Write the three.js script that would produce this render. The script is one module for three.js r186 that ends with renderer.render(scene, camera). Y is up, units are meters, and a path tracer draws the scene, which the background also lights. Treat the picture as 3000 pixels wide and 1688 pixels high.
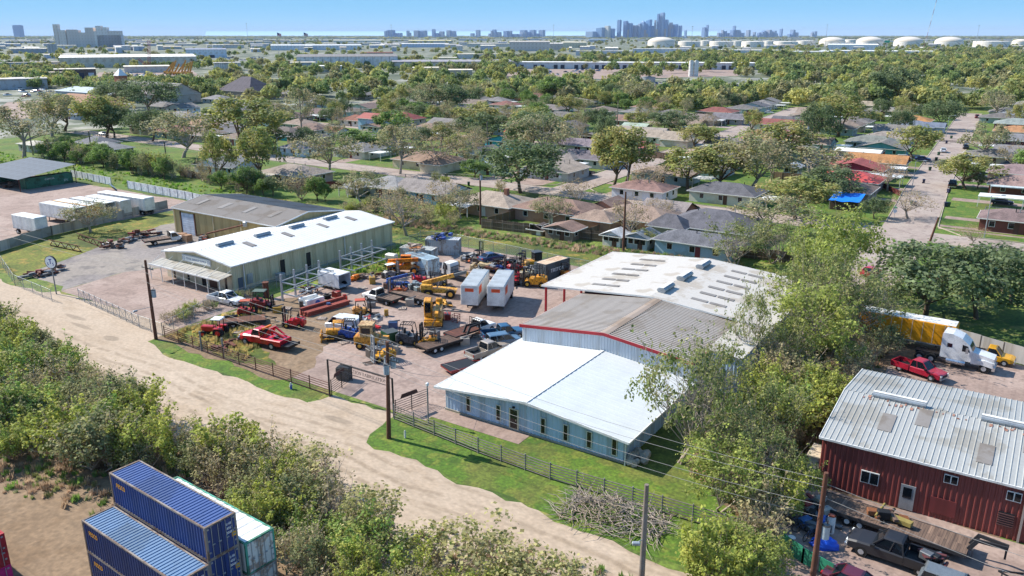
import * as THREE from 'three';

// ---------- camera, sky, sun, exposure ----------
const YAW = 33.5 * Math.PI / 180, FOCAL = 2380, CAM_H = 37.2;
const PITCH = Math.atan((844 - 103) / FOCAL);
const scene = new THREE.Scene();
const camera = new THREE.PerspectiveCamera(2 * Math.atan(844 / FOCAL) * 180 / Math.PI, 1024 / 576, 0.5, 60000);
camera.rotation.order = 'YXZ';
camera.position.set(0, CAM_H, 0);
camera.rotation.set(-PITCH, YAW, 0);

const SUN = new THREE.Vector3(-0.988 * Math.cos(0.70), Math.sin(0.70), 0.15 * Math.cos(0.70)).normalize();
const sun = new THREE.DirectionalLight(new THREE.Color(1.0, 0.945, 0.86), 4.2);
sun.position.copy(SUN).multiplyScalar(400).add(new THREE.Vector3(-70, 0, -110));
sun.target.position.set(-70, 0, -110);
sun.castShadow = true;
sun.shadow.mapSize.set(4096, 4096);
Object.assign(sun.shadow.camera, { left: -260, right: 260, top: 260, bottom: -260, near: 1, far: 1200 });
scene.add(sun, sun.target);

{ // clear blue sky, a little deeper towards the zenith, pale at the horizon, brighter round the sun
  const W = 512, H = 1024, data = new Float32Array(W * H * 4);
  for (let j = 0; j < H; j++) for (let i = 0; i < W; i++) {
    const th = ((i + 0.5) / W - 0.5) * 2 * Math.PI, ph = ((j + 0.5) / H - 0.5) * Math.PI;
    const dx = Math.cos(ph) * Math.cos(th), dy = Math.sin(ph), dz = Math.cos(ph) * Math.sin(th);
    const e = Math.max(0, dy), k = Math.pow(1 - e, 4), h = Math.exp(-e / 0.014);
    const cs = Math.max(0, dx * SUN.x + dy * SUN.y + dz * SUN.z), g = 0.10 * Math.pow(cs, 6) + 0.35 * Math.pow(cs, 60);
    const o = (j * W + i) * 4;
    data[o] = 0.08 + 0.06 * k + 0.18 * h + g; data[o + 1] = 0.19 + 0.155 * k + 0.13 * h + g * 0.95; data[o + 2] = 0.40 + 0.13 * k + 0.11 * h + g * 0.85; data[o + 3] = 1;
  }
  const sky = new THREE.DataTexture(data, W, H, THREE.RGBAFormat, THREE.FloatType);
  sky.mapping = THREE.EquirectangularReflectionMapping; sky.magFilter = THREE.LinearFilter; sky.needsUpdate = true;
  scene.background = sky; scene.environment = sky; scene.environmentIntensity = 1; scene.backgroundIntensity = 1;
}
scene.fog = new THREE.FogExp2(new THREE.Color(0.60, 0.76, 1.0), 0.000025);
const renderer = new THREE.WebGLRenderer({ antialias: true });
renderer.toneMapping = THREE.LinearToneMapping;
renderer.toneMappingExposure = 1.9;
renderer.shadowMap.enabled = true;

// ---------- helpers ----------
function rng(seed) { let a = (seed * 2654435761) >>> 0; return () => { a = (a + 0x6D2B79F5) | 0; let t = Math.imul(a ^ (a >>> 15), 1 | a); t = (t + Math.imul(t ^ (t >>> 7), 61 | t)) ^ t; return ((t ^ (t >>> 14)) >>> 0) / 4294967296; }; }
const cosY = Math.cos(YAW), sinY = Math.sin(YAW), cP = Math.cos(PITCH), sP = Math.sin(PITCH);
// photo pixel (3000 x 1688) and a height -> the point of that level plane seen there. x runs along the street grid, -z away from it
function P(u, v, h = 0) {
  const x = (u - 1500) / FOCAL, y = -(v - 844) / FOCAL, dy = y * cP - sP, dz = -y * sP - cP, t = (h - CAM_H) / dy;
  return [t * (x * cosY + dz * sinY), h, -t * (x * sinY - dz * cosY)];
}
// a world point -> photo pixel, used to keep scattered plants off things
function toPixel(x, y, z) {
  const wy = y - CAM_H, xr = x * cosY - z * sinY, fz = -x * sinY - z * cosY, d = fz * cP - wy * sP;
  return [1500 + FOCAL * xr / d, 844 - FOCAL * (fz * sP + wy * cP) / d];
}
const names = new Map();
function numbered(n) { const k = names.get(n) || 0; names.set(n, k + 1); return k ? `${n}_${String(k).padStart(3, '0')}` : n; }
function thing(name, label, category, group, kind) {
  const o = new THREE.Group(); o.name = numbered(name); scene.add(o);
  o.userData = { label, category }; if (group) o.userData.group = group; if (kind) o.userData.kind = kind;
  return o;
}
function tag(o, label, category, group, kind) { o.name = numbered(o.name); o.userData = { label, category }; if (group) o.userData.group = group; if (kind) o.userData.kind = kind; scene.add(o); return o; }
function copyOf(o, label, group) { const c = o.clone(); c.name = numbered(o.name.replace(/_\d{3}$/, '')); c.userData = { ...o.userData }; if (label) c.userData.label = label; if (group) c.userData.group = group; scene.add(c); return c; }
function put(o, x, z, deg = 0, y = 0) { o.position.set(x, y, z); o.rotation.set(0, deg * Math.PI / 180, 0); return o; }
// stand a thing (long axis = local x, front at +x) between two ground pixels
function putAB(o, u0, v0, u1, v1, y = 0) { const a = P(u0, v0), b = P(u1, v1); o.position.set((a[0] + b[0]) / 2, y, (a[2] + b[2]) / 2); o.rotation.set(0, Math.atan2(-(b[2] - a[2]), b[0] - a[0]), 0); return o; }
function putPx(o, u, v, deg = 0, y = 0) { const a = P(u, v); return put(o, a[0], a[2], deg, y); }

const V = (a, b) => [a[0] + b[0], a[1] + b[1], a[2] + b[2]], S = (a, k) => [a[0] * k, a[1] * k, a[2] * k], D = (a, b) => [a[0] - b[0], a[1] - b[1], a[2] - b[2]];
const X = (a, b) => [a[1] * b[2] - a[2] * b[1], a[2] * b[0] - a[0] * b[2], a[0] * b[1] - a[1] * b[0]], L = a => Math.hypot(a[0], a[1], a[2]), N = a => S(a, 1 / (L(a) || 1));
class MB { // collects faces into one mesh; uv in metres
  constructor() { this.p = []; this.n = []; this.t = []; this.c = null; }
  tri(a, b, c, n) {
    const f = n || N(X(D(b, a), D(c, a))), ax = Math.abs(f[0]), ay = Math.abs(f[1]), az = Math.abs(f[2]);
    for (const q of [a, b, c]) {
      this.p.push(q[0], q[1], q[2]); this.n.push(f[0], f[1], f[2]);
      if (ay >= ax && ay >= az) this.t.push(q[0], -q[2]); else if (ax > az) this.t.push(-q[2], q[1]); else this.t.push(q[0], q[1]);
    }
    return this;
  }
  quad(a, b, c, d) { return this.tri(a, b, c).tri(a, c, d); }
  bx(x0, x1, y0, y1, z0, z1) {
    const A = [x0, y0, z0], B = [x1, y0, z0], C = [x1, y0, z1], E = [x0, y0, z1], a = [x0, y1, z0], b = [x1, y1, z0], c = [x1, y1, z1], e = [x0, y1, z1];
    return this.quad(e, c, b, a).quad(A, B, C, E).quad(E, C, c, e).quad(B, A, a, b).quad(C, B, b, c).quad(A, E, e, a);
  }
  box(x, y, z, w, h, d) { return this.bx(x - w / 2, x + w / 2, y, y + h, z - d / 2, z + d / 2); }
  // box with chamfered vertical and top edges
  rbox(x0, x1, y0, y1, z0, z1, r = 0.06) {
    const ring = (y, k) => [[x0 + r, y, z1 - k], [x1 - r, y, z1 - k], [x1 - k, y, z1 - r], [x1 - k, y, z0 + r], [x1 - r, y, z0 + k], [x0 + r, y, z0 + k], [x0 + k, y, z0 + r], [x0 + k, y, z1 - r]];
    return this.rings([ring(y0, 0), ring(y1 - r, 0), ring(y1, r)], true);
  }
  rings(rs, caps) {
    for (let k = 0; k + 1 < rs.length; k++) for (let i = 0, m = rs[k].length; i < m; i++) { const j = (i + 1) % m; this.quad(rs[k][i], rs[k][j], rs[k + 1][j], rs[k + 1][i]); }
    if (caps) { const a = rs[0], b = rs[rs.length - 1]; for (let i = 1; i + 1 < a.length; i++) { this.tri(a[0], a[i + 1], a[i]); this.tri(b[0], b[i], b[i + 1]); } }
    return this;
  }
  bar(p, q, w, h = w) { // oriented box from p to q
    const d = N(D(q, p)), s = Math.abs(d[1]) > 0.95 ? N(X(d, [0, 0, 1])) : N(X(d, [0, 1, 0])), u = X(s, d);
    const r = o => [V(o, V(S(s, w / 2), S(u, h / 2))), V(o, V(S(s, -w / 2), S(u, h / 2))), V(o, V(S(s, -w / 2), S(u, -h / 2))), V(o, V(S(s, w / 2), S(u, -h / 2)))];
    return this.rings([r(p), r(q)], true);
  }
  cyl(p, q, r0, r1 = r0, n = 10, caps = true) {
    const d = N(D(q, p)), s = Math.abs(d[1]) > 0.95 ? N(X(d, [0, 0, 1])) : N(X(d, [0, 1, 0])), u = X(s, d);
    const ds = []; for (let i = 0; i < n; i++) { const t = -i / n * 2 * Math.PI; ds.push(V(S(s, Math.cos(t)), S(u, Math.sin(t)))); }
    for (let i = 0; i < n; i++) {
      const j = (i + 1) % n, a = V(p, S(ds[i], r0)), b = V(p, S(ds[j], r0)), c = V(q, S(ds[j], r1)), e = V(q, S(ds[i], r1));
      this.smooth(a, b, c, ds[i], ds[j], ds[j]).smooth(a, c, e, ds[i], ds[j], ds[i]);
      if (caps) { if (r0 > 1e-4) this.tri(p, b, a); if (r1 > 1e-4) this.tri(q, e, c); }
    }
    return this;
  }
  smooth(a, b, c, na, nb, nc) { this.tri(a, b, c); const k = this.n.length; [na, nb, nc].forEach((m, i) => { this.n[k - 9 + i * 3] = m[0]; this.n[k - 8 + i * 3] = m[1]; this.n[k - 7 + i * 3] = m[2]; }); return this; }
  // side profile (x, y), counter-clockwise, drawn out across z
  prism(pts, z0, z1) {
    const c = pts.map(q => new THREE.Vector2(q[0], q[1])), f = THREE.ShapeUtils.triangulateShape(c, []), n = pts.length, at = (i, z) => [pts[i][0], pts[i][1], z];
    for (const [i, j, k] of f) { this.tri(at(i, z1), at(j, z1), at(k, z1)); this.tri(at(i, z0), at(k, z0), at(j, z0)); }
    for (let i = 0; i < n; i++) { const j = (i + 1) % n; this.quad(at(i, z0), at(j, z0), at(j, z1), at(i, z1)); }
    return this;
  }
  // ribbed sheet: from o along U (width) and W (up), ribs standing out along K; height may vary with u
  ribs(o, U, W, K, width, height, pitch = 0.3, depth = 0.04, frac = 0.35) {
    const n = Math.max(1, Math.round(width / pitch)), s = width / n, us = [];
    for (let i = 0; i < n; i++) us.push([i * s, 0], [(i + 1 - frac - 0.14) * s, 0], [(i + 1 - frac) * s, depth], [(i + 1 - 0.14) * s, depth]);
    us.push([width, 0]);
    const hf = typeof height === 'function' ? height : () => height;
    const at = (q, top) => V(o, V(S(U, q[0]), V(S(K, q[1]), S(W, top ? hf(q[0]) : 0))));
    for (let i = 0; i + 1 < us.length; i++) this.quad(at(us[i]), at(us[i + 1]), at(us[i + 1], 1), at(us[i], 1));
    return this;
  }
  mesh(name, m) {
    const g = new THREE.BufferGeometry();
    g.setAttribute('position', new THREE.Float32BufferAttribute(this.p, 3)); g.setAttribute('normal', new THREE.Float32BufferAttribute(this.n, 3)); g.setAttribute('uv', new THREE.Float32BufferAttribute(this.t, 2));
    if (this.c) g.setAttribute('color', new THREE.Float32BufferAttribute(this.c, 3));
    const o = new THREE.Mesh(g, m); o.name = name; o.castShadow = o.receiveShadow = true; return o;
  }
  to(parent, name, m, label) { const o = this.mesh(name, m); if (label) o.userData.label = label; parent.add(o); return o; }
}
const mb = () => new MB();

// ---------- procedural textures ----------
function noise(size, period, seed) { // tileable value noise, size x size
  const r = rng(seed), g = new Float32Array(period * period).map(() => r()), out = new Float32Array(size * size);
  for (let j = 0; j < size; j++) for (let i = 0; i < size; i++) {
    const x = i / size * period, y = j / size * period, x0 = x | 0, y0 = y | 0, x1 = (x0 + 1) % period, y1 = (y0 + 1) % period;
    let fx = x - x0, fy = y - y0; fx = fx * fx * (3 - 2 * fx); fy = fy * fy * (3 - 2 * fy);
    const a = g[y0 * period + x0], b = g[y0 * period + x1], c = g[y1 * period + x0], d = g[y1 * period + x1];
    out[j * size + i] = a + (b - a) * fx + (c - a) * fy + (a - b - c + d) * fx * fy;
  }
  return out;
}
function fbm(size, p0, octaves, seed, gain = 0.55) {
  const out = new Float32Array(size * size); let amp = 1, tot = 0, p = p0;
  for (let o = 0; o < octaves && p <= size; o++, p *= 2) { const n = noise(size, p, seed + o * 17); for (let i = 0; i < out.length; i++) out[i] += n[i] * amp; tot += amp; amp *= gain; }
  for (let i = 0; i < out.length; i++) out[i] /= tot;
  return out;
}
function tex(size, fn, metres, srgb = true, h = size) { // fn(i, j) -> [r, g, b] 0..1 or a number
  const d = new Uint8Array(size * h * 4);
  for (let j = 0; j < h; j++) for (let i = 0; i < size; i++) { const c = fn(i, j), o = (j * size + i) * 4; for (let k = 0; k < 3; k++) d[o + k] = Math.max(0, Math.min(255, (Array.isArray(c) ? c[k] : c) * 255)); d[o + 3] = 255; }
  const t = new THREE.DataTexture(d, size, h); t.wrapS = t.wrapT = THREE.RepeatWrapping; t.magFilter = THREE.LinearFilter; t.minFilter = THREE.LinearMipmapLinearFilter; t.generateMipmaps = true;
  if (srgb) t.colorSpace = THREE.SRGBColorSpace;
  const [mx, my] = Array.isArray(metres) ? metres : [metres, metres];
  t.repeat.set(1 / mx, 1 / my); t.needsUpdate = true; return t;
}
const mix3 = (a, b, k) => [a[0] + (b[0] - a[0]) * k, a[1] + (b[1] - a[1]) * k, a[2] + (b[2] - a[2]) * k];
const clamp = (x, a = 0, b = 1) => Math.max(a, Math.min(b, x)), step = (a, b, x) => { const t = clamp((x - a) / (b - a)); return t * t * (3 - 2 * t); };
const hex = h => [(h >> 16 & 255) / 255, (h >> 8 & 255) / 255, (h & 255) / 255];

const nA = fbm(512, 4, 7, 11), nB = fbm(512, 16, 5, 23), nC = fbm(512, 64, 3, 37), nD = fbm(512, 3, 4, 51);
const A512 = (n, i, j) => n[(j & 511) * 512 + (i & 511)];
const T = {};
T.grain = tex(512, (i, j) => 0.80 + 0.28 * (A512(nA, i, j) - 0.5) + 0.22 * (A512(nC, i, j) - 0.5) + 0.1, 3);       // light wear on paint and metal
T.faint = tex(512, (i, j) => 0.95 + 0.06 * (A512(nA, i, j) - 0.5) + 0.08 * (A512(nC, i, j) - 0.5), 5);
T.wear = tex(512, (i, j) => { const g = step(0.53, 0.66, A512(nB, i, j)), d = step(0.55, 0.7, A512(nA, i + 90, j)); return mix3(mix3([0.96, 0.95, 0.93], [0.5, 0.44, 0.4], 0.7 * g), [0.62, 0.5, 0.42], 0.5 * d).map(x => x * (0.85 + 0.3 * A512(nC, i, j))); }, 2.6);
T.grime = tex(512, (i, j) => { const s = step(0.52, 0.68, A512(nA, i, j)); return mix3([1, 1, 1], [0.8, 0.75, 0.68], s * 0.45 + 0.3 * A512(nC, i, j)); }, 9);
T.streak = tex(512, (i, j) => { const a = A512(nA, i * 5, j * 0.25 | 0), b = A512(nB, i * 3, j * 0.12 | 0), s = step(0.5, 0.75, a); return mix3([1, 1, 1], [0.74, 0.7, 0.64], 0.45 * s + 0.3 * (b - 0.3)); }, 12); // rain streaks of dirt down walls
T.rust = tex(512, (i, j) => { const s = step(0.5, 0.62, 0.6 * A512(nA, i, j) + 0.4 * A512(nB, i, j)); return mix3([1, 1, 1], hex(0x8a5a3c), s * 0.5); }, 6);
T.rusty = tex(512, (i, j) => mix3(hex(0x7d4630), hex(0x43271d), clamp(1.6 * A512(nB, i, j) - 0.3)), 3);
T.shingle = tex(512, (i, j) => { const row = j >> 4, jit = A512(nC, (i >> 4) * 16 + row * 37, row * 16), edge = (j & 15) < 2 ? 0.8 : 1; return clamp(edge * (0.78 + 0.3 * (jit - 0.5) + 0.35 * (A512(nA, i, j) - 0.5)) + 0.08); }, 4.8);
T.wood = tex(512, (i, j) => { const b = i >> 5, tone = A512(nC, b * 61, b * 13), g = A512(nB, i, j * 0.1 | 0), gap = (i & 31) < 2 ? 0.45 : 1; return mix3(hex(0xc0b0a0), hex(0x8c7c70), clamp(1.5 * g - 0.2)).map(c => c * gap * (0.7 + 0.6 * tone)); }, 2.4);
T.deck = tex(512, (i, j) => { const b = i >> 5, tone = A512(nC, b * 61, b * 13), g = A512(nB, i, j * 0.1 | 0), gap = (i & 31) < 3 ? 0.4 : 1; return mix3(hex(0x8b725f), hex(0x534239), clamp(1.5 * g - 0.2)).map(c => c * gap * (0.7 + 0.6 * tone)); }, 3.2);
const n10 = fbm(1024, 5, 8, 71), n11 = fbm(1024, 24, 6, 83), n12 = fbm(1024, 128, 3, 97), n13 = fbm(1024, 3, 5, 101);
const A1 = (n, i, j) => n[(j & 1023) * 1024 + (i & 1023)];
T.grass = tex(1024, (i, j) => {
  const k = A1(n10, i, j), f = A1(n12, i, j), m = A1(n11, i, j);
  let c = mix3(hex(0x445c1e), hex(0x7b873c), clamp(1.9 * k - 0.45)); c = mix3(c, hex(0x948750), 0.75 * step(0.56, 0.7, m)); c = mix3(c, hex(0x344a1b), 0.6 * step(0.6, 0.75, A1(n13, i + 300, j)));
  return c.map(x => x * (0.72 + 0.55 * f));
}, 34);
T.lawn = tex(1024, (i, j) => { const k = A1(n10, i, j), f = A1(n12, i, j), m = A1(n11, i, j), q = A1(n13, i, j); let c = mix3(hex(0x55702c), hex(0x7c8c40), clamp(2 * k - 0.5)); c = mix3(c, hex(0x9c9058), 0.7 * step(0.52, 0.68, m)); c = mix3(c, hex(0x8c7c5c), 0.6 * step(0.58, 0.7, q)); return c.map(x => x * (0.7 + 0.55 * f)); }, 26);
T.dirt = tex(1024, (i, j) => {
  const k = A1(n10, i, j), f = A1(n12, i, j), m = A1(n11, i, j), tr = A1(n11, i * 0.25 | 0, j * 5), s = A1(n13, i, j);
  let c = mix3(hex(0xa08c74), hex(0xac9a84), clamp(2 * k - 0.5)); c = mix3(c, hex(0x8c7860), 0.45 * step(0.55, 0.72, m)); c = mix3(c, hex(0x80705c), 0.45 * step(0.55, 0.66, tr) * step(0.4, 0.6, s)); c = mix3(c, hex(0x988874), 0.5 * step(0.5, 0.7, s));
  return c.map(x => x * (0.82 + 0.33 * f));
}, 40);
// the dirt road, once over its whole length: wheel tracks, damp streaks and puddle stains
T.roadway = (() => { const W = 2048, H = 512, puddles = [[-109, 55, 2.4, 0.5], [-105, 53.5, 2.6, 0.4], [-97, 53, 1.6, 0.7], [-35, 50.4, 2.2, 0.5], [-39, 51, 1.6, 0.35], [-131, 57, 1.3, 0.4], [-56, 52.5, 1.8, 0.5], [-72, 48, 1.2, 0.35]]; return tex(W, (i, j) => {
  const a = -130 + ((i / W * 160 + 130 - 0) % 160), b = 20 + ((j / H * 40 + 20) % 40), k = A1(n10, i, j * 2), f = A1(n12, i * 2, j * 3), m = A1(n11, i, j * 2), s = A1(n13, i, j * 2), w = A1(n13, i + 200, 37) - 0.5, w2 = A1(n13, i, 411) - 0.5;
  let c = mix3(hex(0xa89680), hex(0xb4a490), clamp(2 * k - 0.5)); c = mix3(c, hex(0x948068), 0.25 * step(0.56, 0.72, m));
  let t = 0; for (const [b0, g, st] of [[44.6, 4.2, 1], [46.4, 4.2, 1], [48.4, 3, 0.8], [50.2, 3, 0.8], [43, 5, 0.5], [51.6, 2, 0.5], [45.4, -5, 0.6], [47.2, -5, 0.6]]) { const bb = b0 + w * g + w2 * 2, d = Math.abs(b - bb); t = Math.max(t, st * (1 - step(0.1, 0.42, d)) * step(0.3, 0.55, A1(n11, i * 3, j * 2 + (b0 * 40 | 0)))); }
  c = mix3(c, hex(0x80705c), 0.5 * t); c = mix3(c, hex(0xbcac98), 0.35 * step(0.55, 0.7, s));
  for (const [pa, pb, ra, rb] of puddles) { const d = ((a - pa) / ra) ** 2 + ((b - pb) / rb) ** 2; if (d < 2) c = mix3(c, hex(0x746858), 0.45 * (1 - step(0.5, 1.3, d + (m - 0.5) * 2.4))); }
  return c.map(x => x * (0.9 + 0.2 * f)); }, [160, 40], true, H); })();
T.concrete = tex(1024, (i, j) => {
  const k = A1(n10, i, j), f = A1(n12, i, j), m = A1(n11, i, j), s = A1(n13, i, j), tr = A1(n11, i * 5, j * 0.3 | 0);
  let c = mix3(hex(0x958373), hex(0xa39382), clamp(2 * k - 0.5)); c = mix3(c, hex(0x766658), 0.4 * step(0.56, 0.72, m)); c = mix3(c, hex(0x877666), 0.4 * step(0.58, 0.7, s)); c = mix3(c, hex(0x78685a), 0.25 * step(0.58, 0.72, tr));
  return c.map(x => x * (0.88 + 0.24 * f));
}, 36);
T.road = tex(1024, (i, j) => { const k = A1(n10, i, j), f = A1(n12, i, j), m = A1(n11, i, j); let c = mix3(hex(0x948379), hex(0xa3958a), clamp(2 * k - 0.5)); c = mix3(c, hex(0x756660), 0.5 * step(0.58, 0.72, m)); return c.map(x => x * (0.9 + 0.2 * f)); }, 30);
T.asphalt = tex(1024, (i, j) => { const k = A1(n10, i, j), f = A1(n12, i, j), m = A1(n13, i, j); let c = mix3(hex(0x736b68), hex(0x877e78), clamp(2 * k - 0.5)); c = mix3(c, hex(0x958a7c), 0.6 * step(0.52, 0.66, m)); c = mix3(c, hex(0x585351), 0.5 * step(0.6, 0.74, A1(n11, i, j))); return c.map(x => x * (0.88 + 0.24 * f)); }, 44);
T.land = tex(1024, (i, j) => { const k = A1(n11, i, j), f = A1(n12, i, j), m = A1(n10, i, j); let c = mix3(hex(0x4c5644), hex(0x6c7058), clamp(2 * m - 0.5)); c = mix3(c, hex(0xa4a098), 0.75 * step(0.56, 0.64, k)); return c.map(x => x * (0.75 + 0.45 * f)); }, 420);

const mats = new Map();
function M(color, o = {}) { // color: sRGB hex; textures multiply it
  const key = color + Object.entries(o).map(([k, v]) => k + (v && v.isTexture ? v.uuid : v)).join();
  if (!mats.has(key)) {
    const { tex: t, bump, bs, ...rest } = o, m = new THREE.MeshPhysicalMaterial({ color, roughness: 0.75, metalness: 0, side: THREE.DoubleSide, ...rest });
    if (t) m.map = t; if (bump) { m.bumpMap = bump; m.bumpScale = bs || 0.02; }
    mats.set(key, m);
  }
  return mats.get(key);
}
const paint = (c, t = T.grain) => M(c, { roughness: 0.42, tex: t }), gloss = c => M(c, { roughness: 0.3, clearcoat: 0.6, clearcoatRoughness: 0.12, tex: T.grain });
const GLASS = M(0x141a20, { roughness: 0.08, specularIntensity: 1 }), TYRE = M(0x1d1c1c, { roughness: 0.9, tex: T.grime }), RIM = M(0xb9bcc0, { roughness: 0.4, metalness: 0.5 }), BLACK = M(0x1c1d20, { roughness: 0.6, tex: T.grain }), STEEL = M(0x77797c, { roughness: 0.5, metalness: 0.4, tex: T.grain }), CHROME = M(0xc8ccd0, { roughness: 0.25, metalness: 0.8 }), RUSTY = M(0xffffff, { roughness: 0.9, tex: T.rusty }), WHITE = paint(0xf2f0ea), DECK = M(0xffffff, { roughness: 0.9, tex: T.deck }), LAMP_RED = M(0xa01818, { roughness: 0.3 }), LAMP_CLEAR = M(0xe8e8e0, { roughness: 0.15 }), WOOD = M(0xffffff, { roughness: 0.9, tex: T.wood }), BARK = M(0x6b5a4b, { roughness: 0.95, tex: T.grime }), ZINC = M(0xaeb4b8, { roughness: 0.45, metalness: 0.35, tex: T.grain });

// ---------- lettering ----------
function textTex(lines, { w = 512, h = 128, bg = null, fg = '#222', font = 'bold 80px sans-serif', draw } = {}) {
  const c = document.createElement('canvas'); c.width = w; c.height = h; const g = c.getContext('2d');
  if (bg) { g.fillStyle = bg; g.fillRect(0, 0, w, h); }
  g.fillStyle = fg; g.font = font; g.textAlign = 'center'; g.textBaseline = 'middle';
  lines.forEach((s, i) => g.fillText(s, w / 2, h * (i + 0.5) / lines.length)); if (draw) draw(g, w, h);
  const t = new THREE.CanvasTexture(c); t.colorSpace = THREE.SRGBColorSpace; t.anisotropy = 8; return t;
}
// a flat printed sheet: corner o, right vector R, up vector U (metres)
function printed(parent, name, t, o, R, U, opt = {}) {
  const g = new THREE.BufferGeometry(), c = [o, V(o, R), V(V(o, R), U), V(o, U)], n = N(X(R, U));
  g.setAttribute('position', new THREE.Float32BufferAttribute(c.flat(), 3)); g.setAttribute('normal', new THREE.Float32BufferAttribute([n, n, n, n].flat(), 3)); g.setAttribute('uv', new THREE.Float32BufferAttribute([0, 0, 1, 0, 1, 1, 0, 1], 2)); g.setIndex([0, 1, 2, 0, 2, 3]);
  const m = new THREE.Mesh(g, new THREE.MeshStandardMaterial({ map: t, roughness: 0.6, side: THREE.DoubleSide, alphaTest: opt.cut ? 0.5 : 0 })); m.name = name; m.castShadow = m.receiveShadow = true; parent.add(m); return m;
}
// ---------- ground, roads, lots ----------
const structures = { ground: M(0xffffff, { tex: T.land, roughness: 0.95 }), grass: M(0xe8ecd8, { tex: T.grass, roughness: 0.95, bump: T.grass, bs: 0.05 }), lawn: M(0xb8d084, { tex: T.lawn, roughness: 0.95, bump: T.lawn, bs: 0.04 }), dirt: M(0xffffff, { tex: T.dirt, roughness: 0.95, bump: T.dirt, bs: 0.04 }), concrete: M(0xf8f0f8, { tex: T.concrete, roughness: 0.9 }), asphalt: M(0xffffff, { tex: T.asphalt, roughness: 0.9 }), road: M(0xffffff, { tex: T.road, roughness: 0.9 }), litter: M(0xc0b4a8, { tex: T.dirt, roughness: 0.95, bump: T.dirt, bs: 0.06 }), pale: M(0xf8f0f8, { tex: T.concrete, roughness: 0.9 }), dry: M(0xf4dfac, { tex: T.grass, roughness: 0.95, bump: T.grass, bs: 0.05 }), mud: M(0xccc0b2, { tex: T.dirt, roughness: 0.95, bump: T.dirt, bs: 0.06 }) };
const ab = (a, b) => [a, -b];
function patch(name, pts, m, y, rough = 0, label) { // pts: [along, away] in metres
  const r = rng(pts.length * 7 + Math.abs(pts[0][0] * 13 | 0)), q = [];
  pts.forEach((p, i) => {
    const n = pts[(i + 1) % pts.length], d = Math.hypot(n[0] - p[0], n[1] - p[1]), k = rough ? Math.max(1, Math.round(d / 1.6)) : 1;
    let w = 0; for (let s = 0; s < k; s++) { w = 0.6 * w + (r() - 0.5) * 2 * rough; const t = s / k, e = s ? w : 0; q.push([p[0] + (n[0] - p[0]) * t - (n[1] - p[1]) / d * e, p[1] + (n[1] - p[1]) * t + (n[0] - p[0]) / d * e]); }
  });
  const c = q.map(p => new THREE.Vector2(p[0], p[1])); if (THREE.ShapeUtils.area(c) < 0) c.reverse();
  const f = THREE.ShapeUtils.triangulateShape(c, []), g = mb();
  for (const [i, j, k] of f) g.tri([c[i].x, y, -c[i].y], [c[j].x, y, -c[j].y], [c[k].x, y, -c[k].y], [0, 1, 0]);
  const o = g.mesh(numbered(name), m); o.userData.kind = 'structure'; if (label) o.userData.label = label; scene.add(o); return o;
}
const rect = (a0, a1, b0, b1) => [[a0, b0], [a1, b0], [a1, b1], [a0, b1]];
patch('ground', rect(-32000, 32000, -3000, 42000), structures.ground, -0.03, 0, 'flat plain reaching to the horizon');
patch('terrain', rect(-330, 130, -20, 520), structures.grass, -0.012, 0, 'rough grassland under the lots and streets');
patch('dirt_road', [[-230, 22], [60, 10], [60, 47], [0, 47.5], [-12, 48], [-20, 48.6], [-30, 49.6], [-40, 49.6], [-46, 50.4], [-49.6, 51.6], [-51.3, 54], [-51.6, 56.5], [-60.6, 56.5], [-61.4, 53.8], [-70, 53.9], [-80, 53.6], [-88, 54], [-92, 55.6], [-93, 60.3], [-122.5, 60.3], [-124, 58.5], [-135, 58], [-230, 62]], M(0xfaf6f4, { tex: T.roadway, roughness: 0.95, bump: T.dirt, bs: 0.05 }), -0.008, 0.5, 'sandy dirt road');
patch('grass_verge', [[-51, 51.9], [-48.6, 49.9], [-44, 50.6], [-38, 49.4], [-33, 50.2], [-26, 49], [-16, 49.4], [-14, 60], [-27, 75], [-51, 60.4], [-51.4, 55.5]], structures.lawn, -0.004, 0.35, 'green grass verge before the blue-white building');
patch('grass_verge', [[-61.5, 56], [-61.5, 53.6], [-66, 53.1], [-74, 53.7], [-84, 53.2], [-92, 55], [-92, 57.5]], structures.lawn, -0.004, 0.3, 'grass strip along the pipe fence');
patch('vacant_lot', [[-95, 10], [-20, 10], [-20, 30], [-38, 35], [-56, 36.5], [-75, 32], [-95, 30]], structures.mud, -0.004, 0.6, 'bare dirt of the container lot');
patch('leaf_litter', [[-150, 30], [-75, 29.5], [-58, 36], [-40, 33], [-36, 36], [-43, 39.6], [-50, 41.4], [-64, 41], [-73, 42.4], [-85, 43.6], [-97, 45.4], [-150, 47]], structures.litter, 0, 0.8, 'brown leaf litter beneath the thicket');
patch('leaf_litter', [[-36, 31], [-22, 31.5], [-8, 36], [4, 44], [8, 50], [-2, 75], [-4, 110], [-24, 112], [-26, 76], [-22, 62], [-13, 55], [-14, 47], [-17, 42], [-19, 38.8], [-30, 39.2], [-35, 36.6]], structures.litter, 0, 0.8, 'shaded leaf litter between the buildings');
patch('concrete_yard', rect(-92.6, -48.4, 57.2, 116), structures.concrete, -0.002, 0, 'stained concrete of the machinery yard');
patch('muddy_ground', [[-92.4, 56.2], [-68, 56.4], [-69, 62], [-72, 66], [-71, 72], [-76, 79], [-88, 80], [-92.4, 74]], structures.mud, 0.002, 0.7, 'churned mud with weeds in the yard corner');
patch('weedy_ground', [[-92.2, 57], [-86, 57.5], [-78, 57], [-72, 58.6], [-76, 61], [-83, 63], [-88, 70], [-92.2, 72]], structures.dry, 0.006, 0.6, 'dry weeds around the parked machines');
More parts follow.
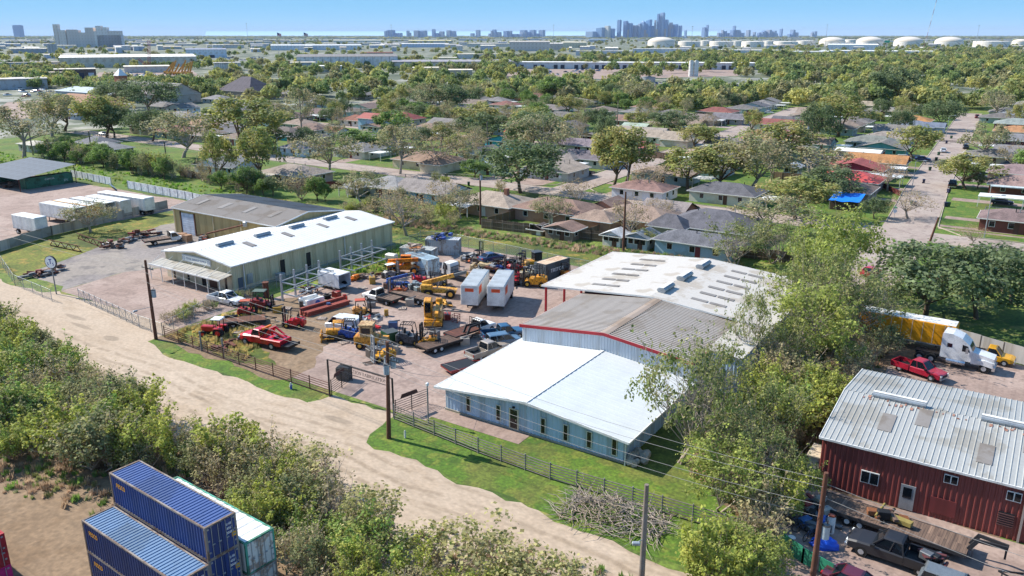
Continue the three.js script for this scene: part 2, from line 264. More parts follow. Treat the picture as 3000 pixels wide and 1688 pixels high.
patch('weedy_ground', [[-97, 86], [-89, 86], [-88, 100], [-90, 112], [-97, 112]], structures.dry, 0.003, 0.5, 'weeds under the steel racks');
patch('concrete_lot', [[-122.4, 60.4], [-92.8, 60.4], [-93.5, 74], [-99, 76], [-121, 77], [-124, 72]], structures.pale, -0.002, 0, 'pale concrete lot before the tan building');
patch('asphalt_lot', [[-124.5, 62], [-122.6, 60.6], [-124, 72], [-121, 77.2], [-117, 78], [-117, 112], [-146, 112], [-150, 96], [-143, 78], [-136, 62]], structures.asphalt, 0, 0.2, 'worn grey asphalt lot');
patch('lawn', [[-160, 60.5], [-136, 61], [-143, 78], [-150, 96], [-152, 104], [-160, 104]], structures.dry, 0.001, 0.3, 'dry lawn inside the concrete fence');
patch('trailer_lot', rect(-300, -161, 58, 114.5), structures.pale, -0.001, 0.3, 'pale lot with parked trailers');
patch('ditch', [[-330, 117.2], [-90, 117.2], [-52, 119], [-30, 122], [-30, 133], [-52, 131.5], [-95, 128], [-330, 131]], structures.dry, -0.001, 0.5, 'mown grassy drainage strip');
patch('ditch_bank', [[-120, 123], [-60, 124.2], [-40, 127], [-40, 136], [-92, 130.4], [-120, 131]], structures.grass, 0.004, 0.6, 'overgrown bank below the fence');
patch('lawn', [[-330, 131], [-95, 129], [-40, 136], [60, 136], [60, 470], [-330, 470]], structures.lawn, -0.005, 0, 'green lawns between the houses');
patch('ditch', [[-330, 116], [-166, 116], [-166, 129], [-330, 131]], structures.lawn, 0.001, 0.5, 'green mown drainage strip');
// streets with kerbs
function street(name, pts, w, label) { // pts [along, away]
  for (let i = 0; i + 1 < pts.length; i++) {
    const [p, q] = [pts[i], pts[i + 1]], d = Math.hypot(q[0] - p[0], q[1] - p[1]), n = [-(q[1] - p[1]) / d * w / 2, (q[0] - p[0]) / d * w / 2];
    patch(name, [[p[0] + n[0], p[1] + n[1]], [p[0] - n[0], p[1] - n[1]], [q[0] - n[0], q[1] - n[1]], [q[0] + n[0], q[1] + n[1]]], structures.road, 0.004 + 0.004 * (names.get(name) || 0) % 0.012, 0, label);
  }
}
function kerb(pts) { const g = mb(); for (let i = 0; i + 1 < pts.length; i++) g.bar([pts[i][0], 0.04, -pts[i][1]], [pts[i + 1][0], 0.04, -pts[i + 1][1]], 0.18, 0.2); const o = g.mesh(numbered('kerb'), M(0xb5a89c, { tex: T.grime })); o.userData.kind = 'structure'; scene.add(o); }
street('cross_street', [[-330, 180], [-205, 174], [-96, 172.5], [40, 170.5]], 9, 'concrete cross street between the houses');
street('side_street', [[-100.5, 177], [-104.8, 267], [-117, 460]], 8.8, 'concrete side street running away');
street('long_street', [[-21.5, 124], [-21.5, 175], [-25, 230], [-37, 470]], 9.6, 'long concrete street lined with parked cars');
street('far_street', [[-330, 258], [-205, 253], [60, 249]], 8, 'far residential street');
street('far_street', [[-330, 345], [60, 338]], 8, 'far residential street');
kerb([[-330, 175.4], [-205, 169.4], [-96, 168], [-27, 167]]); kerb([[-330, 184.6], [-205, 178.6], [-110, 177.2], [-106, 181], [-109.4, 267], [-121, 460]]);
kerb([[-27, 177], [-40, 176.4], [-92, 177], [-96, 181], [-100.2, 267], [-112, 460]]);
kerb([[-26.4, 124], [-26.4, 161], [-30, 166.2]]); kerb([[-30, 176.6], [-26.6, 182], [-30, 230], [-42, 470]]);
kerb([[-16.6, 128], [-16.6, 160], [-12, 165.5], [40, 165.8]]); kerb([[40, 175.4], [-12, 176], [-16.8, 182], [-20.2, 230], [-32, 470]]);
// ---------- large metal buildings ----------
const TAN = M(0xd0c4a2, { tex: T.streak, roughness: 0.6 }), ROOF_WHITE = M(0xd4d4d2, { tex: T.faint, roughness: 0.6 }), ROOF_OLD = M(0xc0bcb6, { tex: T.grime, roughness: 0.7 }), ROOF_GREY = M(0x968c82, { tex: T.grime, roughness: 0.6 }), ROOF_TAN = M(0x6e645c, { tex: T.grime, roughness: 0.6 }), PALE_BLUE = M(0xb4cce0, { tex: T.streak, roughness: 0.55 }), RED_TRIM = M(0xb3202c, { tex: T.grain, roughness: 0.5 }), RED_WALL = M(0x7c3c38, { tex: T.streak, roughness: 0.55 }), SKYLIGHT = M(0x8a847e, { roughness: 0.5, tex: T.grime }), TRIM_WHITE = M(0xf0eee8, { roughness: 0.5, tex: T.grain });
// one roof slope: from eave line (a..b) up to ridge line, ribs run from ridge to eave
function slope(g, e0, e1, r0, r1, pitch, depth) {
  const U = N(D(e1, e0)), w = L(D(e1, e0)), Wv = D(r0, e0), K0 = N(X(U, Wv)), K = K0[1] < 0 ? S(K0, -1) : K0;
  g.ribs(e0, U, N(Wv), K, w, L(Wv), pitch, depth, 0.2);
}
// axis-aligned gabled building: along ridgeAxis 'z' (ridge runs away from the road) or 'x'. Box in x (along) and b (away).
function hall(o, { a0, a1, b0, b1, eave, ridge, axis = 'z', over = 0.4, mid, wall, roof, pitch = 0.4, depth = 0.05, rpitch = 0.6, rdepth = 0.05, thick = 0.12, sides = 'fblr' }) {
  const z0 = -b0, z1 = -b1, m = mid ?? (axis === 'z' ? (a0 + a1) / 2 : (b0 + b1) / 2);
  const gz = a => eave + (ridge - eave) * (a < m ? (a - a0) / (m - a0) : (a1 - a) / (a1 - m)), gx = b => eave + (ridge - eave) * (b < m ? (b - b0) / (m - b0) : (b1 - b) / (b1 - m));
  const parts = {};
  const w = (n, org, U, K, len, h, mm) => { parts[n] = mb().ribs(org, U, [0, 1, 0], K, len, h, pitch, depth).to(o, 'wall', (mm || wall)); };
  if (sides.includes('f')) w('front', [a0, 0, z0], [1, 0, 0], [0, 0, 1], a1 - a0, axis === 'z' ? u => gz(a0 + u) - 0.06 : eave - 0.06);
  if (sides.includes('b')) w('back', [a1, 0, z1], [-1, 0, 0], [0, 0, -1], a1 - a0, axis === 'z' ? u => gz(a1 - u) - 0.06 : eave - 0.06);
  if (sides.includes('r')) w('right', [a1, 0, z0], [0, 0, -1], [1, 0, 0], b1 - b0, axis === 'z' ? eave - 0.06 : u => gx(b0 + u) - 0.06);
  if (sides.includes('l')) w('left', [a0, 0, z1], [0, 0, 1], [-1, 0, 0], b1 - b0, axis === 'z' ? eave - 0.06 : u => gx(b1 - u) - 0.06);
  const rf = mb();
  if (axis === 'z') {
    const k0 = (ridge - eave) / (m - a0), k1 = (ridge - eave) / (a1 - m), A0 = a0 - over, A1 = a1 + over, y0 = eave - k0 * over, y1 = eave - k1 * over, Z0 = z0 + over, Z1 = z1 - over;
    slope(rf, [A0, y0, Z0], [A0, y0, Z1], [m, ridge, Z0], [m, ridge, Z1], rpitch, rdepth); slope(rf, [A1, y1, Z1], [A1, y1, Z0], [m, ridge, Z1], [m, ridge, Z0], rpitch, rdepth);
    rf.quad([A0, y0 - thick, Z0], [m, ridge - thick, Z0], [m, ridge - thick, Z1], [A0, y0 - thick, Z1]).quad([A1, y1 - thick, Z0], [A1, y1 - thick, Z1], [m, ridge - thick, Z1], [m, ridge - thick, Z0]);
    parts.roof = rf.to(o, 'roof', roof);
    const f = mb(); for (const Z of [Z0, Z1]) f.bar([A0, y0 - 0.06, Z], [m, ridge - 0.06, Z], 0.06, 0.22).bar([m, ridge - 0.06, Z], [A1, y1 - 0.06, Z], 0.06, 0.22); f.bar([A0, y0 - 0.06, Z0], [A0, y0 - 0.06, Z1], 0.1, 0.18).bar([A1, y1 - 0.06, Z0], [A1, y1 - 0.06, Z1], 0.1, 0.18);
    parts.trim = f.to(o, 'roof_trim', TRIM_WHITE);
  } else {
    const k0 = (ridge - eave) / (m - b0), k1 = (ridge - eave) / (b1 - m), B0 = -(b0 - over), B1 = -(b1 + over), y0 = eave - k0 * over, y1 = eave - k1 * over, A0 = a0 - over, A1 = a1 + over;
    slope(rf, [A0, y0, B0], [A1, y0, B0], [A0, ridge, -m], [A1, ridge, -m], rpitch, rdepth); slope(rf, [A1, y1, B1], [A0, y1, B1], [A1, ridge, -m], [A0, ridge, -m], rpitch, rdepth);
    rf.quad([A0, y0 - thick, B0], [A1, y0 - thick, B0], [A1, ridge - thick, -m], [A0, ridge - thick, -m]).quad([A0, y1 - thick, B1], [A0, ridge - thick, -m], [A1, ridge - thick, -m], [A1, y1 - thick, B1]);
    parts.roof = rf.to(o, 'roof', roof);
    const f = mb(); for (const A of [A0, A1]) f.bar([A, y0 - 0.06, B0], [A, ridge - 0.06, -m], 0.06, 0.22).bar([A, ridge - 0.06, -m], [A, y1 - 0.06, B1], 0.06, 0.22); f.bar([A0, y0 - 0.06, B0], [A1, y0 - 0.06, B0], 0.1, 0.18);
    parts.trim = f.to(o, 'roof_trim', TRIM_WHITE);
  }
  return parts;
}
function ridgeVent(parent, p, q, w = 0.9, h = 0.55) { // long louvred ridge ventilator
  const g = mb(), d = N(D(q, p)), s = N(X(d, [0, 1, 0])), at = (o, x, y) => V(V(o, S(s, x)), [0, y, 0]);
  const ring = o => [at(o, -w * 0.28, -0.15), at(o, -w / 2, h * 0.45), at(o, -w * 0.42, h * 0.8), at(o, -w * 0.15, h), at(o, w * 0.15, h), at(o, w * 0.42, h * 0.8), at(o, w / 2, h * 0.45), at(o, w * 0.28, -0.15)];
  g.rings([ring(p), ring(q)], true); const v = g.to(parent, 'ridge_vent', ZINC);
  const c = mb(); c.bar(at(p, 0, h + 0.03), at(q, 0, h + 0.03), w * 0.5, 0.05); c.to(v, 'vent_cap', TRIM_WHITE);
}
function panelOn(parent, name, m, e, r, t0, t1, s0, s1, up = 0.075) { // a sheet lying on a slope: e eave start, eave end; r ridge start
  const [p, q] = e, at = (s, t) => V(V(V(p, S(D(q, p), s)), S(D(r, p), t)), [0, up, 0]);
  return mb().quad(at(s0, t0), at(s1, t0), at(s1, t1), at(s0, t1)).quad(V(at(s0, t0), [0, -0.05, 0]), V(at(s1, t0), [0, -0.05, 0]), at(s1, t0), at(s0, t0)).to(parent, name, m);
}
{ // tan building with a white roof
  const o = thing('metal_building', 'tan corrugated building with bright white roof and shop sign over an awning', 'building');
  const a0 = -116, a1 = -99.6, b0 = 74.4, b1 = 110.2, m = -107.8;
  hall(o, { a0, a1, b0, b1, eave: 4.3, ridge: 5.35, wall: TAN, roof: ROOF_WHITE, pitch: 0.36, rpitch: 0.75 });
  for (const b of [78, 85.5, 93, 101]) ridgeVent(o, [m + 0.3, 5.35, -b], [m + 0.3, 5.35, -(b + 3.0)], 0.95, 0.42);
  for (const b of [82, 90, 98, 105]) panelOn(o, 'skylight', SKYLIGHT, [[a1, 4.32, -b], [a1, 4.32, -b - 1]], [m, 5.37, -b], 0.55, 0.85, 0, 1);
  // sign
  const sg = mb().bx(-111.3, -104.3, 3.35, 4.45, -b0 + 0.08, -b0 + 0.2).to(o, 'sign_board', TRIM_WHITE);
  printed(sg, 'sign_face', textTex(['TOTAL SERVICE SUPPLY'], { w: 1024, h: 160, bg: '#e8e6da', fg: '#23306e', font: 'bold 66px sans-serif', draw: (g, w, h) => { g.strokeStyle = '#23306e'; g.lineWidth = 7; g.strokeRect(6, 6, w - 12, h - 12); for (const x of [62, w - 62]) { g.beginPath(); g.arc(x, h / 2, 44, 0, 7); g.stroke(); g.font = 'bold 34px sans-serif'; g.fillText('S', x - 14, h / 2 + 8); g.fillText('T', x + 2, h / 2 - 10); g.fillText('S', x + 17, h / 2 + 8); } } }), [-111.25, 3.38, -b0 + 0.21], [6.9, 0, 0], [0, 1.04, 0]);
  // awning
  const aw = mb(); slope(aw, [-116.8, 2.55, -b0 + 2.6], [-99.4, 2.55, -b0 + 2.6], [-116.8, 2.95, -b0 + 0.1], [-99.4, 2.95, -b0 + 0.1], 0.9, 0.04); aw.quad([-116.8, 2.5, -b0 + 2.6], [-99.4, 2.5, -b0 + 2.6], [-99.4, 2.9, -b0 + 0.1], [-116.8, 2.9, -b0 + 0.1]);
  const awn = aw.to(o, 'awning', M(0xa7a49c, { tex: T.grime, roughness: 0.6 })); mb().bar([-116.8, 2.55, -b0 + 2.62], [-99.4, 2.55, -b0 + 2.62], 0.12, 0.2).to(awn, 'gutter', TRIM_WHITE);
  for (let k = 0; k < 7; k++) { const x = -116.6 + k * 2.85; mb().cyl([x, 0, -b0 + 2.5], [x, 2.5, -b0 + 2.5], 0.06, 0.06, 6).to(o, 'awning_post', TRIM_WHITE); mb().cyl([x, 2.6, -b0 + 2.4], [x, 3.7, -b0 + 0.1], 0.035, 0.035, 5).to(o, 'awning_stay', TRIM_WHITE); }
  const lw = mb().bx(-115.9, -99.8, 0, 2.5, -b0 + 0.06, -b0 + 0.1).to(o, 'lower_wall', M(0xd8cdb4, { tex: T.grime }));
  for (const [x, w] of [[-114.2, 0.5], [-110.6, 0.5], [-107, 1], [-105.2, 1.9], [-101.4, 0.5]]) mb().bx(x, x + w, 0.05, 2.2, -b0 + 0.1, -b0 + 0.14).to(o, w > 1.5 ? 'door' : 'window', w > 1.5 ? M(0x4a2a20, { roughness: 0.5 }) : GLASS);
  for (const b of [76.4, 97.8]) mb().bar([a1 + 0.16, 0, -b], [a1 + 0.16, 4.25, -b], 0.16, 0.12).to(o, 'downpipe', TRIM_WHITE);
  for (const b of [75.7, 84, 89.5]) mb().bx(a1 + 0.06, a1 + 0.1, 0.05, b > 76 ? 3 : 2.1, -b - 0.45, -b + 0.45).to(o, 'door', b > 76 ? BLACK : M(0x59606a, {}));
  mb().bx(a1 + 0.06, a1 + 0.35, 0.8, 2.3, -77.8, -76.9).to(o, 'meter_box', ZINC); mb().rbox(a1 + 0.4, a1 + 1.5, 0.1, 1.3, -83.2, -82).to(o, 'air_conditioner', ZINC);
  mb().bx(a1 + 0.02, a1 + 0.5, 0, 0.25, -b1, -b0).to(o, 'base_slab', M(0x6f8a80, { tex: T.grime }));
}
{ // grey-roofed building behind it
  const o = thing('metal_building', 'tan corrugated warehouse with grey metal roof and white roll-up door', 'building');
  hall(o, { a0: -142, a1: -112.5, b0: 94.2, b1: 110.5, eave: 5, ridge: 6.3, mid: 101.6, axis: 'x', wall: M(0xbfa976, { tex: T.streak, roughness: 0.6 }), roof: ROOF_GREY, pitch: 0.36, rpitch: 0.45 });
  const d = mb().bx(-139.6, -135.8, 0.05, 4.2, -94.2 + 0.06, -94.2 + 0.16).to(o, 'roll_up_door', M(0xd9dde6, { tex: T.grain })); for (let k = 1; k < 9; k++) mb().bx(-139.55, -135.85, 0.45 * k, 0.45 * k + 0.05, -94.03, -94.0).to(d, 'slat', M(0xb9bec8));
  for (const x of [-139.9, -135.6]) mb().bx(x - 0.12, x + 0.12, 0, 4.4, -94.2 + 0.05, -94.2 + 0.24).to(o, 'door_frame', M(0x6a4a38));
  for (const x of [-142, -130, -122]) mb().bx(x - 0.1, x + 0.1, 0, 4.9, -94.2 + 0.06, -94.2 + 0.2).to(o, 'downpipe', TAN);
  for (let k = 0; k < 4; k++) panelOn(o, 'skylight', SKYLIGHT, [[-139 + k * 7, 5, -94.2], [-138 + k * 7, 5, -94.2]], [-139 + k * 7, 6.3, -101.6], 0.35, 0.75, 0, 1.2);
  mb().cyl([-131, 1.3, -94.4 + 1.2], [-119.5, 4.5, -94.4 + 1.5], 0.16, 0.13, 8).to(o, 'leaning_pole', RUSTY); mb().rbox(-119.7, -118.9, 4.2, 5.1, -93.2, -92.7, 0.1).to(o, 'floodlight', ZINC);
}
{ // office building at the road
  const o = thing('office_building', 'low pale blue ribbed-metal office with white roof and narrow windows by the gate', 'building');
  const a0 = -48.3, a1 = -27.9, b0 = 60.5, b1 = 75.6, z = -b0;
  hall(o, { a0, a1, b0, b1, eave: 2.72, ridge: 3.75, mid: -38, wall: PALE_BLUE, roof: M(0xccd0d0, { tex: T.faint, roughness: 0.6 }), pitch: 0.42, over: 0.85, rpitch: 0.9, rdepth: 0.03 });
  mb().bx(a0 - 0.05, a1 + 0.05, 0, 0.18, z, z + 0.14).to(o, 'base_slab', M(0xa9a59c, { tex: T.grime }));
  for (const x of [-45.3, -41.6, -36.4, -33.9, -31.4, -28.9 + 0.1]) { const w = mb().bx(x - 0.28, x + 0.28, 0.55, 2.25, z + 0.06, z + 0.14).to(o, 'window_frame', M(0xd8d2c0)); mb().bx(x - 0.2, x + 0.2, 0.63, 2.17, z + 0.14, z + 0.16).to(w, 'pane', GLASS); }
  const dr = mb().bx(-40.3, -39.2, 0.18, 2.3, z + 0.06, z + 0.15).to(o, 'door_frame', M(0xcfc6a8)); mb().bx(-40.15, -39.35, 0.25, 2.2, z + 0.15, z + 0.18).to(dr, 'door_glass', GLASS); mb().bx(-39.48, -39.42, 1.1, 1.3, z + 0.18, z + 0.24).to(dr, 'handle', CHROME);
  mb().rbox(-39.9, -39.6, 2.45, 2.6, z + 0.06, z + 0.3).to(o, 'wall_lamp', BLACK);
  mb().bar([a1 + 0.3, 0, z + 0.3], [a1 + 0.3, 2.5, z + 0.3], 0.12, 0.12).to(o, 'downpipe', TRIM_WHITE);
  mb().bar([-38, 3.79, z + 0.8], [-38, 3.79, -b1], 0.4, 0.05).to(o, 'ridge_cap', TRIM_WHITE);
}
patch('walkway', [[-49.8, 58.2], [-37.8, 58.2], [-37.8, 60.3], [-49.8, 60.3]], structures.pale, 0.02, 0, 'concrete walkway before the office door');
{ // ribbed middle building with red trim
  const o = thing('metal_building', 'tall silver ribbed-metal shop with tan ribbed roof and red eave trim', 'building');
  const a0 = -48.6, a1 = -27.7, b0 = 75.7, b1 = 90.4, m = -37.9;
  const p = hall(o, { a0, a1, b0, b1, eave: 4.6, ridge: 5.75, mid: m, wall: M(0xc4cdd6, { tex: T.streak, roughness: 0.4, metalness: 0.2 }), roof: ROOF_TAN, pitch: 0.36, depth: 0.07, over: 0.25, rpitch: 3, rdepth: 0.01 });
  { const rib = M(0xb8b0a8, { tex: T.grime, roughness: 0.6 }), k0 = 1.15 / (m - a0), k1 = 1.15 / (a1 - m); for (let b = b0 + 0.05; b < b1; b += 0.46) { mb().bar([a0 - 0.24, 4.6 + 0.05 - k0 * 0.24, -b], [m - 0.56, 5.75 + 0.05 - k0 * 0.56, -b], 0.2, 0.1).to(o, 'roof_rib', rib); mb().bar([m + 0.56, 5.75 + 0.05 - k1 * 0.56, -b], [a1 + 0.24, 4.6 + 0.05 - k1 * 0.24, -b], 0.2, 0.1).to(o, 'roof_rib', rib); } }
  p.trim.material = RED_TRIM; mb().bar([a0 - 0.25, 4.62, -b0 + 0.3], [m, 5.78, -b0 + 0.3], 0.1, 0.34).bar([m, 5.78, -b0 + 0.3], [a1 + 0.25, 4.62, -b0 + 0.3], 0.1, 0.34).to(o, 'red_fascia', RED_TRIM);
  mb().quad([m - 0.55, 5.82, -b0 + 0.3], [m, 5.9, -b0 + 0.3], [m, 5.9, -b1], [m - 0.55, 5.82, -b1]).quad([m, 5.9, -b0 + 0.3], [m + 0.55, 5.82, -b0 + 0.3], [m + 0.55, 5.82, -b1], [m, 5.9, -b1]).to(o, 'ridge_cap', M(0x9e8f82, { tex: T.grime }));
}
{ // wide white roof at the back with an open side
  const o = thing('metal_building', 'wide open-sided metal shop with weathered white roof, skylights and red posts', 'building');
  const a0 = -54.6, a1 = -24, b0 = 90.5, b1 = 111.3, m = -39;
  hall(o, { a0, a1, b0, b1, eave: 4.75, ridge: 5.95, mid: m, wall: M(0xbfc6c8, { tex: T.streak }), roof: ROOF_OLD, over: 0.3, rpitch: 0.9, rdepth: 0.035, sides: 'br' });
  mb().ribs([-48.4, 0, -b0], [0, 0, -1], [0, 1, 0], [-1, 0, 0], b1 - b0, 4.9, 0.4, 0.05).to(o, 'wall', M(0x8f9296, { tex: T.streak }));
  for (let k = 0; k < 5; k++) { const b = b0 + 0.3 + k * (b1 - b0 - 0.6) / 4; mb().bx(a0 - 0.05, a0 + 0.2, 0, 4.7, -b - 0.12, -b + 0.12).to(o, 'post', RED_TRIM); mb().bar([a0, 4.6, -b], [-48.5, 5.05, -b], 0.18, 0.26).to(o, 'roof_beam', RED_TRIM); }
  mb().bar([a0 - 0.1, 4.62, -b0 + 0.2], [a0 - 0.1, 4.62, -b1 - 0.2], 0.12, 0.24).to(o, 'eave_beam', RED_TRIM);
  for (let k = 0; k < 6; k++) for (const [t0, t1, e] of [[0.38, 0.5, a0], [0.515, 0.63, a0], [0.42, 0.56, a1], [0.58, 0.72, a1]]) { const b = 92.8 + k * 3.0; panelOn(o, 'skylight', SKYLIGHT, e === a0 ? [[a0, 4.75, -b], [a0, 4.75, -b - 1]] : [[a1, 4.75, -b - 1], [a1, 4.75, -b]], e === a0 ? [m, 5.95, -b] : [m, 5.95, -b - 1], t0, t1, 0, 0.75, 0.07); }
  for (const b of [92.5, 98.8, 105.7]) ridgeVent(o, [m + 0.5, 5.95, -b], [m + 0.5, 5.95, -(b + 3.2)], 1.2, 0.6);
}
{ // east wing
  const o = thing('metal_building', 'small pale lean-to with white roof against the silver shop, under the trees', 'building');
  const r = mb(); slope(r, [-23.7, 4.5, -90.2], [-23.7, 4.5, -79.8], [-27.6, 4.85, -90.2], [-27.6, 4.85, -79.8], 0.9, 0.035); r.quad([-23.7, 4.38, -90.2], [-23.7, 4.38, -79.8], [-27.6, 4.7, -79.8], [-27.6, 4.7, -90.2]);
  r.to(o, 'roof', ROOF_OLD); mb().ribs([-24, 0, -80], [0, 0, -1], [0, 1, 0], [1, 0, 0], 10.3, 4.4, 0.4, 0.05).to(o, 'wall', PALE_BLUE); mb().ribs([-27.6, 0, -80], [1, 0, 0], [0, 1, 0], [0, 0, 1], 3.6, u => 4.7 - u * 0.085, 0.4, 0.05).to(o, 'wall', PALE_BLUE);
}
{ // red building on the neighbouring lot
  const o = thing('metal_building', 'dark red ribbed-metal building with rust-spotted pale metal roof', 'building');
  const a0 = -12.2, a1 = 16, b0 = 66.4, b1 = 83.4, z = -b0;
  hall(o, { a0, a1, b0, b1, eave: 4.7, ridge: 5.7, mid: 75, axis: 'x', wall: RED_WALL, roof: M(0xa4a6a4, { tex: T.grime, roughness: 0.5 }), pitch: 0.42, depth: 0.07, rpitch: 0.45, rdepth: 0.05, over: 0.3 });
  for (const x of [-10, -1.3, 7.5]) ridgeVent(o, [x, 5.7, -75], [x + 4.4, 5.7, -75], 0.7, 0.45);
  const g = rng(5), rm = M(0x9c7464, { tex: T.rust });
  for (let k = 0; k < 46; k++) { const x = -11.5 + g() * 26, t = 0.86 + g() * 0.08; panelOn(o, 'rust_patch', rm, [[x, 4.7, z], [x + 0.4, 4.7, z]], [x, 5.7, -75], t, t + 0.01 + g() * 0.04, 0, 0.2 + g() * 0.5, 0.062); }
  for (const [x, t] of [[-8.6, 0.35], [-1, 0.2], [-6, 1.25], [2, 0.55]]) panelOn(o, 'skylight', SKYLIGHT, [[x, 4.7, z], [x + 1, 4.7, z]], [x, 5.7, -75], Math.min(t, 0.6), Math.min(t, 0.6) + 0.34, 0, 1.1, 0.066);
  const win = (x, y, w, h) => { const f = mb().bx(x - w / 2, x + w / 2, y, y + h, z + 0.07, z + 0.16).to(o, 'window_frame', TRIM_WHITE), pw = w / 2 - 0.09; for (const s of [-1, 1]) mb().bx(x + s * w / 4 - pw / 2, x + s * w / 4 + pw / 2, y + 0.07, y + h - 0.07, z + 0.16, z + 0.18).to(f, 'pane', GLASS); };
  win(-8.2, 1.5, 1.4, 1.1); win(-2.4, 3.4, 1.0, 0.75); win(1.9, 3.3, 1.0, 0.8); win(8, 3.3, 1, 0.8);
  const d = mb().bx(-5.8, -4.7, 0.1, 2.3, z + 0.07, z + 0.16).to(o, 'door', M(0x8d8f92, { tex: T.grain })); mb().bx(-5.6, -4.95, 1.15, 2.1, z + 0.16, z + 0.18).to(d, 'pane', GLASS);
  mb().bx(-3.6, -1.7, 0.5, 1.9, z + 0.08, z + 0.13).to(o, 'shutter', M(0x6e2b2a, { tex: T.streak })); const v = mb().bx(1.1, 2.2, 1, 2.2, z + 0.07, z + 0.12).to(o, 'louvre_vent', BLACK); for (let k = 0; k < 6; k++) mb().bar([1.1, 1.1 + k * 0.19, z + 0.16], [2.2, 1.1 + k * 0.19, z + 0.16], 0.05, 0.08).to(v, 'slat', M(0x5a3a38));
  for (const x of [2.7, 9.5]) mb().bx(x - 0.08, x + 0.08, 0, 4.6, z + 0.08, z + 0.22).to(o, 'downpipe', M(0x9c8f86));
}
// ---------- vehicle builders: local x forward, y up, z to the right ----------
function wheel(o, x, z, r, w, rim = RIM, name = 'wheel') {
  const t = mb().cyl([x, r, z - w / 2], [x, r, z + w / 2], r, r, 14).to(o, name, TYRE), k = Math.sign(z) || 1;
  mb().cyl([x, r, z + k * (w / 2 - 0.06)], [x, r, z + k * (w / 2 + 0.015)], r * 0.56, r * 0.5, 10).to(t, 'rim', rim); return t;
}
const wheels = (o, xs, z, r, w, rim) => xs.forEach(x => [-z, z].forEach(s => wheel(o, x, s, r, w, rim)));
function hull(st) { return mb().rings(st.map(([x, w, b, t, c = 0.1]) => [[x, b, w], [x, t - c, w], [x, t, w - c * 1.2], [x, t, -w + c * 1.2], [x, t - c, -w], [x, b, -w]]), true); }
function glasshouse(o, x0, x1, y0, w0, X0, X1, y1, w1, m, posts = []) { // glazed cabin with painted roof and pillars
  const B = [[x0, y0, w0], [x1, y0, w0], [x1, y0, -w0], [x0, y0, -w0]], C = [[X0, y1, w1], [X1, y1, w1], [X1, y1, -w1], [X0, y1, -w1]];
  mb().rings([B, C], true).to(o, 'windows', GLASS);
  const r = mb().rings([[[X0 - 0.04, y1 - 0.02, w1 + 0.03], [X1 + 0.04, y1 - 0.02, w1 + 0.03], [X1 + 0.04, y1 - 0.02, -w1 - 0.03], [X0 - 0.04, y1 - 0.02, -w1 - 0.03]], [[X0 + 0.1, y1 + 0.06, w1 - 0.1], [X1 - 0.1, y1 + 0.06, w1 - 0.1], [X1 - 0.1, y1 + 0.06, -w1 + 0.1], [X0 + 0.1, y1 + 0.06, -w1 + 0.1]]], true).to(o, 'cabin_roof', m);
  const g = mb(); for (let i = 0; i < 4; i++) g.bar(B[i], C[i], 0.09, 0.09); for (const t of posts) for (const s of [0, 1]) { const a = s ? [B[3], B[2], C[3], C[2]] : [B[0], B[1], C[0], C[1]], l = (p, q) => p.map((v, k) => v + (q[k] - v) * t); g.bar(l(a[0], a[1]), l(a[2], a[3]), 0.08, 0.05); }
  g.to(r, 'pillar', m);
}
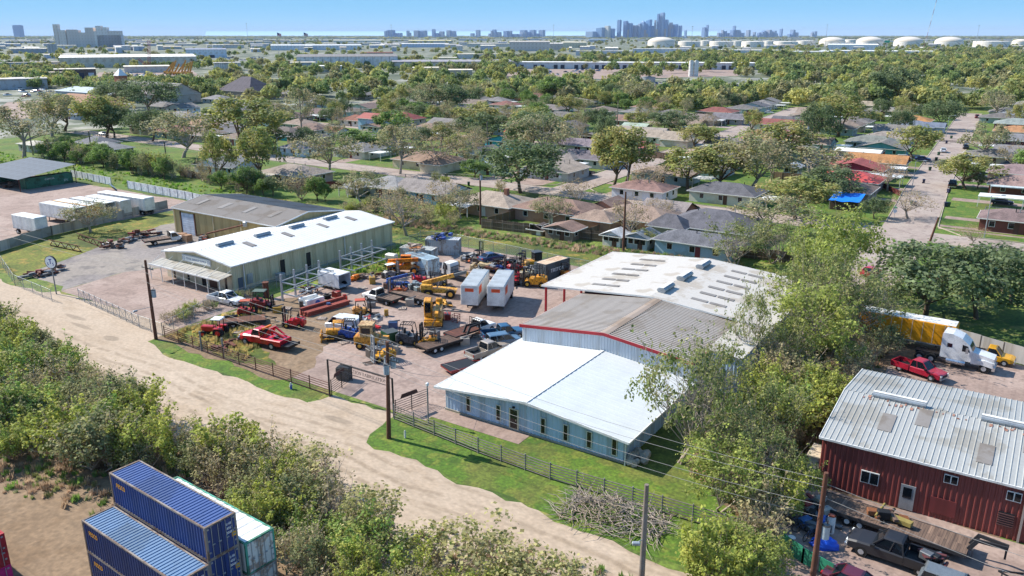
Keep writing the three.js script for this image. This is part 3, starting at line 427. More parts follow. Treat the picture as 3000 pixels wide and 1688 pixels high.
function car(label, type, color, group, cat) {
  const m = typeof color === 'number' ? gloss(color) : color;
  if (type === 'pickup') {
    const o = thing('pickup_truck', label, cat || 'pickup', group);
    hull([[-0.75, 0.95, 0.45, 1.08], [1.2, 0.96, 0.42, 1.12], [2.2, 0.95, 0.42, 1.08], [2.75, 0.9, 0.45, 0.98], [2.88, 0.82, 0.5, 0.9]]).to(o, 'body', m);
    glasshouse(o, -0.72, 1.35, 1.06, 0.86, -0.55, 0.62, 1.82, 0.7, m, [0.42]);
    const b = mb(); for (const s of [-1, 1]) b.bx(-2.9, -0.78, 0.5, 1.12, s * 0.95 - 0.06, s * 0.95 + 0.06); b.bx(-2.92, -2.8, 0.5, 1.1, -0.95, 0.95).bx(-2.9, -0.75, 0.5, 0.62, -0.95, 0.95); b.to(o, 'cargo_bed', m);
    mb().bx(-2.8, -0.85, 0.62, 0.64, -0.88, 0.88).to(o, 'bed_liner', BLACK);
    mb().bx(2.8, 2.98, 0.4, 0.62, -0.88, 0.88).to(o, 'front_bumper', CHROME); mb().bx(-3.05, -2.9, 0.42, 0.6, -0.88, 0.88).to(o, 'rear_bumper', CHROME);
    for (const s of [-0.72, 0.72]) { mb().bx(2.78, 2.9, 0.72, 0.92, s - 0.15, s + 0.15).to(o, 'headlight', LAMP_CLEAR); mb().bx(-2.95, -2.88, 0.75, 1.05, s * 1.2 - 0.06, s * 1.2 + 0.06).to(o, 'tail_light', LAMP_RED); }
    mb().bx(2.8, 2.92, 0.64, 0.9, -0.5, 0.5).to(o, 'grille', BLACK); for (const s of [-1, 1]) mb().bx(1.05, 1.3, 1.1, 1.3, s * 1.05 - 0.1, s * 1.05 + 0.1).to(o, 'mirror', BLACK);
    wheels(o, [1.85, -1.85], 0.84, 0.39, 0.26); return o;
  }
  const o = thing(type === 'suv' ? 'sport_utility_car' : type === 'van' ? 'parked_van' : 'parked_car', label, cat || (type === 'van' ? 'van' : 'car'), group);
  if (type === 'suv') { hull([[-2.35, 0.8, 0.4, 1.0], [-2.2, 0.92, 0.35, 1.1], [1.0, 0.94, 0.32, 1.08], [1.95, 0.92, 0.35, 1.0], [2.3, 0.85, 0.4, 0.85], [2.38, 0.75, 0.45, 0.75]]).to(o, 'body', m); glasshouse(o, -2.2, 1.25, 1.05, 0.86, -2.0, 0.45, 1.72, 0.68, m, [0.33, 0.64]); }
  else if (type === 'van') { hull([[-2.6, 0.95, 0.4, 1.2], [1.5, 0.97, 0.36, 1.2], [2.3, 0.92, 0.4, 1.05], [2.55, 0.85, 0.45, 0.9]]).to(o, 'body', m); mb().rbox(-2.58, 0.7, 1.1, 2.1, -0.9, 0.9, 0.12).to(o, 'cargo_box', m); glasshouse(o, 0.4, 2.0, 1.16, 0.88, 0.5, 1.2, 2.0, 0.76, m); }
  else { hull([[-2.32, 0.7, 0.42, 0.8], [-2.2, 0.84, 0.3, 0.98], [-1.2, 0.9, 0.26, 1.0], [0.9, 0.9, 0.26, 0.98], [1.9, 0.87, 0.28, 0.84], [2.25, 0.78, 0.34, 0.72], [2.34, 0.6, 0.4, 0.62]]).to(o, 'body', m); glasshouse(o, -1.7, 1.1, 0.94, 0.8, -1.0, 0.3, 1.42, 0.62, m, [0.5]); }
  const f = type === 'van' ? 2.52 : 2.26, b = type === 'van' ? -2.6 : -2.28;
  for (const s of [-0.62, 0.62]) { mb().bx(f - 0.08, f + 0.06, 0.6, 0.74, s - 0.16, s + 0.16).to(o, 'headlight', LAMP_CLEAR); mb().bx(b - 0.06, b + 0.08, 0.74, 0.92, s - 0.16, s + 0.16).to(o, 'tail_light', LAMP_RED); }
  wheels(o, [1.42, -1.42], 0.8, 0.33, 0.22); return o;
}
function recolor(o, m) { o.traverse(c => { if (['body', 'cabin_roof', 'pillar', 'cargo_bed', 'cargo_box'].includes(c.name)) c.material = m; }); return o; }

function container(label, { len = 12.19, h = 2.9, color, roof, group, doorColor, word, wordColor = '#e8a21c', flat, name = 'shipping_container', frameColor }) {
  const o = thing(name, label, 'container', group), w = 2.44, x = len / 2, z = w / 2, m = color, fm = frameColor || m;
  const f = mb(); for (const sx of [-1, 1]) for (const sz of [-1, 1]) f.bx(sx * x - (sx > 0 ? 0.16 : 0), sx * x + (sx > 0 ? 0 : 0.16), 0, h, sz * z - (sz > 0 ? 0.16 : 0), sz * z + (sz > 0 ? 0 : 0.16));
  for (const sz of [-1, 1]) for (const y of [0, h - 0.12]) f.bx(-x + 0.16, x - 0.16, y, y + 0.12, sz * (z - 0.06) - 0.06, sz * (z - 0.06) + 0.06);
  for (const sx of [-1, 1]) for (const y of [0, h - 0.12]) f.bx(sx * (x - 0.08) - 0.08, sx * (x - 0.08) + 0.08, y, y + 0.12, -z + 0.16, z - 0.16); f.to(o, 'frame', fm);
  const dp = flat ? 0.008 : 0.065, pt = flat ? 0.9 : 0.34;
  for (const s of [-1, 1]) mb().ribs([-s * (x - 0.16), 0.12, s * (z - 0.06)], [s, 0, 0], [0, 1, 0], [0, 0, s], len - 0.32, h - 0.24, pt, dp, 0.5).to(o, 'side_panel', m);
  mb().ribs([-x + 0.1, h - 0.075, z - 0.1], [1, 0, 0], [0, 0, -1], [0, 1, 0], len - 0.2, w - 0.2, flat ? 0.9 : 0.34, 0.05, 0.5).to(o, 'roof_panel', roof || m);
  mb().ribs([-x + 0.05, 0.12, -z + 0.16], [0, 0, 1], [0, 1, 0], [-1, 0, 0], w - 0.32, h - 0.24, 0.28, 0.04, 0.5).to(o, 'end_panel', m);
  for (const s of [-1, 1]) { // doors at +x
    const d = mb().bx(x - 0.06, x, 0.14, h - 0.14, s * 0.54 - 0.52, s * 0.54 + 0.52).to(o, 'door', doorColor || m);
    for (const k of [-0.28, 0.22]) { mb().cyl([x + 0.04, 0.1, s * 0.54 + k], [x + 0.04, h - 0.1, s * 0.54 + k], 0.025, 0.025, 5).to(d, 'lock_rod', ZINC); mb().bx(x, x + 0.07, 1.05, 1.13, s * 0.54 + k - 0.18, s * 0.54 + k + 0.03).to(d, 'handle', ZINC); }
    for (const y of [0.5, 1.4, 2.3]) mb().bx(x, x + 0.03, y, y + 0.12, s * 1.0 - 0.07, s * 1.0 + 0.07).to(d, 'hinge', ZINC);
  }
  if (word) { const t = textTex([word], { fg: wordColor, font: 'bold 104px sans-serif' }); printed(o, 'lettering', t, [-x + 0.5, h - 1.05, z + 0.012], [2.0, 0, 0], [0, 0.62, 0], { cut: 1 }); }
  return o;
}
function vanTrailer(label, { len = 12, h = 2.75, floor = 1.1, color = WHITE, roof, group, sign, open, name = 'box_trailer' }) {
  const o = thing(name, label, 'trailer', group), x = len / 2, z = 1.25, y = floor;
  if (open) { const g = mb(); g.bx(-x, x, y, y + 0.1, -z, z).bx(-x, x, y + h - 0.08, y + h, -z, z).bx(-x, -x + 0.08, y + 0.1, y + h - 0.08, -z, z); for (const s of [-1, 1]) g.bx(-x + 0.08, x, y + 0.1, y + h - 0.08, s * z - (s > 0 ? 0.07 : 0), s * z + (s > 0 ? 0 : 0.07)); g.to(o, 'body', color); }
  else mb().rbox(-x, x, y, y + h, -z, z, 0.07).to(o, 'body', color);
  mb().bx(-x + 0.1, x - 0.1, y + h + 0.003, y + h + 0.03, -z + 0.1, z - 0.1).to(o, 'roof_skin', roof || WHITE);
  const r = mb(); for (const s of [-1, 1]) r.bx(-x, x, y - 0.02, y + 0.14, s * z + (s > 0 ? 0.004 : -0.02), s * z + (s > 0 ? 0.02 : -0.004)); r.to(o, 'base_rail', ZINC);
  for (let k = 1; k < len / 1.2; k++) for (const s of [-1, 1]) mb().bx(-x + k * 1.2 - 0.02, -x + k * 1.2 + 0.02, y + 0.16, y + h - 0.1, s * z + (s > 0 ? 0.003 : -0.012), s * z + (s > 0 ? 0.012 : -0.003)).to(o, 'panel_seam', M(0xc9ccce, { roughness: 0.4 }));
  mb().bx(-x + 0.3, x - 0.3, y - 0.3, y - 0.02, -0.45, 0.45).to(o, 'chassis_rail', BLACK);
  wheels(o, [x - 1.2, x - 2.45].slice(0, len > 9 ? 2 : 1), 1.02, 0.5, 0.4);
  for (const s of [-0.7, 0.7]) mb().bx(-x + 1.9, -x + 2.05, 0.02, y, s - 0.07, s + 0.07).to(o, 'landing_leg', STEEL);
  for (const s of [-1, 1]) mb().bx(x - 0.01, x + 0.02, 0.5, 0.62, s * 0.6 - 0.5, s * 0.6 + 0.5).to(o, 'underrun_bar', STEEL);
  if (sign) { const t = textTex(['YELLOW'], { w: 256, h: 96, bg: '#e2541f', fg: '#9c2b12', font: 'bold 52px sans-serif' }); printed(o, 'sign_panel', t, [-x - 0.012, y + h - 0.95, -0.62], [0, 0, 1.24], [0, 0.5, 0]); printed(o, 'sign_panel', t, [-x + 0.6, y + h - 1.45, z + 0.03], [1.8, 0, 0], [0, 1.1, 0]); }
  return o;
}
function forklift(label, color, { s = 1, cage = BLACK, mast = BLACK, mastH = 2.3, canopy, group = 'forklifts parked in the machinery yard', forks = true, body2 } = {}) {
  const o = thing('forklift', label, 'forklift', group), m = typeof color === 'number' ? paint(color, T.wear) : color;
  mb().prism([[-1.25, 0.3], [1.0, 0.3], [1.0, 0.62], [0.55, 0.7], [0.5, 0.95], [-0.1, 0.95], [-0.2, 1.15], [-1.0, 1.18], [-1.25, 0.95]].map(p => [p[0] * s, p[1] * s]), -0.52 * s, 0.52 * s).to(o, 'chassis', m);
  mb().rbox(-1.35 * s, -0.8 * s, 0.35 * s, 1.08 * s, -0.56 * s, 0.56 * s, 0.12).to(o, 'counterweight', body2 || m);
  const c = mb(), T2 = 2.12 * s; for (const z of [-0.46, 0.46]) c.bar([0.62 * s, 0.7 * s, z * s], [0.35 * s, T2, z * s], 0.08).bar([-0.95 * s, 1.1 * s, z * s], [-0.8 * s, T2, z * s], 0.08).bar([0.38 * s, T2, z * s], [-0.82 * s, T2, z * s], 0.08); for (let k = 0; k < 6; k++) c.bar([(-0.82 + k * 0.235) * s, T2 + 0.02, -0.46 * s], [(-0.82 + k * 0.235) * s, T2 + 0.02, 0.46 * s], 0.06, 0.05); c.to(o, 'overhead_guard', cage);
  if (canopy) mb().rbox(-0.95 * s, 0.5 * s, T2 + 0.05, T2 + 0.13, -0.55 * s, 0.55 * s, 0.04).to(o, 'canopy', canopy);
  const st = mb().rbox(-0.55 * s, -0.05 * s, 1.0 * s, 1.12 * s, -0.25 * s, 0.25 * s).to(o, 'seat', BLACK); mb().rbox(-0.62 * s, -0.48 * s, 1.05 * s, 1.6 * s, -0.25 * s, 0.25 * s).to(st, 'backrest', BLACK);
  mb().bar([0.45 * s, 0.95 * s, 0], [0.25 * s, 1.35 * s, 0], 0.05).cyl([0.2 * s, 1.32 * s, 0], [0.27 * s, 1.4 * s, 0], 0.17 * s, 0.17 * s, 8).to(o, 'steering_wheel', BLACK);
  const k = mb(); for (const z of [-0.34, 0.34]) k.bx(1.04 * s, 1.2 * s, 0.12, mastH * s, z * s - 0.06, z * s + 0.06); for (const y of [0.5, 1.3, 2.15]) if (y < mastH) k.bx(1.06 * s, 1.16 * s, y * s, y * s + 0.1, -0.34 * s, 0.34 * s); k.bx(1.06 * s, 1.16 * s, mastH * s - 0.12, mastH * s, -0.34 * s, 0.34 * s); const mo = k.to(o, 'mast', mast);
  mb().cyl([1.1 * s, 0.3, 0], [1.1 * s, mastH * s - 0.2, 0], 0.06, 0.06, 6).to(mo, 'lift_cylinder', CHROME);
  const r = mb().bx(1.22 * s, 1.3 * s, 0.1, 0.2, -0.5 * s, 0.5 * s).bx(1.22 * s, 1.3 * s, 0.5, 0.62, -0.5 * s, 0.5 * s); for (const z of [-0.45, 0, 0.45]) r.bx(1.22 * s, 1.28 * s, 0.2, 1.1, z * s - 0.03, z * s + 0.03); r.to(o, 'carriage', mast);
  if (forks) for (const z of [-0.3, 0.3]) mb().bx(1.3 * s, 2.3 * s, 0.06, 0.12, z * s - 0.07, z * s + 0.07).to(o, 'fork', BLACK);
  wheels(o, [0.72 * s], 0.52 * s, 0.34 * s, 0.26 * s, M(0xc9a13a)); wheels(o, [-0.78 * s], 0.5 * s, 0.29 * s, 0.22 * s, M(0xc9a13a)); return o;
}
function flatbed(label, { cab = WHITE, deck = DECK, len = 4.6, cabover, group, rail }) { // truck with a flat deck
  const o = thing('flatbed_truck', label, 'truck', group), b = -len;
  if (cabover) { mb().prism([[0.15, 0.75], [2.0, 0.75], [2.05, 1.5], [1.8, 2.55], [0.25, 2.6], [0.15, 2.2]], -1.05, 1.05).to(o, 'cab', cab); mb().quad([2.07, 1.52, -0.92], [2.07, 1.52, 0.92], [1.85, 2.4, 0.85], [1.85, 2.4, -0.85]).to(o, 'windscreen', GLASS); for (const s of [-1.06, 1.06]) mb().quad([0.75, 1.55, s], [1.75, 1.55, s], [1.6, 2.3, s], [0.75, 2.3, s]).to(o, 'side_window', GLASS); mb().bx(2.0, 2.14, 0.5, 0.8, -1, 1).to(o, 'bumper', BLACK); wheels(o, [1.15], 0.95, 0.45, 0.3); }
  else { hull([[0.1, 0.95, 0.5, 1.15], [1.5, 0.96, 0.5, 1.15], [2.6, 0.94, 0.5, 1.08], [3.0, 0.86, 0.55, 0.95]]).to(o, 'body', cab); glasshouse(o, 0.12, 1.65, 1.12, 0.88, 0.2, 1.0, 1.9, 0.74, cab); mb().bx(2.95, 3.1, 0.45, 0.7, -0.9, 0.9).to(o, 'bumper', CHROME); for (const s of [-0.7, 0.7]) mb().bx(2.94, 3.03, 0.75, 0.92, s - 0.13, s + 0.13).to(o, 'headlight', LAMP_CLEAR); wheels(o, [2.05], 0.84, 0.4, 0.26); }
  mb().bx(b, 0, 0.92, 1.04, -1.15, 1.15).to(o, 'deck', deck); const e = mb(); for (const s of [-1, 1]) e.bx(b, 0, 0.84, 1.07, s * 1.15 - (s > 0 ? 0 : 0.06), s * 1.15 + (s > 0 ? 0.06 : 0)); e.bx(b - 0.06, b, 0.8, 1.07, -1.2, 1.2).to(o, 'side_rail', BLACK);
  mb().bx(b + 0.1, 0.6, 0.6, 0.9, -0.42, 0.42).to(o, 'chassis_rail', BLACK);
  if (rail !== 0) { const h = mb(), top = rail || 2.05; for (let k = 0; k <= 6; k++) h.bar([-0.06, 1.04, -1.0 + k / 3], [-0.06, top, -1.0 + k / 3], 0.05); h.bar([-0.06, top, -1.05], [-0.06, top, 1.05], 0.07).bar([-0.06, 1.5, -1.05], [-0.06, 1.5, 1.05], 0.05).to(o, 'headboard', BLACK); }
  for (const s of [-0.95, 0.95]) for (const d of [-0.16, 0.16]) wheel(o, b * 0.62, s + d * Math.sign(s) - 0.16 * Math.sign(s), 0.42, 0.24);
  for (const s of [-0.9, 0.9]) mb().bx(b - 0.1, b - 0.06, 0.72, 0.86, s - 0.1, s + 0.1).to(o, 'tail_light', LAMP_RED); return o;
}
function deckTrailer(label, { len = 7, axles = 2, deck = DECK, neck, h = 0.85, r = 0.38, group, tone = BLACK, wide = 1.2 }) {
  const o = thing('flatbed_trailer', label, 'trailer', group), x = len / 2; mb().bx(-x, x, h - 0.08, h, -wide, wide).to(o, 'deck', deck);
  const f = mb(); for (const s of [-1, 1]) f.bx(-x, x, h - 0.28, h + 0.02, s * wide - (s > 0 ? 0 : 0.08), s * wide + (s > 0 ? 0.08 : 0)).bx(-x + 0.2, x, h - 0.45, h - 0.08, s * 0.5 - 0.06, s * 0.5 + 0.06); for (let k = 0; k <= 6; k++) f.bx(-x + k * len / 6.2, -x + k * len / 6.2 + 0.07, h - 0.26, h - 0.08, -wide, wide); f.to(o, 'frame', tone);
  for (let k = 0; k < axles; k++) wheels(o, [-x * 0.35 - k * (2 * r + 0.12)], wide - 0.14, r, 0.26, M(0xd8d8d4));
  if (neck) { const g = mb(); for (const s of [-0.4, 0.4]) g.bar([x, h, s], [x + 0.5, h + 0.95, s], 0.14, 0.3).bar([x + 0.4, h + 0.9, s], [x + 2.4, h + 0.9, s * 0.4], 0.14, 0.26); g.bar([x + 2.3, h + 0.95, 0], [x + 2.3, h - 0.1, 0], 0.14).to(o, 'gooseneck', tone); }
  else mb().bar([x, h - 0.2, 0.7], [x + 1.5, h - 0.25, 0], 0.1).bar([x, h - 0.2, -0.7], [x + 1.5, h - 0.25, 0], 0.1).to(o, 'tongue', tone);
  mb().bx(x + (neck ? 0.2 : 1.2), x + (neck ? 0.3 : 1.3), 0, h - 0.1, -0.06, 0.06).to(o, 'jack', STEEL); return o;
}
function telehandler(label, color, { s = 1, boomUp = 0.12, name = 'telehandler', cab = true, ext = 1 } = {}) {
  const o = thing(name, label, 'lift', null), m = paint(color, T.wear);
  mb().prism([[-2.3, 0.6], [2.1, 0.6], [2.2, 0.95], [0.6, 1.15], [-1.2, 1.2], [-2.35, 1.35], [-2.45, 0.9]].map(p => [p[0] * s, p[1] * s]), -0.6 * s, 0.6 * s).to(o, 'chassis', m);
  mb().rbox(-2.4 * s, -0.9 * s, 1.15 * s, 1.75 * s, 0.1 * s, 0.95 * s, 0.1).to(o, 'engine_cover', m);
  if (cab) { const c = mb().rbox(-0.5 * s, 0.8 * s, 0.95 * s, 2.35 * s, -1.05 * s, -0.35 * s, 0.08).to(o, 'cab', GLASS); const k = mb(); for (const [x, z] of [[-0.5, -1.05], [0.8, -1.05], [-0.5, -0.35], [0.8, -0.35]]) k.bar([x * s, 0.95 * s, z * s], [x * s, 2.4 * s, z * s], 0.09); k.bx(-0.58 * s, 0.88 * s, 2.36 * s, 2.45 * s, -1.12 * s, -0.28 * s).bx(-0.54 * s, 0.84 * s, 0.9 * s, 1.35 * s, -1.09 * s, -0.31 * s).to(c, 'cab_frame', m); }
  const a = [-2.1 * s, 1.75 * s, 0], d = [Math.cos(boomUp), Math.sin(boomUp), 0], at = t => V(a, S(d, t * s));
  const b = mb().bar(at(-0.2), at(4.1), 0.46 * s, 0.5 * s).to(o, 'boom', m); mb().bar(at(4), at(4.6 + ext), 0.32 * s, 0.36 * s).to(b, 'inner_boom', M(0x6c6f70, { tex: T.grain })); mb().bar([-0.4 * s, 1.1 * s, 0], at(2.2), 0.14 * s).to(b, 'lift_cylinder', CHROME); mb().bar(at(4.6 + ext), V(at(4.7 + ext), [0.1, -0.9 * s, 0]), 0.3 * s).to(b, 'boom_head', m);
  wheels(o, [1.45 * s, -1.45 * s], 0.85 * s, 0.58 * s, 0.42 * s, M(color)); return o;
}
// ---------- the machinery yard ----------
const CLOSE = 'machines crowded in the yard';
putAB(car('white pickup parked beside the tan building wall', 'pickup', 0xf4f4f2), 622, 880, 708, 897);
putPx(forklift('old red forklift with flat orange canopy in weeds by the hedge', 0xb02f2a, { canopy: paint(0xc8603a), mastH: 1.6 }), 727, 924, 40);
putPx(forklift('red and grey forklift with green canopy against the hedge fence', 0xa23a38, { canopy: paint(0x64705f), s: 1.25, mastH: 1.7 }), 771, 905, 30);
putPx(forklift('bright red forklift standing alone on the mud by the timber trailer', 0xd8202a, { s: 1.15, mastH: 2.4 }), 862, 958, 208);
putPx(forklift('tan forklift with orange canopy at the heap of red lifts', 0xd8a050, { canopy: paint(0xc85a36), mastH: 2.3 }), 1062, 922, 45);
putPx(forklift('blue forklift with black mast raised behind the tan cab machine', 0x2458b8, { s: 1.2, mastH: 3.0 }), 1030, 992, 30);
putPx(forklift('yellow forklift with tall pale grey mast near the gate', 0xe0a52a, { s: 1.1, mast: M(0x9ea3a6, { tex: T.grain, metalness: 0.3 }), mastH: 3.1, cage: STEEL }), 1123, 1056, 245);
putPx(forklift('dark grey forklift with boxy guard in the middle of the yard', 0x55585e, { s: 1.3, mastH: 2.2 }), 1203, 1008, 22);
putPx(forklift('black and yellow forklift beside the gooseneck trailer', 0xe39a1e, { s: 1.15, body2: BLACK, mastH: 1.7 }), 1252, 1016, 215);
putPx(forklift('red forklift wedged behind the tri-axle trailer', 0xc81e30, { s: 1.1, mastH: 1.8 }), 1238, 832, 40);
putPx(forklift('orange-based forklift with grey guard by the blue boom lift', 0xd06a2c, { s: 1.1, mast: STEEL, mastH: 2.2, cage: STEEL }), 1165, 866, 200);
putPx(forklift('grey forklift with tall black mast beside the white flatbed truck', 0x6d7278, { mastH: 3.6 }), 1285, 838, 60);
putPx(forklift('big yellow forklift before the dark grey container', 0xf0a81c, { s: 1.45, mastH: 2.0 }), 1566, 838, 205);
putPx(forklift('cream forklift behind the big yellow forklift', 0xd8cbaa, { s: 1.2, mastH: 2.1 }), 1531, 817, 200);
putPx(forklift('red forklift tucked behind the two pale box trailers', 0xc4202e, { s: 1.3, mastH: 2.1 }), 1508, 830, 300);
putPx(forklift('small grey forklift by the back fence', 0x74787c, { mastH: 2.4, mast: STEEL }), 1527, 778, 100);
putPx(forklift('red forklift in the back row beside the yellow loader', 0xb8262c, { s: 1.1, mastH: 2.4 }), 1512, 795, 60);
putPx(forklift('forklift with tall black mast at the back fence by the blue car', 0x55504c, { mastH: 3.4 }), 1402, 768, 100);
putPx(forklift('orange forklift half under the wide white roof', 0xe08a22, { s: 1.1, mastH: 1.8 }), 1655, 812, 140);
putPx(forklift('grey forklift with white canopy by the orange telehandler', 0x7b7f84, { canopy: WHITE, mastH: 2.5, mast: STEEL }), 1148, 812, 70);
putPx(forklift('blue-guarded forklift in the crowd of machines at the yard back', 0x3a56a0, { mastH: 2.6 }), 1462, 795, 60);
putPx(telehandler('orange telehandler with stubby boom before the pale container', 0xf08a14, { s: 1.15, boomUp: 0.06, ext: 0 }), 1186, 800, 33);
putPx(telehandler('yellow telescopic boom machine behind the tri-axle trailer', 0xe8b04a, { s: 1.15, boomUp: 0.28, cab: false, ext: 1.2 }), 1290, 868, 30);
putPx(telehandler('blue telescopic boom lift among the forklifts', 0x3c5ca8, { s: 0.78, boomUp: 0.22, cab: false, ext: 0.6, name: 'boom_lift' }), 1168, 843, 40);
{ // carry-deck crane
  const o = thing('yellow_crane', 'yellow carry-deck crane with glazed cab in the open yard', 'crane'), m = paint(0xe2a030, T.wear), t = paint(0xd8b27a, T.wear); mb().rbox(-1.9, 1.9, 0.55, 1.25, -1.2, 1.2, 0.1).to(o, 'chassis', m); mb().rbox(-1.5, 1.3, 1.3, 2.3, -1.15, 0.1, 0.1).to(o, 'engine_housing', t);
  const c = mb().rbox(-0.9, 1.1, 1.3, 3.5, 0.2, 1.25, 0.12).to(o, 'cab', m); mb().bx(-0.6, 0.85, 2.2, 3.2, 1.25, 1.27).to(c, 'side_window', GLASS); mb().bx(1.1, 1.12, 1.9, 3.3, 0.32, 1.12).to(c, 'windscreen', GLASS); mb().bx(-0.92, -0.9, 2.3, 3.2, 0.35, 1.1).to(c, 'rear_window', GLASS);
  mb().bar([-1.4, 2.4, -0.5], [2.4, 2.0, -0.5], 0.45, 0.55).to(o, 'boom', m); mb().rbox(-1.9, -1.3, 1.3, 3.1, -1.1, -0.2, 0.1).to(o, 'counterweight', m); mb().bx(1.9, 2.2, 0.4, 1.0, -1.2, 1.2).to(o, 'bumper', m); wheels(o, [1.2, -1.2], 1.05, 0.5, 0.4, M(0xc98e2c)); mb().cyl([2.3, 0.3, 0.2], [2.3, 1.9, -0.5], 0.05, 0.05, 5).to(o, 'hook_cable', STEEL); putPx(o, 1272, 948, 305);
}
{ // yellow cab machine near the gate
  const o = thing('rubber_tyred_tractor', 'tan and yellow boxy cab tractor with small wheels near the gate', 'tractor'), m = paint(0xd99a34, T.wear), t = paint(0xcfae7c, T.wear); mb().rbox(-1.6, 1.5, 0.6, 1.7, -0.85, 0.85, 0.08).to(o, 'body', m); const c = mb().rbox(-0.9, 0.8, 1.7, 3.1, -0.8, 0.8, 0.1).to(o, 'cab', t); for (const s of [-0.81, 0.81]) mb().bx(-0.6, 0.5, 2.1, 2.8, s - 0.01, s + 0.01).to(c, 'side_window', GLASS); mb().bx(0.8, 0.82, 2.1, 2.8, -0.6, 0.6).to(c, 'windscreen', GLASS); mb().rbox(-1.0, 0.9, 3.1, 3.25, -0.9, 0.9, 0.06).to(c, 'cab_roof', t); mb().bx(1.5, 2.5, 0.5, 1.4, -0.8, 0.8).to(o, 'ballast_box', m); wheels(o, [0.9, -0.9, 2.0], 0.75, 0.48, 0.34, M(0xd9a13a)); putPx(o, 1080, 1018, 28);
}
{ // small bulldozer
  const o = thing('bulldozer', 'small yellow bulldozer with blade on the mud edge', 'bulldozer'), m = paint(0xd99b28, T.wear); mb().rbox(-0.9, 1.2, 0.7, 1.4, -0.45, 0.45, 0.1).to(o, 'engine_hood', m); for (const s of [-0.75, 0.75]) { const k = mb(), n = 14; const ring = z => Array.from({ length: n }, (_, i) => { const t = i / n * 2 * Math.PI; return [Math.cos(t) * 0.36 + (Math.cos(t) > 0 ? 0.85 : -0.85), 0.4 + Math.sin(t) * 0.36, z]; }); k.rings([ring(s - 0.2), ring(s + 0.2)], true).to(o, 'track', BLACK); }
  mb().prism([[1.75, 0.05], [1.9, 0.1], [1.8, 0.5], [1.95, 0.95], [1.82, 0.95], [1.68, 0.5]], -1.3, 1.3).to(o, 'blade', m); mb().bar([0.2, 0.45, 1.05], [1.75, 0.4, 1.05], 0.14).bar([0.2, 0.45, -1.05], [1.75, 0.4, -1.05], 0.14).to(o, 'push_arm', m); const g = mb(); for (const [x, z] of [[-1, -0.5], [-1, 0.5], [0.2, -0.5], [0.2, 0.5]]) g.bar([x, 0.9, z], [x, 2.3, z], 0.09); g.bx(-1.1, 0.3, 2.3, 2.38, -0.6, 0.6).to(o, 'roll_cage', m); mb().rbox(-0.8, -0.35, 1, 1.3, -0.3, 0.3).to(o, 'seat', BLACK); putPx(o, 985, 993, 222);
}
{ // red recovery truck
  const o = thing('tow_truck', 'bright red vintage recovery truck with crane arms beside the pipe fence', 'truck'), m = gloss(0xd81024); hull([[-0.2, 1.05, 0.6, 1.5, 0.14], [1.2, 1.06, 0.6, 1.5, 0.14], [2.6, 1.0, 0.62, 1.42, 0.2], [3.3, 0.85, 0.65, 1.25, 0.2]]).to(o, 'body', m); glasshouse(o, -0.1, 1.3, 1.48, 0.9, 0.05, 1.0, 2.2, 0.78, m);
  hull([[-3.4, 1.1, 0.65, 1.35], [-0.3, 1.12, 0.65, 1.35]]).to(o, 'recovery_bed', m); const a = mb(); for (const s of [-0.7, 0.7]) a.bar([-0.6, 1.3, s], [-1.5, 2.5, s * 0.7], 0.2, 0.24).bar([-1.5, 2.5, s * 0.7], [-3.4, 1.6, s * 0.4], 0.16, 0.2); a.bar([-1.5, 2.5, -0.6], [-1.5, 2.5, 0.6], 0.2).to(o, 'crane_arm', m); mb().bar([-0.5, 2.45, -0.8], [-0.5, 2.45, 0.8], 0.28, 0.22).to(o, 'beacon_bar', paint(0xe07a1e)); mb().cyl([-2.2, 1.35, -0.5], [-2.2, 1.35, 0.5], 0.25, 0.25, 10).to(o, 'winch_drum', BLACK); mb().bx(-4.6, -3.4, 0.7, 0.82, -1, 1).bx(-4.7, -4.55, 0.55, 0.9, -1.1, 1.1).to(o, 'wheel_lift', BLACK); mb().bx(3.3, 3.5, 0.55, 0.85, -1, 1).to(o, 'bumper', CHROME);
  for (const s of [-0.75, 0.75]) mb().bx(3.2, 3.36, 0.95, 1.15, s - 0.14, s + 0.14).to(o, 'headlight', LAMP_CLEAR); wheels(o, [2.2, -2.0], 0.95, 0.48, 0.36); putAB(o, 832, 1022, 722, 1000);
}
{ // red farm tractor
  const o = thing('farm_tractor', 'red farm tractor with white sunroof behind the pipe fence', 'tractor'), m = gloss(0xd42a1c); mb().rbox(0, 1.9, 0.75, 1.45, -0.35, 0.35, 0.12).to(o, 'hood', m); mb().rbox(-0.9, 0.1, 0.7, 1.2, -0.5, 0.5, 0.1).to(o, 'body', m); for (const s of [-1, 1]) mb().rbox(-1.2, -0.1, 1.25, 1.4, s * 0.75 - 0.25, s * 0.75 + 0.25, 0.08).to(o, 'mudguard', m); const g = mb(); for (const s of [-0.5, 0.5]) g.bar([-0.9, 1.2, s], [-0.9, 2.4, s], 0.08).bar([0, 1.2, s], [0, 2.4, s], 0.06); g.to(o, 'canopy_frame', BLACK); mb().rbox(-1.1, 0.3, 2.4, 2.52, -0.7, 0.7, 0.06).to(o, 'sunroof', WHITE); wheels(o, [-0.7], 0.75, 0.7, 0.4, M(0xd42a1c)); wheels(o, [1.5], 0.6, 0.42, 0.28, M(0xd42a1c)); putPx(o, 634, 985, 205);
}
putPx(deckTrailer('equipment trailer with orange timber deck and black fenders', { len: 6.2, axles: 2, deck: M(0xe2a878, { tex: T.deck }), h: 0.75, r: 0.4 }), 708, 951, -2).rotation.y = Math.atan2(0.2, 1) * 0;
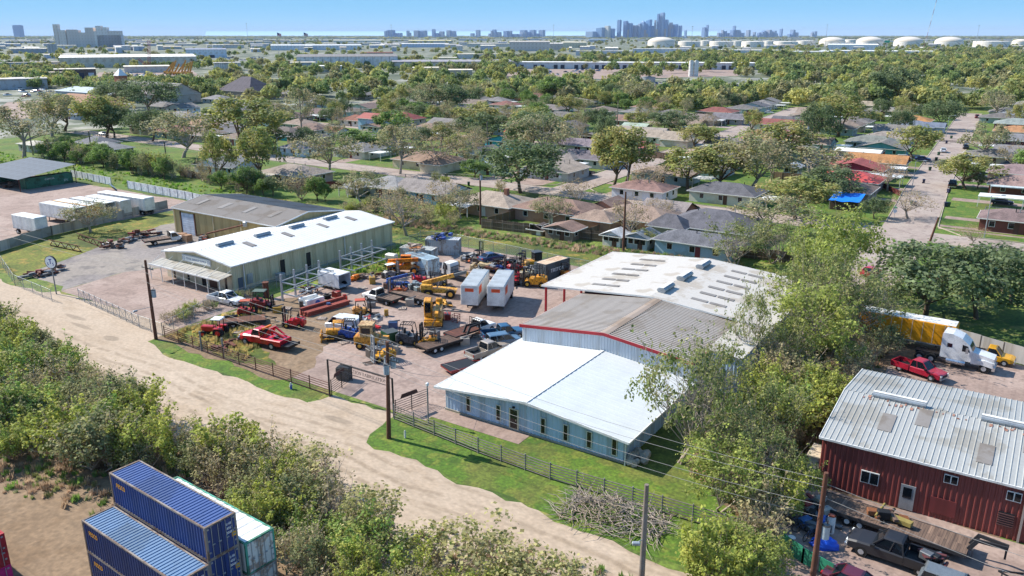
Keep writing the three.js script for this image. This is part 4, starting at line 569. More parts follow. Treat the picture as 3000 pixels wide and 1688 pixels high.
{ const a = P(655, 956), b = P(770, 944), o = scene.getObjectByName('flatbed_trailer'); o.rotation.y = Math.atan2(-(b[2] - a[2]), b[0] - a[0]); for (const s of [-1, 1]) mb().rbox(-2.4, -0.4, 0.78, 1.0, s * 1.42 - 0.16, s * 1.42 + 0.16, 0.08).to(o, 'fender', BLACK); }
putAB(deckTrailer('long tri-axle flatbed trailer with plank deck in the yard', { len: 8.2, axles: 3, h: 0.95, r: 0.42 }), 1262, 893, 1180, 872);
putAB(deckTrailer('gooseneck flatbed trailer with bleached timber deck', { len: 6.8, axles: 2, h: 0.95, r: 0.42, neck: 1, deck: M(0xd8ccc2, { tex: T.deck }) }), 1258, 1030, 1342, 1005);
putAB(flatbed('white flatbed pickup with tipped dump bed', { len: 3.2 }), 1150, 892, 1085, 876);
putAB(flatbed('white cab-over flatbed truck near the pale container', { cabover: 1, len: 6.4 }), 1380, 826, 1290, 806);
putAB(flatbed('rust-decked flatbed truck with white cab and open headboard', { len: 4.4, deck: M(0xd89a84, { tex: T.deck }), rail: 2.2 }), 1352, 992, 1432, 965);
putAB(car('blue pickup parked against the silver shop', 'pickup', 0x2f5a7c), 1430, 996, 1520, 985);
putAB(car('slate blue estate car beside the blue pickup', 'suv', 0x5c7890), 1440, 1018, 1510, 1008);
putAB(car('faded beige pickup at the office side wall', 'pickup', 0xa79a8c), 1395, 1052, 1462, 1030);
putAB(deckTrailer('black low trailer with red rim beside the office', { len: 3.6, axles: 1, h: 0.8, tone: paint(0x8c2a28), deck: BLACK }), 1310, 1096, 1382, 1078);
{ const o = vanTrailer('pale box trailer with orange sign panels, beside the open concrete', { len: 8.3, h: 2.9, floor: 1.05, roof: M(0xa8b0b5, { tex: T.grain }), color: paint(0xe6e6e2), sign: 1 }), A = P(1447, 896), B = P(1472, 857); put(o, -63.0, -92.3, 180 + 114 + 180); const q = copyOf(o, 'pale box trailer with orange sign panels, next to the yellow boom machine'); put(q, -66.3, -90.6, 180 + 114 + 180); }
putAB(vanTrailer('small open white box trailer with striped side by the racks', { len: 4.6, h: 2.1, floor: 0.5, color: paint(0xe4e6ea), open: 1, name: 'cargo_trailer' }), 950, 835, 1012, 850);
{ // containers in the yard
  const pale = M(0xbcd0d6, { tex: T.rust, roughness: 0.6 }), old = M(0xc2c4bd, { tex: T.rust }), dark = M(0x566064, { tex: T.rust, roughness: 0.6 });
  put(container('pale blue container behind the orange telehandler', { len: 6.06, h: 2.6, color: pale }), -83.7, -99.6, -12.7);
  put(container('weathered open container loaded with lumber', { len: 6.06, h: 2.6, color: old }), -87.6, -103.4, 12.7);
  put(container('grey container with blue junk heaped on its roof', { len: 6.06, h: 2.7, color: M(0xb9bdbd, { tex: T.rust }) }), -87.9, -110.6, 25.7);
  const t = put(container('dark grey container with white lettering by the back fence', { len: 6.06, h: 2.7, color: dark, roof: M(0xcbb49a, { tex: T.rust }) }), -64.2, -108.7, 261);
  printed(t, 'lettering', textTex(['TRITON'], { fg: '#eceae4', font: 'bold 104px sans-serif' }), [2.4, 0.95, -1.25], [-4.6, 0, 0], [0, 1.0, 0], { cut: 1 });
}
function heap(label, name, cat, u, v, w, d, h, n, cols, seed, kinds = 'bpc') { // loose pieces lying on one another
  const o = thing(name, label, cat), r = rng(seed); for (let k = 0; k < n; k++) { const t = k / n, x = (r() - 0.5) * w * (1.1 - t * 0.6), z = (r() - 0.5) * d * (1.1 - t * 0.6), y = t * h, m = cols[(r() * cols.length) | 0], kd = kinds[(r() * kinds.length) | 0], an = r() * Math.PI, l = 0.5 + r() * Math.min(w, 2.4) * 0.8; const c = [Math.cos(an) * l / 2, (r() - 0.5) * 0.25, Math.sin(an) * l / 2], p = [x - c[0], y + 0.12 + Math.abs(c[1]), z - c[2]], q = [x + c[0], y + 0.12 + Math.abs(c[1]) + c[1] * 0.8, z + c[2]], g = mb(); if (kd === 'b') g.bar(p, q, 0.12 + r() * 0.5, 0.08 + r() * 0.3); else if (kd === 'p') g.cyl(p, q, 0.07 + r() * 0.1, undefined, 7); else g.rbox(x - 0.3 - r() * 0.3, x + 0.3 + r() * 0.3, y, y + 0.25 + r() * 0.4, z - 0.3, z + 0.3, 0.04); g.to(o, kd === 'p' ? 'pipe' : kd === 'b' ? 'plank' : 'scrap_box', m); } return putPx(o, u, v, seed * 40 % 180);
}
const JUNK = [STEEL, RUSTY, BLACK, paint(0x8c8f92), paint(0xb0a89c), DECK];
heap('pile of blue and grey scrap on the junk-topped container', 'scrap_heap', 'scrap', 1294, 741, 4.6, 1.8, 0.5, 22, [paint(0x3c55a0), paint(0x6a7ab0), STEEL, BLACK], 61).position.y = 2.7;
heap('loose lumber and orange boards on the weathered container', 'lumber_heap', 'lumber', 1215, 772, 5, 1.8, 0.4, 14, [DECK, paint(0xd08a54), WOOD], 62, 'b').position.y = 2.6;
heap('stack of red scissor-lift scrap in the middle of the yard', 'scrap_heap', 'scrap', 1085, 955, 3.4, 2.6, 1.3, 26, [paint(0xc8202c), paint(0xd23a3a), STEEL, paint(0xb9b6b0)], 63);
heap('heap of rusty frames by the back fence and red trusses', 'scrap_heap', 'scrap', 1478, 782, 5, 2, 1.1, 30, [...JUNK, paint(0xb8282c)], 64);
heap('tangle of machine parts around the cream tractor', 'scrap_heap', 'scrap', 1445, 795, 4, 2, 1, 22, [...JUNK, paint(0xcdbb98)], 65);
heap('scrap along the back fence near the tall mast', 'scrap_heap', 'scrap', 1370, 762, 5, 1.6, 0.6, 18, [...JUNK, paint(0xd0703c)], 66);
heap('grey bins and boxes behind the tri-axle trailer', 'scrap_heap', 'scrap', 1222, 858, 4.4, 1.8, 1.4, 16, [paint(0x8d979a), paint(0x7c8a8c), STEEL], 67, 'cbc');
heap('planks and steel plates on the ground by the racks', 'lumber_heap', 'lumber', 1060, 812, 5.5, 3, 0.25, 16, [DECK, RUSTY, WOOD], 68, 'b');
heap('white pipe frames under the steel rack', 'scrap_heap', 'scrap', 905, 858, 3.5, 2, 0.7, 20, [paint(0xc9c6c0), ZINC, RUSTY], 69, 'p');
heap('rusty scrap bundles behind the pipe fence', 'scrap_heap', 'scrap', 660, 1018, 5, 1.2, 0.4, 16, [RUSTY, paint(0x8a4038)], 70, 'bp');
heap('black machine parts before the yellow boom machine', 'scrap_heap', 'scrap', 1300, 892, 3, 1.5, 0.6, 14, [BLACK, STEEL, paint(0xd8a040)], 71);
heap('machine parts between the grey and cream forklifts', 'scrap_heap', 'scrap', 1550, 800, 3, 2, 0.9, 16, [...JUNK, paint(0xd29a30), paint(0xb8282c)], 72);
heap('pale steel offcuts by the tan cab tractor', 'scrap_heap', 'scrap', 1118, 1030, 2, 1.6, 0.9, 14, [ZINC, STEEL, paint(0xc0c4c6)], 73, 'pb');
heap('orange scrap grab lying by the racks', 'scrap_heap', 'scrap', 1040, 822, 1.4, 1, 0.5, 8, [paint(0xd9761c)], 74);
{ // loader with dark cab, cream tractor, dark blue car on the machines
  const o = thing('wheel_loader', 'yellow wheel loader with dark cab at the back fence', 'loader'), m = paint(0xd9a020, T.wear); mb().rbox(-2, 0.2, 0.8, 1.7, -0.8, 0.8, 0.1).to(o, 'engine_cover', m); mb().rbox(0.2, 2, 0.6, 1.2, -0.6, 0.6, 0.1).to(o, 'chassis', m); const c = mb().rbox(-0.3, 1.1, 1.5, 3, -0.7, 0.7, 0.1).to(o, 'cab', GLASS); mb().rbox(-0.4, 1.2, 3, 3.12, -0.8, 0.8, 0.05).to(c, 'cab_roof', M(0x3a424c)); mb().bar([1.2, 1.3, 0.5], [2.8, 0.7, 0.5], 0.2).bar([1.2, 1.3, -0.5], [2.8, 0.7, -0.5], 0.2).to(o, 'lift_arm', m); mb().prism([[2.7, 0.15], [3.6, 0.15], [3.2, 0.35], [2.9, 1.0], [2.7, 0.9]], -1.1, 1.1).to(o, 'bucket', BLACK); wheels(o, [1.2, -1.3], 0.85, 0.6, 0.4, M(0xd9a020)); putPx(o, 1566, 790, 60);
  const k = thing('skid_tractor', 'cream industrial tractor with loader arms below the dark blue car', 'tractor'), cm = paint(0xcdb88e, T.wear); mb().rbox(-1.4, 1, 0.5, 1.3, -0.7, 0.7, 0.1).to(k, 'body', cm); mb().bar([-1.2, 1.2, 0.8], [1.8, 0.5, 0.8], 0.2, 0.3).bar([-1.2, 1.2, -0.8], [1.8, 0.5, -0.8], 0.2, 0.3).to(k, 'lift_arm', cm); mb().rbox(1.7, 2.3, 0.2, 1, -1, 1, 0.1).to(k, 'bucket', cm); wheels(k, [0.7, -0.8], 0.8, 0.48, 0.34, M(0xcdb88e)); putPx(k, 1420, 792, 200);
  const b = car('dark blue car without wheels resting on scrap at the yard back', 'sedan', 0x32456c); putPx(b, 1440, 782, 70, 1.05);
}
{ // stack of rusty beams
  const o = thing('beam_stack', 'stack of long rust-red steel beams in the yard', 'beams'); const r = rng(3); for (let k = 0; k < 9; k++) { const z = (k % 4) * 0.42 - 0.6, y = (k / 4 | 0) * 0.36; mb().bx(-3.9 + r() * 0.4, 3.9 - r() * 0.5, y, y + 0.3, z - 0.16, z + 0.16).to(o, 'beam', M(0x9c4a3c, { tex: T.grime })); } mb().bx(3.7, 3.85, 0, 1.1, -0.1, 0.1).to(o, 'end_plate', paint(0xc23a2c)); putAB(o, 893, 925, 1012, 890);
}
{ // utility body, tyre, dumpster, cage, ground frame, tank column
  const o = thing('utility_bed', 'white service truck bed standing on the ground', 'truck bed'); const g = mb(); g.bx(-1.5, 1.5, 0.1, 0.25, -0.9, 0.9).to(o, 'floor', WHITE); for (const s of [-1, 1]) { const b = mb().rbox(-1.5, 1.5, 0.25, 1.05, s * 0.85 - 0.25, s * 0.85 + 0.25, 0.05).to(o, 'side_locker', WHITE); mb().cyl([0.3, 0.4, s * 1.12 - 0.03], [0.3, 0.4, s * 1.12 + 0.03], 0.42, 0.42, 12).to(b, 'wheel_arch', M(0x3f6fb0)); } mb().bx(1.4, 1.5, 0.25, 0.9, -0.6, 0.6).to(o, 'tailgate', WHITE); putAB(o, 888, 898, 938, 884);
  const t = thing('tyre_stack', 'two big black tyres lying on the yard near the truck bed', 'tyres'), tg = new THREE.TorusGeometry(0.42, 0.17, 8, 18).rotateX(Math.PI / 2); for (const [x, y, z] of [[0, 0.17, 0], [0.2, 0.5, 0.1]]) { const q = new THREE.Mesh(tg, TYRE); q.name = 'tyre'; q.position.set(x, y, z); q.castShadow = true; t.add(q); } putPx(t, 958, 874);
  const d = thing('dumpster', 'dark green dumpster with open top beside the tan cab tractor', 'dumpster'), dm = paint(0x2f5a3c, T.grime); mb().prism([[-0.95, 0.15], [0.95, 0.15], [1.0, 1.0], [0.7, 1.35], [-0.95, 1.35]], -0.85, 0.85).to(d, 'bin', dm); mb().quad([-0.95, 1.37, -0.85], [-0.95, 1.37, 0.85], [0.7, 1.37, 0.85], [0.7, 1.37, -0.85]).to(d, 'lid', M(0x3b4448)); for (const s of [-0.9, 0.9]) mb().bx(-0.5, 0.5, 0.8, 0.95, s - 0.08, s + 0.08).to(d, 'fork_pocket', dm); putPx(d, 1143, 998, 160);
  const c = thing('red_cage', 'small red wire cage alone on the concrete', 'cage'), cg = mb(); for (const [x, z] of [[-0.4, -0.4], [0.4, -0.4], [-0.4, 0.4], [0.4, 0.4]]) cg.bar([x, 0, z], [x, 1.1, z], 0.07); cg.to(c, 'corner_frame', paint(0x8a3430)); for (const y of [0.1, 0.4, 0.7, 1.05]) { const h = mb(); for (const [p, q] of [[[-0.4, y, -0.4], [0.4, y, -0.4]], [[-0.4, y, 0.4], [0.4, y, 0.4]], [[-0.4, y, -0.4], [-0.4, y, 0.4]], [[0.4, y, -0.4], [0.4, y, 0.4]]]) h.bar(p, q, 0.05); h.to(c, 'rail', paint(0x8a3430)); } putPx(c, 1336, 943, 10);
  const f = thing('ground_lattice', 'flat triangular grey steel lattice lying on the concrete', 'lattice'); mb().bar([-2, 0.08, -0.6], [2.4, 0.08, 0.1], 0.14).bar([-2, 0.08, 1], [2.4, 0.08, 0.1], 0.14).bar([-2, 0.08, -0.6], [-2, 0.08, 1], 0.14).bar([-0.4, 0.08, -0.35], [-0.4, 0.08, 0.7], 0.12).bar([0.8, 0.08, -0.15], [0.8, 0.08, 0.45], 0.12).to(f, 'beams', STEEL); putAB(f, 1305, 905, 1362, 914);
  const k = thing('rust_column', 'rust-brown steel column standing by the hedge fence', 'column'); mb().cyl([0, 0, 0], [0, 2.3, 0], 0.42, 0.42, 12).to(k, 'drum', RUSTY); mb().cyl([0, 2.3, 0], [0, 2.4, 0], 0.5, 0.5, 12).to(k, 'flange', RUSTY); putPx(k, 781, 872);
  const w = car('white van cab with open engine bay behind the bulldozer', 'van', 0xf0f0ee); putPx(w, 1010, 968, 190);
}
{ // white tank on a small trailer beside the weathered container
  const o = thing('tank_trailer', 'small cream water tank on a trailer by the racks', 'trailer'); mb().rbox(-1.1, 1.1, 0.7, 1.5, -0.6, 0.6, 0.2).to(o, 'tank', paint(0xe8e2d2)); mb().bx(-1.2, 2.0, 0.5, 0.68, -0.4, 0.4).to(o, 'frame', BLACK); wheels(o, [-0.3], 0.7, 0.34, 0.22); putPx(o, 1148, 768, 5);
}
function steelRack(label, u0, v0, u1, v1, n) { // cantilever rack: posts in a row, rails and arms at two heights
  const o = thing('steel_rack', label, 'rack', 'galvanised racks along the shop wall'), p = P(u0, v0), q = P(u1, v1), d = [q[0] - p[0], 0, q[2] - p[2]], at = t => [d[0] * t, 0, d[2] * t]; o.position.set(p[0], 0, p[2]);
  for (let k = 0; k < n; k++) { const a = at(k / (n - 1)); mb().bar(a, V(a, [0, 4.1, 0]), 0.24).to(o, 'post', ZINC); for (const y of [1.2, 2.9]) mb().bar(V(a, [0, y, 0]), V(a, [3.2, y, 0]), 0.16).to(o, 'arm', ZINC); }
  for (const y of [1.3, 3.0]) for (const x of [0, 3.1]) mb().bar(V(at(0), [x, y, 0]), V(at(1), [x, y, 0]), 0.13).to(o, 'rail', ZINC);
}
steelRack('galvanised steel rack behind the white box trailer', 828, 882, 938, 838, 4); steelRack('galvanised steel rack at the far end of the shop wall', 999, 806, 1092, 772, 4);
// ---------- foreground containers ----------
{
  const blue = M(0x26407c, { tex: T.streak, roughness: 0.5 }), navy = M(0x243a6c, { tex: T.streak, roughness: 0.5 }), roofA = M(0x445e94, { tex: T.grime, roughness: 0.5 }), roofB = M(0x6888ac, { tex: T.grime, roughness: 0.5 }), wh = M(0xeceae2, { tex: T.streak }), edge = M(0x8a8078, { tex: T.rust }), green = M(0x4f9c86, { tex: T.rust });
  const stackGroup = 'stacked containers in the bare lot', h = 2.59 * 0.95;
  const mk = (label, a, b, lvl, opt) => { const o = container(label, { h: 2.59, group: stackGroup, frameColor: edge, ...opt }); o.scale.setScalar(0.95); put(o, a, -b, -3, lvl * h); return o; };
  for (let k = 0; k < 3; k++) mk(['lowest deep blue container with orange lettering under the tall stack', 'deep blue container in the middle of the tall stack', 'topmost deep blue container of the tall stack, orange lettering'][k], -46.55, 27.85, k, { color: blue, roof: roofA, word: 'FESCO' });
  for (let k = 0; k < 2; k++) mk(['navy container beneath the sky-blue-roofed one', 'navy container with sky blue roof on the lower stack'][k], -46.4, 25.35, k, { color: navy, roof: roofB, word: 'FESCO' });
  for (let k = 0; k < 2; k++) mk(['white container beneath the green-edged white one', 'white container with green edges behind the blue stack'][k], -46.15, 30.4, k, { color: wh, roof: M(0xf7f5ee, { tex: T.grain }), flat: 1, frameColor: k ? green : edge, doorColor: M(0xd8d4cc, { tex: T.rust }) });
  scene.children.filter(o => o.name.startsWith('shipping_container') && o.userData.group === stackGroup && !o.userData.label.includes('white')).forEach(o => { // the codes printed on the doors
    printed(o, 'lettering', textTex(['▮ ▮▮▮', '▮▮ ▮ ▮', '▮ ▮▮'].map((s, i) => ['U 481', '45G1', '30480'][i]), { w: 128, h: 128, fg: '#e8e8e8', font: 'bold 34px sans-serif' }), [6.115, 1.2, -0.25], [0, 0, -0.75], [0, 1.0, 0], { cut: 1 });
    mb().bx(6.1, 6.12, 0.9, 1.25, -1.05, -0.75).to(o, 'placard', M(0xe2a81e));
  });
  const edgeAt = P(22, 1556, 4.92); for (const [k, c, l] of [[0, 0xc81e78, 'magenta container at the edge of the bare lot'], [1, 0xb02430, 'red container on top of the magenta one']]) mk(l, edgeAt[0] - 5.8, -edgeAt[2] - 1.1, k, { color: M(c, { tex: T.grain }), frameColor: M(c, { tex: T.grain }) });
}
// ---------- utility poles and wires ----------
const POLE = M(0x6a4636, { tex: T.grime, roughness: 0.9 }), GREYPOLE = M(0x8a8078, { tex: T.grime });
function utilityPole(label, a, b, h, { arms = [], cans = [], lean = [0, 0], lamp, mat = POLE, turn = 0, group } = {}) {
  const o = thing('utility_pole', label, 'pole', group); put(o, a, -b, turn); const at = y => [lean[0] * y / h, y, lean[1] * y / h];
  mb().cyl([0, -0.1, 0], at(h), 0.23, 0.15, 9).to(o, 'pole', mat);
  for (const y of arms) { const p = at(y), c = mb().bar(V(p, [0.16, 0, -1.2]), V(p, [0.16, 0, 1.2]), 0.1, 0.12).to(o, 'crossarm', GREYPOLE); for (const z of [-1.1, -0.5, 0.5, 1.1]) mb().cyl(V(p, [0.16, 0.06, z]), V(p, [0.16, 0.28, z]), 0.05, 0.035, 6).to(c, 'insulator', M(0xb8b4ac)); }
  for (const [y, dx, dz] of cans) { const p = V(at(y), [dx, 0, dz]), c = mb().cyl(p, V(p, [0, 0.95, 0]), 0.27, 0.27, 12).to(o, 'transformer', M(0xa8b6be, { tex: T.grain, roughness: 0.4 })); mb().cyl(V(p, [0, 0.95, 0]), V(p, [0, 1.05, 0]), 0.29, 0.2, 12).to(c, 'lid', STEEL); mb().cyl(V(p, [0.1, 1.05, 0]), V(p, [0.1, 1.3, 0]), 0.045, 0.045, 6).to(c, 'bushing', M(0x7a5a4a)); }
  if (lamp) { const [y, dx, dz] = lamp, p = at(y), q = V(p, [dx, 0.3, dz]); mb().cyl(p, q, 0.035, 0.03, 6).to(o, 'lamp_arm', ZINC); mb().rbox(q[0] - 0.28, q[0] + 0.28, q[1] - 0.14, q[1] + 0.06, q[2] - 0.14, q[2] + 0.14, 0.06).to(o, 'lamp_head', ZINC); }
  return o;
}
const EP = (u, v, h = 0) => { const p = P(u, v, h); return [p[0], -p[2]]; };
utilityPole('brown utility pole with one transformer and a lamp arm by the shop entrance', ...EP(457, 994), 10.5, { arms: [9.4], cans: [[5.6, 0.35, 0.3]], lamp: [4.4, -2.6, 0.6], turn: 90, lean: [0, 0] });
utilityPole('brown utility pole with three transformers beside the open gate', ...EP(1139, 1284), 10.1, { arms: [9.7, 8.2], cans: [[7.4, 0.4, 0.35], [7.4, 0.35, -0.4], [7.0, -0.4, 0.2]], turn: 90, lean: [-0.1, 0.5] });
utilityPole('brown utility pole with grey brackets by the black pickup', ...EP(2421, 1385, 10.2), 10.2, { arms: [], cans: [[5.4, 0.3, 0.3]], turn: 60 });
utilityPole('weathered grey pole with a street lamp at the road bend', ...EP(1895, 1420, 8.6), 8.6, { lamp: [4.4, -0.6, 0.9], mat: GREYPOLE, turn: 30 });
utilityPole('dark pole at the ditch near the side fence', ...EP(1408, 658), 10.5, { cans: [[9.2, 0.3, 0]] });
utilityPole('brown pole at the ditch beside the wooden fence', ...EP(1826, 740), 11, {});
utilityPole('short leaning pole at the street corner', ...EP(2722, 715), 5.2, { lean: [0.9, 0.2] });
utilityPole('pole with pale transformer among the back gardens', ...EP(2359, 445), 9.5, { cans: [[7.4, 0.3, 0.2]], mat: GREYPOLE });
utilityPole('vine-covered pole in the ditch thicket', ...EP(272, 470), 9, { mat: M(0x4d5330, { tex: T.grime }) });
utilityPole('broken pole top in the ditch thicket', ...EP(490, 490), 7.5, { mat: M(0x4d4a38, { tex: T.grime }) });
utilityPole('thin dark pole by the far pale house', ...EP(97, 455), 11, { mat: GREYPOLE, cans: [[8.5, 0.3, 0]] });
utilityPole('pole beside the brown hipped house far off', ...EP(145, 322), 11, { mat: GREYPOLE });
utilityPole('pole behind the pale green sheds', ...EP(1808, 372), 11, { mat: GREYPOLE });
utilityPole('pole at the house with the two-storey blue wall', ...EP(1060, 375), 9, { mat: GREYPOLE });
utilityPole('pole over the white patio house', ...EP(1428, 445), 10, { mat: GREYPOLE });
function wire(label, p, q, sag = 0.5, r = 0.017) { const c = []; for (let k = 0; k <= 12; k++) { const t = k / 12; c.push([p[0] + (q[0] - p[0]) * t, p[1] + (q[1] - p[1]) * t - sag * 4 * t * (1 - t), p[2] + (q[2] - p[2]) * t]); } const g = mb(); for (let k = 0; k < 12; k++) g.cyl(c[k], c[k + 1], r, r, 4, false); const o = g.mesh('power_line', M(0x8d8a86, { roughness: 0.6 })); return tag(o, label, 'wire', 'overhead wires'); }
{ const A = EP(457, 994), B = EP(1139, 1284), C = EP(2421, 1385, 10.2), Dd = EP(1895, 1420, 8.6), pt = (e, y, s = 0) => [e[0], y, -e[1] + s];
  for (const [y, s] of [[9.7, -1], [9.7, 1], [8.3, 0.8], [7.2, 0]]) { wire('thin overhead wire between the two brown poles along the road', pt(A, y - 0.2, s), pt(B, y, s), 0.7); wire('thin overhead wire running over the office roof', pt(B, y, s), pt(C, y - 0.3, s * 0.5), 1.0); }
  for (const s of [-1, 1]) wire('overhead wire running off beyond the shop sign', pt(A, 9.4, s), [-190, 9.6, -62 + s], 1.2); wire('overhead wire from the transformer pole to the office', pt(B, 7.6), [-48.6, 3.1, -62], 0.4); wire('overhead wire from the entrance pole to the tan building', pt(A, 7, 0), [-101, 4.6, -74.3], 0.5); wire('overhead wire over the black pickup', pt(C, 9.4), [30, 9, -48], 0.8); wire('overhead wire over the black pickup', pt(C, 8.4), [30, 8, -46], 0.8);
  const E5 = EP(1408, 658), E6 = EP(1826, 740), E9 = EP(272, 470); for (const y of [9.6, 10.2]) { wire('overhead wire along the ditch', pt(E9, y - 1), pt(E5, y), 2); wire('overhead wire along the ditch', pt(E5, y), pt(E6, y), 0.9); } }
function lampPost(label, a, b, h, turn) { const o = thing('street_lamp', label, 'street lamp', 'street lamps of the housing streets'); put(o, a, -b, turn); mb().cyl([0, 0, 0], [0, h, 0], 0.1, 0.06, 8).to(o, 'pole', ZINC); mb().cyl([0, h, 0], [1.8, h + 0.3, 0], 0.045, 0.04, 6).to(o, 'lamp_arm', ZINC); mb().rbox(1.6, 2.3, h + 0.2, h + 0.38, -0.14, 0.14, 0.05).to(o, 'lamp_head', ZINC); }
lampPost('galvanised street lamp on the long street by the solar roof', ...EP(2772, 402), 8, 0); lampPost('galvanised street lamp on the long street by the red fence', ...EP(2670, 568), 8, 0); lampPost('galvanised street lamp by the lawn of the brown garden house', ...EP(2884, 694), 8, 0); lampPost('galvanised street lamp at the side street corner trees', ...EP(1837, 568), 7.5, 200); lampPost('galvanised street lamp before the white patio house', ...EP(1198, 400), 7, 180); lampPost('galvanised street lamp beside the white hipped house', ...EP(816, 470), 7, 90); lampPost('galvanised street lamp by the side street carport', ...EP(2088, 400), 7, 180); lampPost('galvanised street lamp at the dark grey house', ...EP(2163, 365), 7, 200);
// ---------- pipe fence, gates, sign ----------
const PIPE = M(0x4c4440, { tex: T.grime, metalness: 0.2 }), PIPE_RUST = M(0x6a4438, { tex: T.grime }), GREY_PIPE = M(0x8d8c88, { tex: T.grain });
function pipeFence(label, pts, { step: st = 3, h = 1.55, rails = 6, post = PIPE, rail = PIPE, r = 0.045, pr = 0.06 }) {
  const o = thing('pipe_fence', label, 'fence');
  for (let i = 0; i + 1 < pts.length; i++) { const [p, q] = [pts[i], pts[i + 1]], d = Math.hypot(q[0] - p[0], q[1] - p[1]), n = Math.max(1, Math.round(d / st));
    for (let k = 0; k < n + (i === pts.length - 2 ? 1 : 0); k++) { const a = p[0] + (q[0] - p[0]) * k / n, b = p[1] + (q[1] - p[1]) * k / n; mb().cyl([a, 0, -b], [a, h + 0.12, -b], pr, pr, 7).to(o, 'post', post); }
    for (let k = 0; k < rails; k++) { const y = 0.15 + k * (h - 0.2) / (rails - 1); mb().cyl([p[0], y, -p[1]], [q[0], y, -q[1]], r, r, 6).to(o, 'rail', rail); } }
  return o;
}
pipeFence('rusty pipe-rail fence along the dirt road beside the red tow truck', [[-91.3, 57.0], [-76, 56.4], [-60.8, 56.1]], { rail: PIPE_RUST, post: PIPE_RUST });
{ const o = scene.getObjectByName('pipe_fence'); for (const a of [-83.4, -79.2]) mb().cyl([a, 0, -56.8 + 0.1], [a, 2.6, -56.8 + 0.1], 0.11, 0.11, 8).to(o, 'tall_post', GREY_PIPE); }
pipeFence('grey pipe-rail fence along the grass before the office', [[-51.2, 55.7], [-40, 54.7], [-32, 54.4], [-14, 55.3]], { post: GREY_PIPE, rail: M(0x77706a, { tex: T.grime }), step: 2.7 });
{ // gate with sign
  const o = thing('entrance_gate', 'black steel entrance gate with overhead name sign and open leaves', 'gate'), x0 = -60.6, x1 = -51.5, z = -56;
  for (const x of [x0, x1]) mb().cyl([x, 0, z], [x, 4.3, z], 0.1, 0.1, 8).to(o, 'gate_post', BLACK); mb().cyl([x0, 4.3, z], [x1, 4.3, z], 0.06, 0.06, 8).to(o, 'crossbar', BLACK);
  const t = textTex(['DOMINATION FABRICATION'], { w: 1024, h: 128, fg: '#2a2624', font: 'bold 74px serif' }); mb().bar([x0 + 1.9, 4.18, z], [x1 - 1.0, 4.18, z], 0.05, 0.05).to(o, 'sign_rail', BLACK); printed(o, 'sign_lettering', t, [x0 + 1.8, 3.35, z + 0.03], [6.4, 0, 0], [0, 0.85, 0], { cut: 1 }); mb().bar([x0 + 1.8, 3.35, z], [x1 - 0.9, 3.35, z], 0.05).to(o, 'sign_rail', BLACK);
  const leaf = (x, dx) => { const g = new THREE.Group(); g.name = 'gate_leaf'; o.add(g); const q = [x + dx, 0, z - 4.4]; for (let k = 0; k < 7; k++) mb().cyl([x, 0.25 + k * 0.25, z - 0.2], [q[0], 0.25 + k * 0.25, q[2]], 0.03, 0.03, 5).to(g, 'rail', BLACK); for (const t of [0.02, 0.5, 1]) { const c = [x + dx * t, 0, z - 0.2 - 4.2 * t]; mb().cyl(c, V(c, [0, 1.85, 0]), 0.05, 0.05, 6).to(g, 'upright', BLACK); } mb().prism([[0.9, 1.8], [3.2, 1.8], [3.0, 2.2], [1.1, 2.2]], -0.02, 0.02).to(g, 'crest', M(0x4a2a26)); const c = g.children[g.children.length - 1]; c.position.set(x, 0, z); c.rotation.y = Math.PI / 2 - Math.atan2(dx, 4.4); };
  leaf(x0, -1.0); leaf(x1, 0.9);
  const b = thing('steel_cabinet', 'dark grey steel cabinet behind the gate leaf', 'cabinet'); mb().rbox(-0.8, 0.8, 0.1, 1.5, -0.5, 0.5, 0.05).to(b, 'body', M(0x5a5654, { tex: T.grime })); mb().bx(-0.7, 0.7, 1.5, 1.56, -0.45, 0.45).to(b, 'lid', BLACK); put(b, -62.6, -60.2, 20);
  const hy = thing('fire_hydrant', 'small blue and white hydrant on the grass strip', 'hydrant'); mb().cyl([0, 0, 0], [0, 0.55, 0], 0.14, 0.12, 10).to(hy, 'barrel', M(0x3858a8)); mb().cyl([0, 0.55, 0], [0, 0.8, 0], 0.16, 0.05, 10).to(hy, 'bonnet', WHITE); for (const s of [-1, 1]) mb().cyl([0, 0.4, s * 0.1], [0, 0.4, s * 0.24], 0.06, 0.06, 8).to(hy, 'outlet', WHITE); putPx(hy, 853, 1140);
  const mp = thing('marker_post', 'white utility marker post on the grass by the pole', 'post'); mb().cyl([0, 0, 0], [0, 0.7, 0], 0.1, 0.1, 8).to(mp, 'post', WHITE); mb().cyl([0, 0.7, 0], [0, 0.8, 0], 0.1, 0.04, 8).to(mp, 'cap', WHITE); putPx(mp, 1187, 1283);
  const cp = thing('camera_post', 'thin pale post with white camera by the fence corner', 'post'); mb().cyl([0, 0, 0], [0, 4.2, 0], 0.07, 0.06, 8).to(cp, 'post', GREY_PIPE); mb().rbox(-0.15, 0.15, 4.1, 4.4, -0.15, 0.15).to(cp, 'camera', WHITE); putPx(cp, 1255, 1240);
}
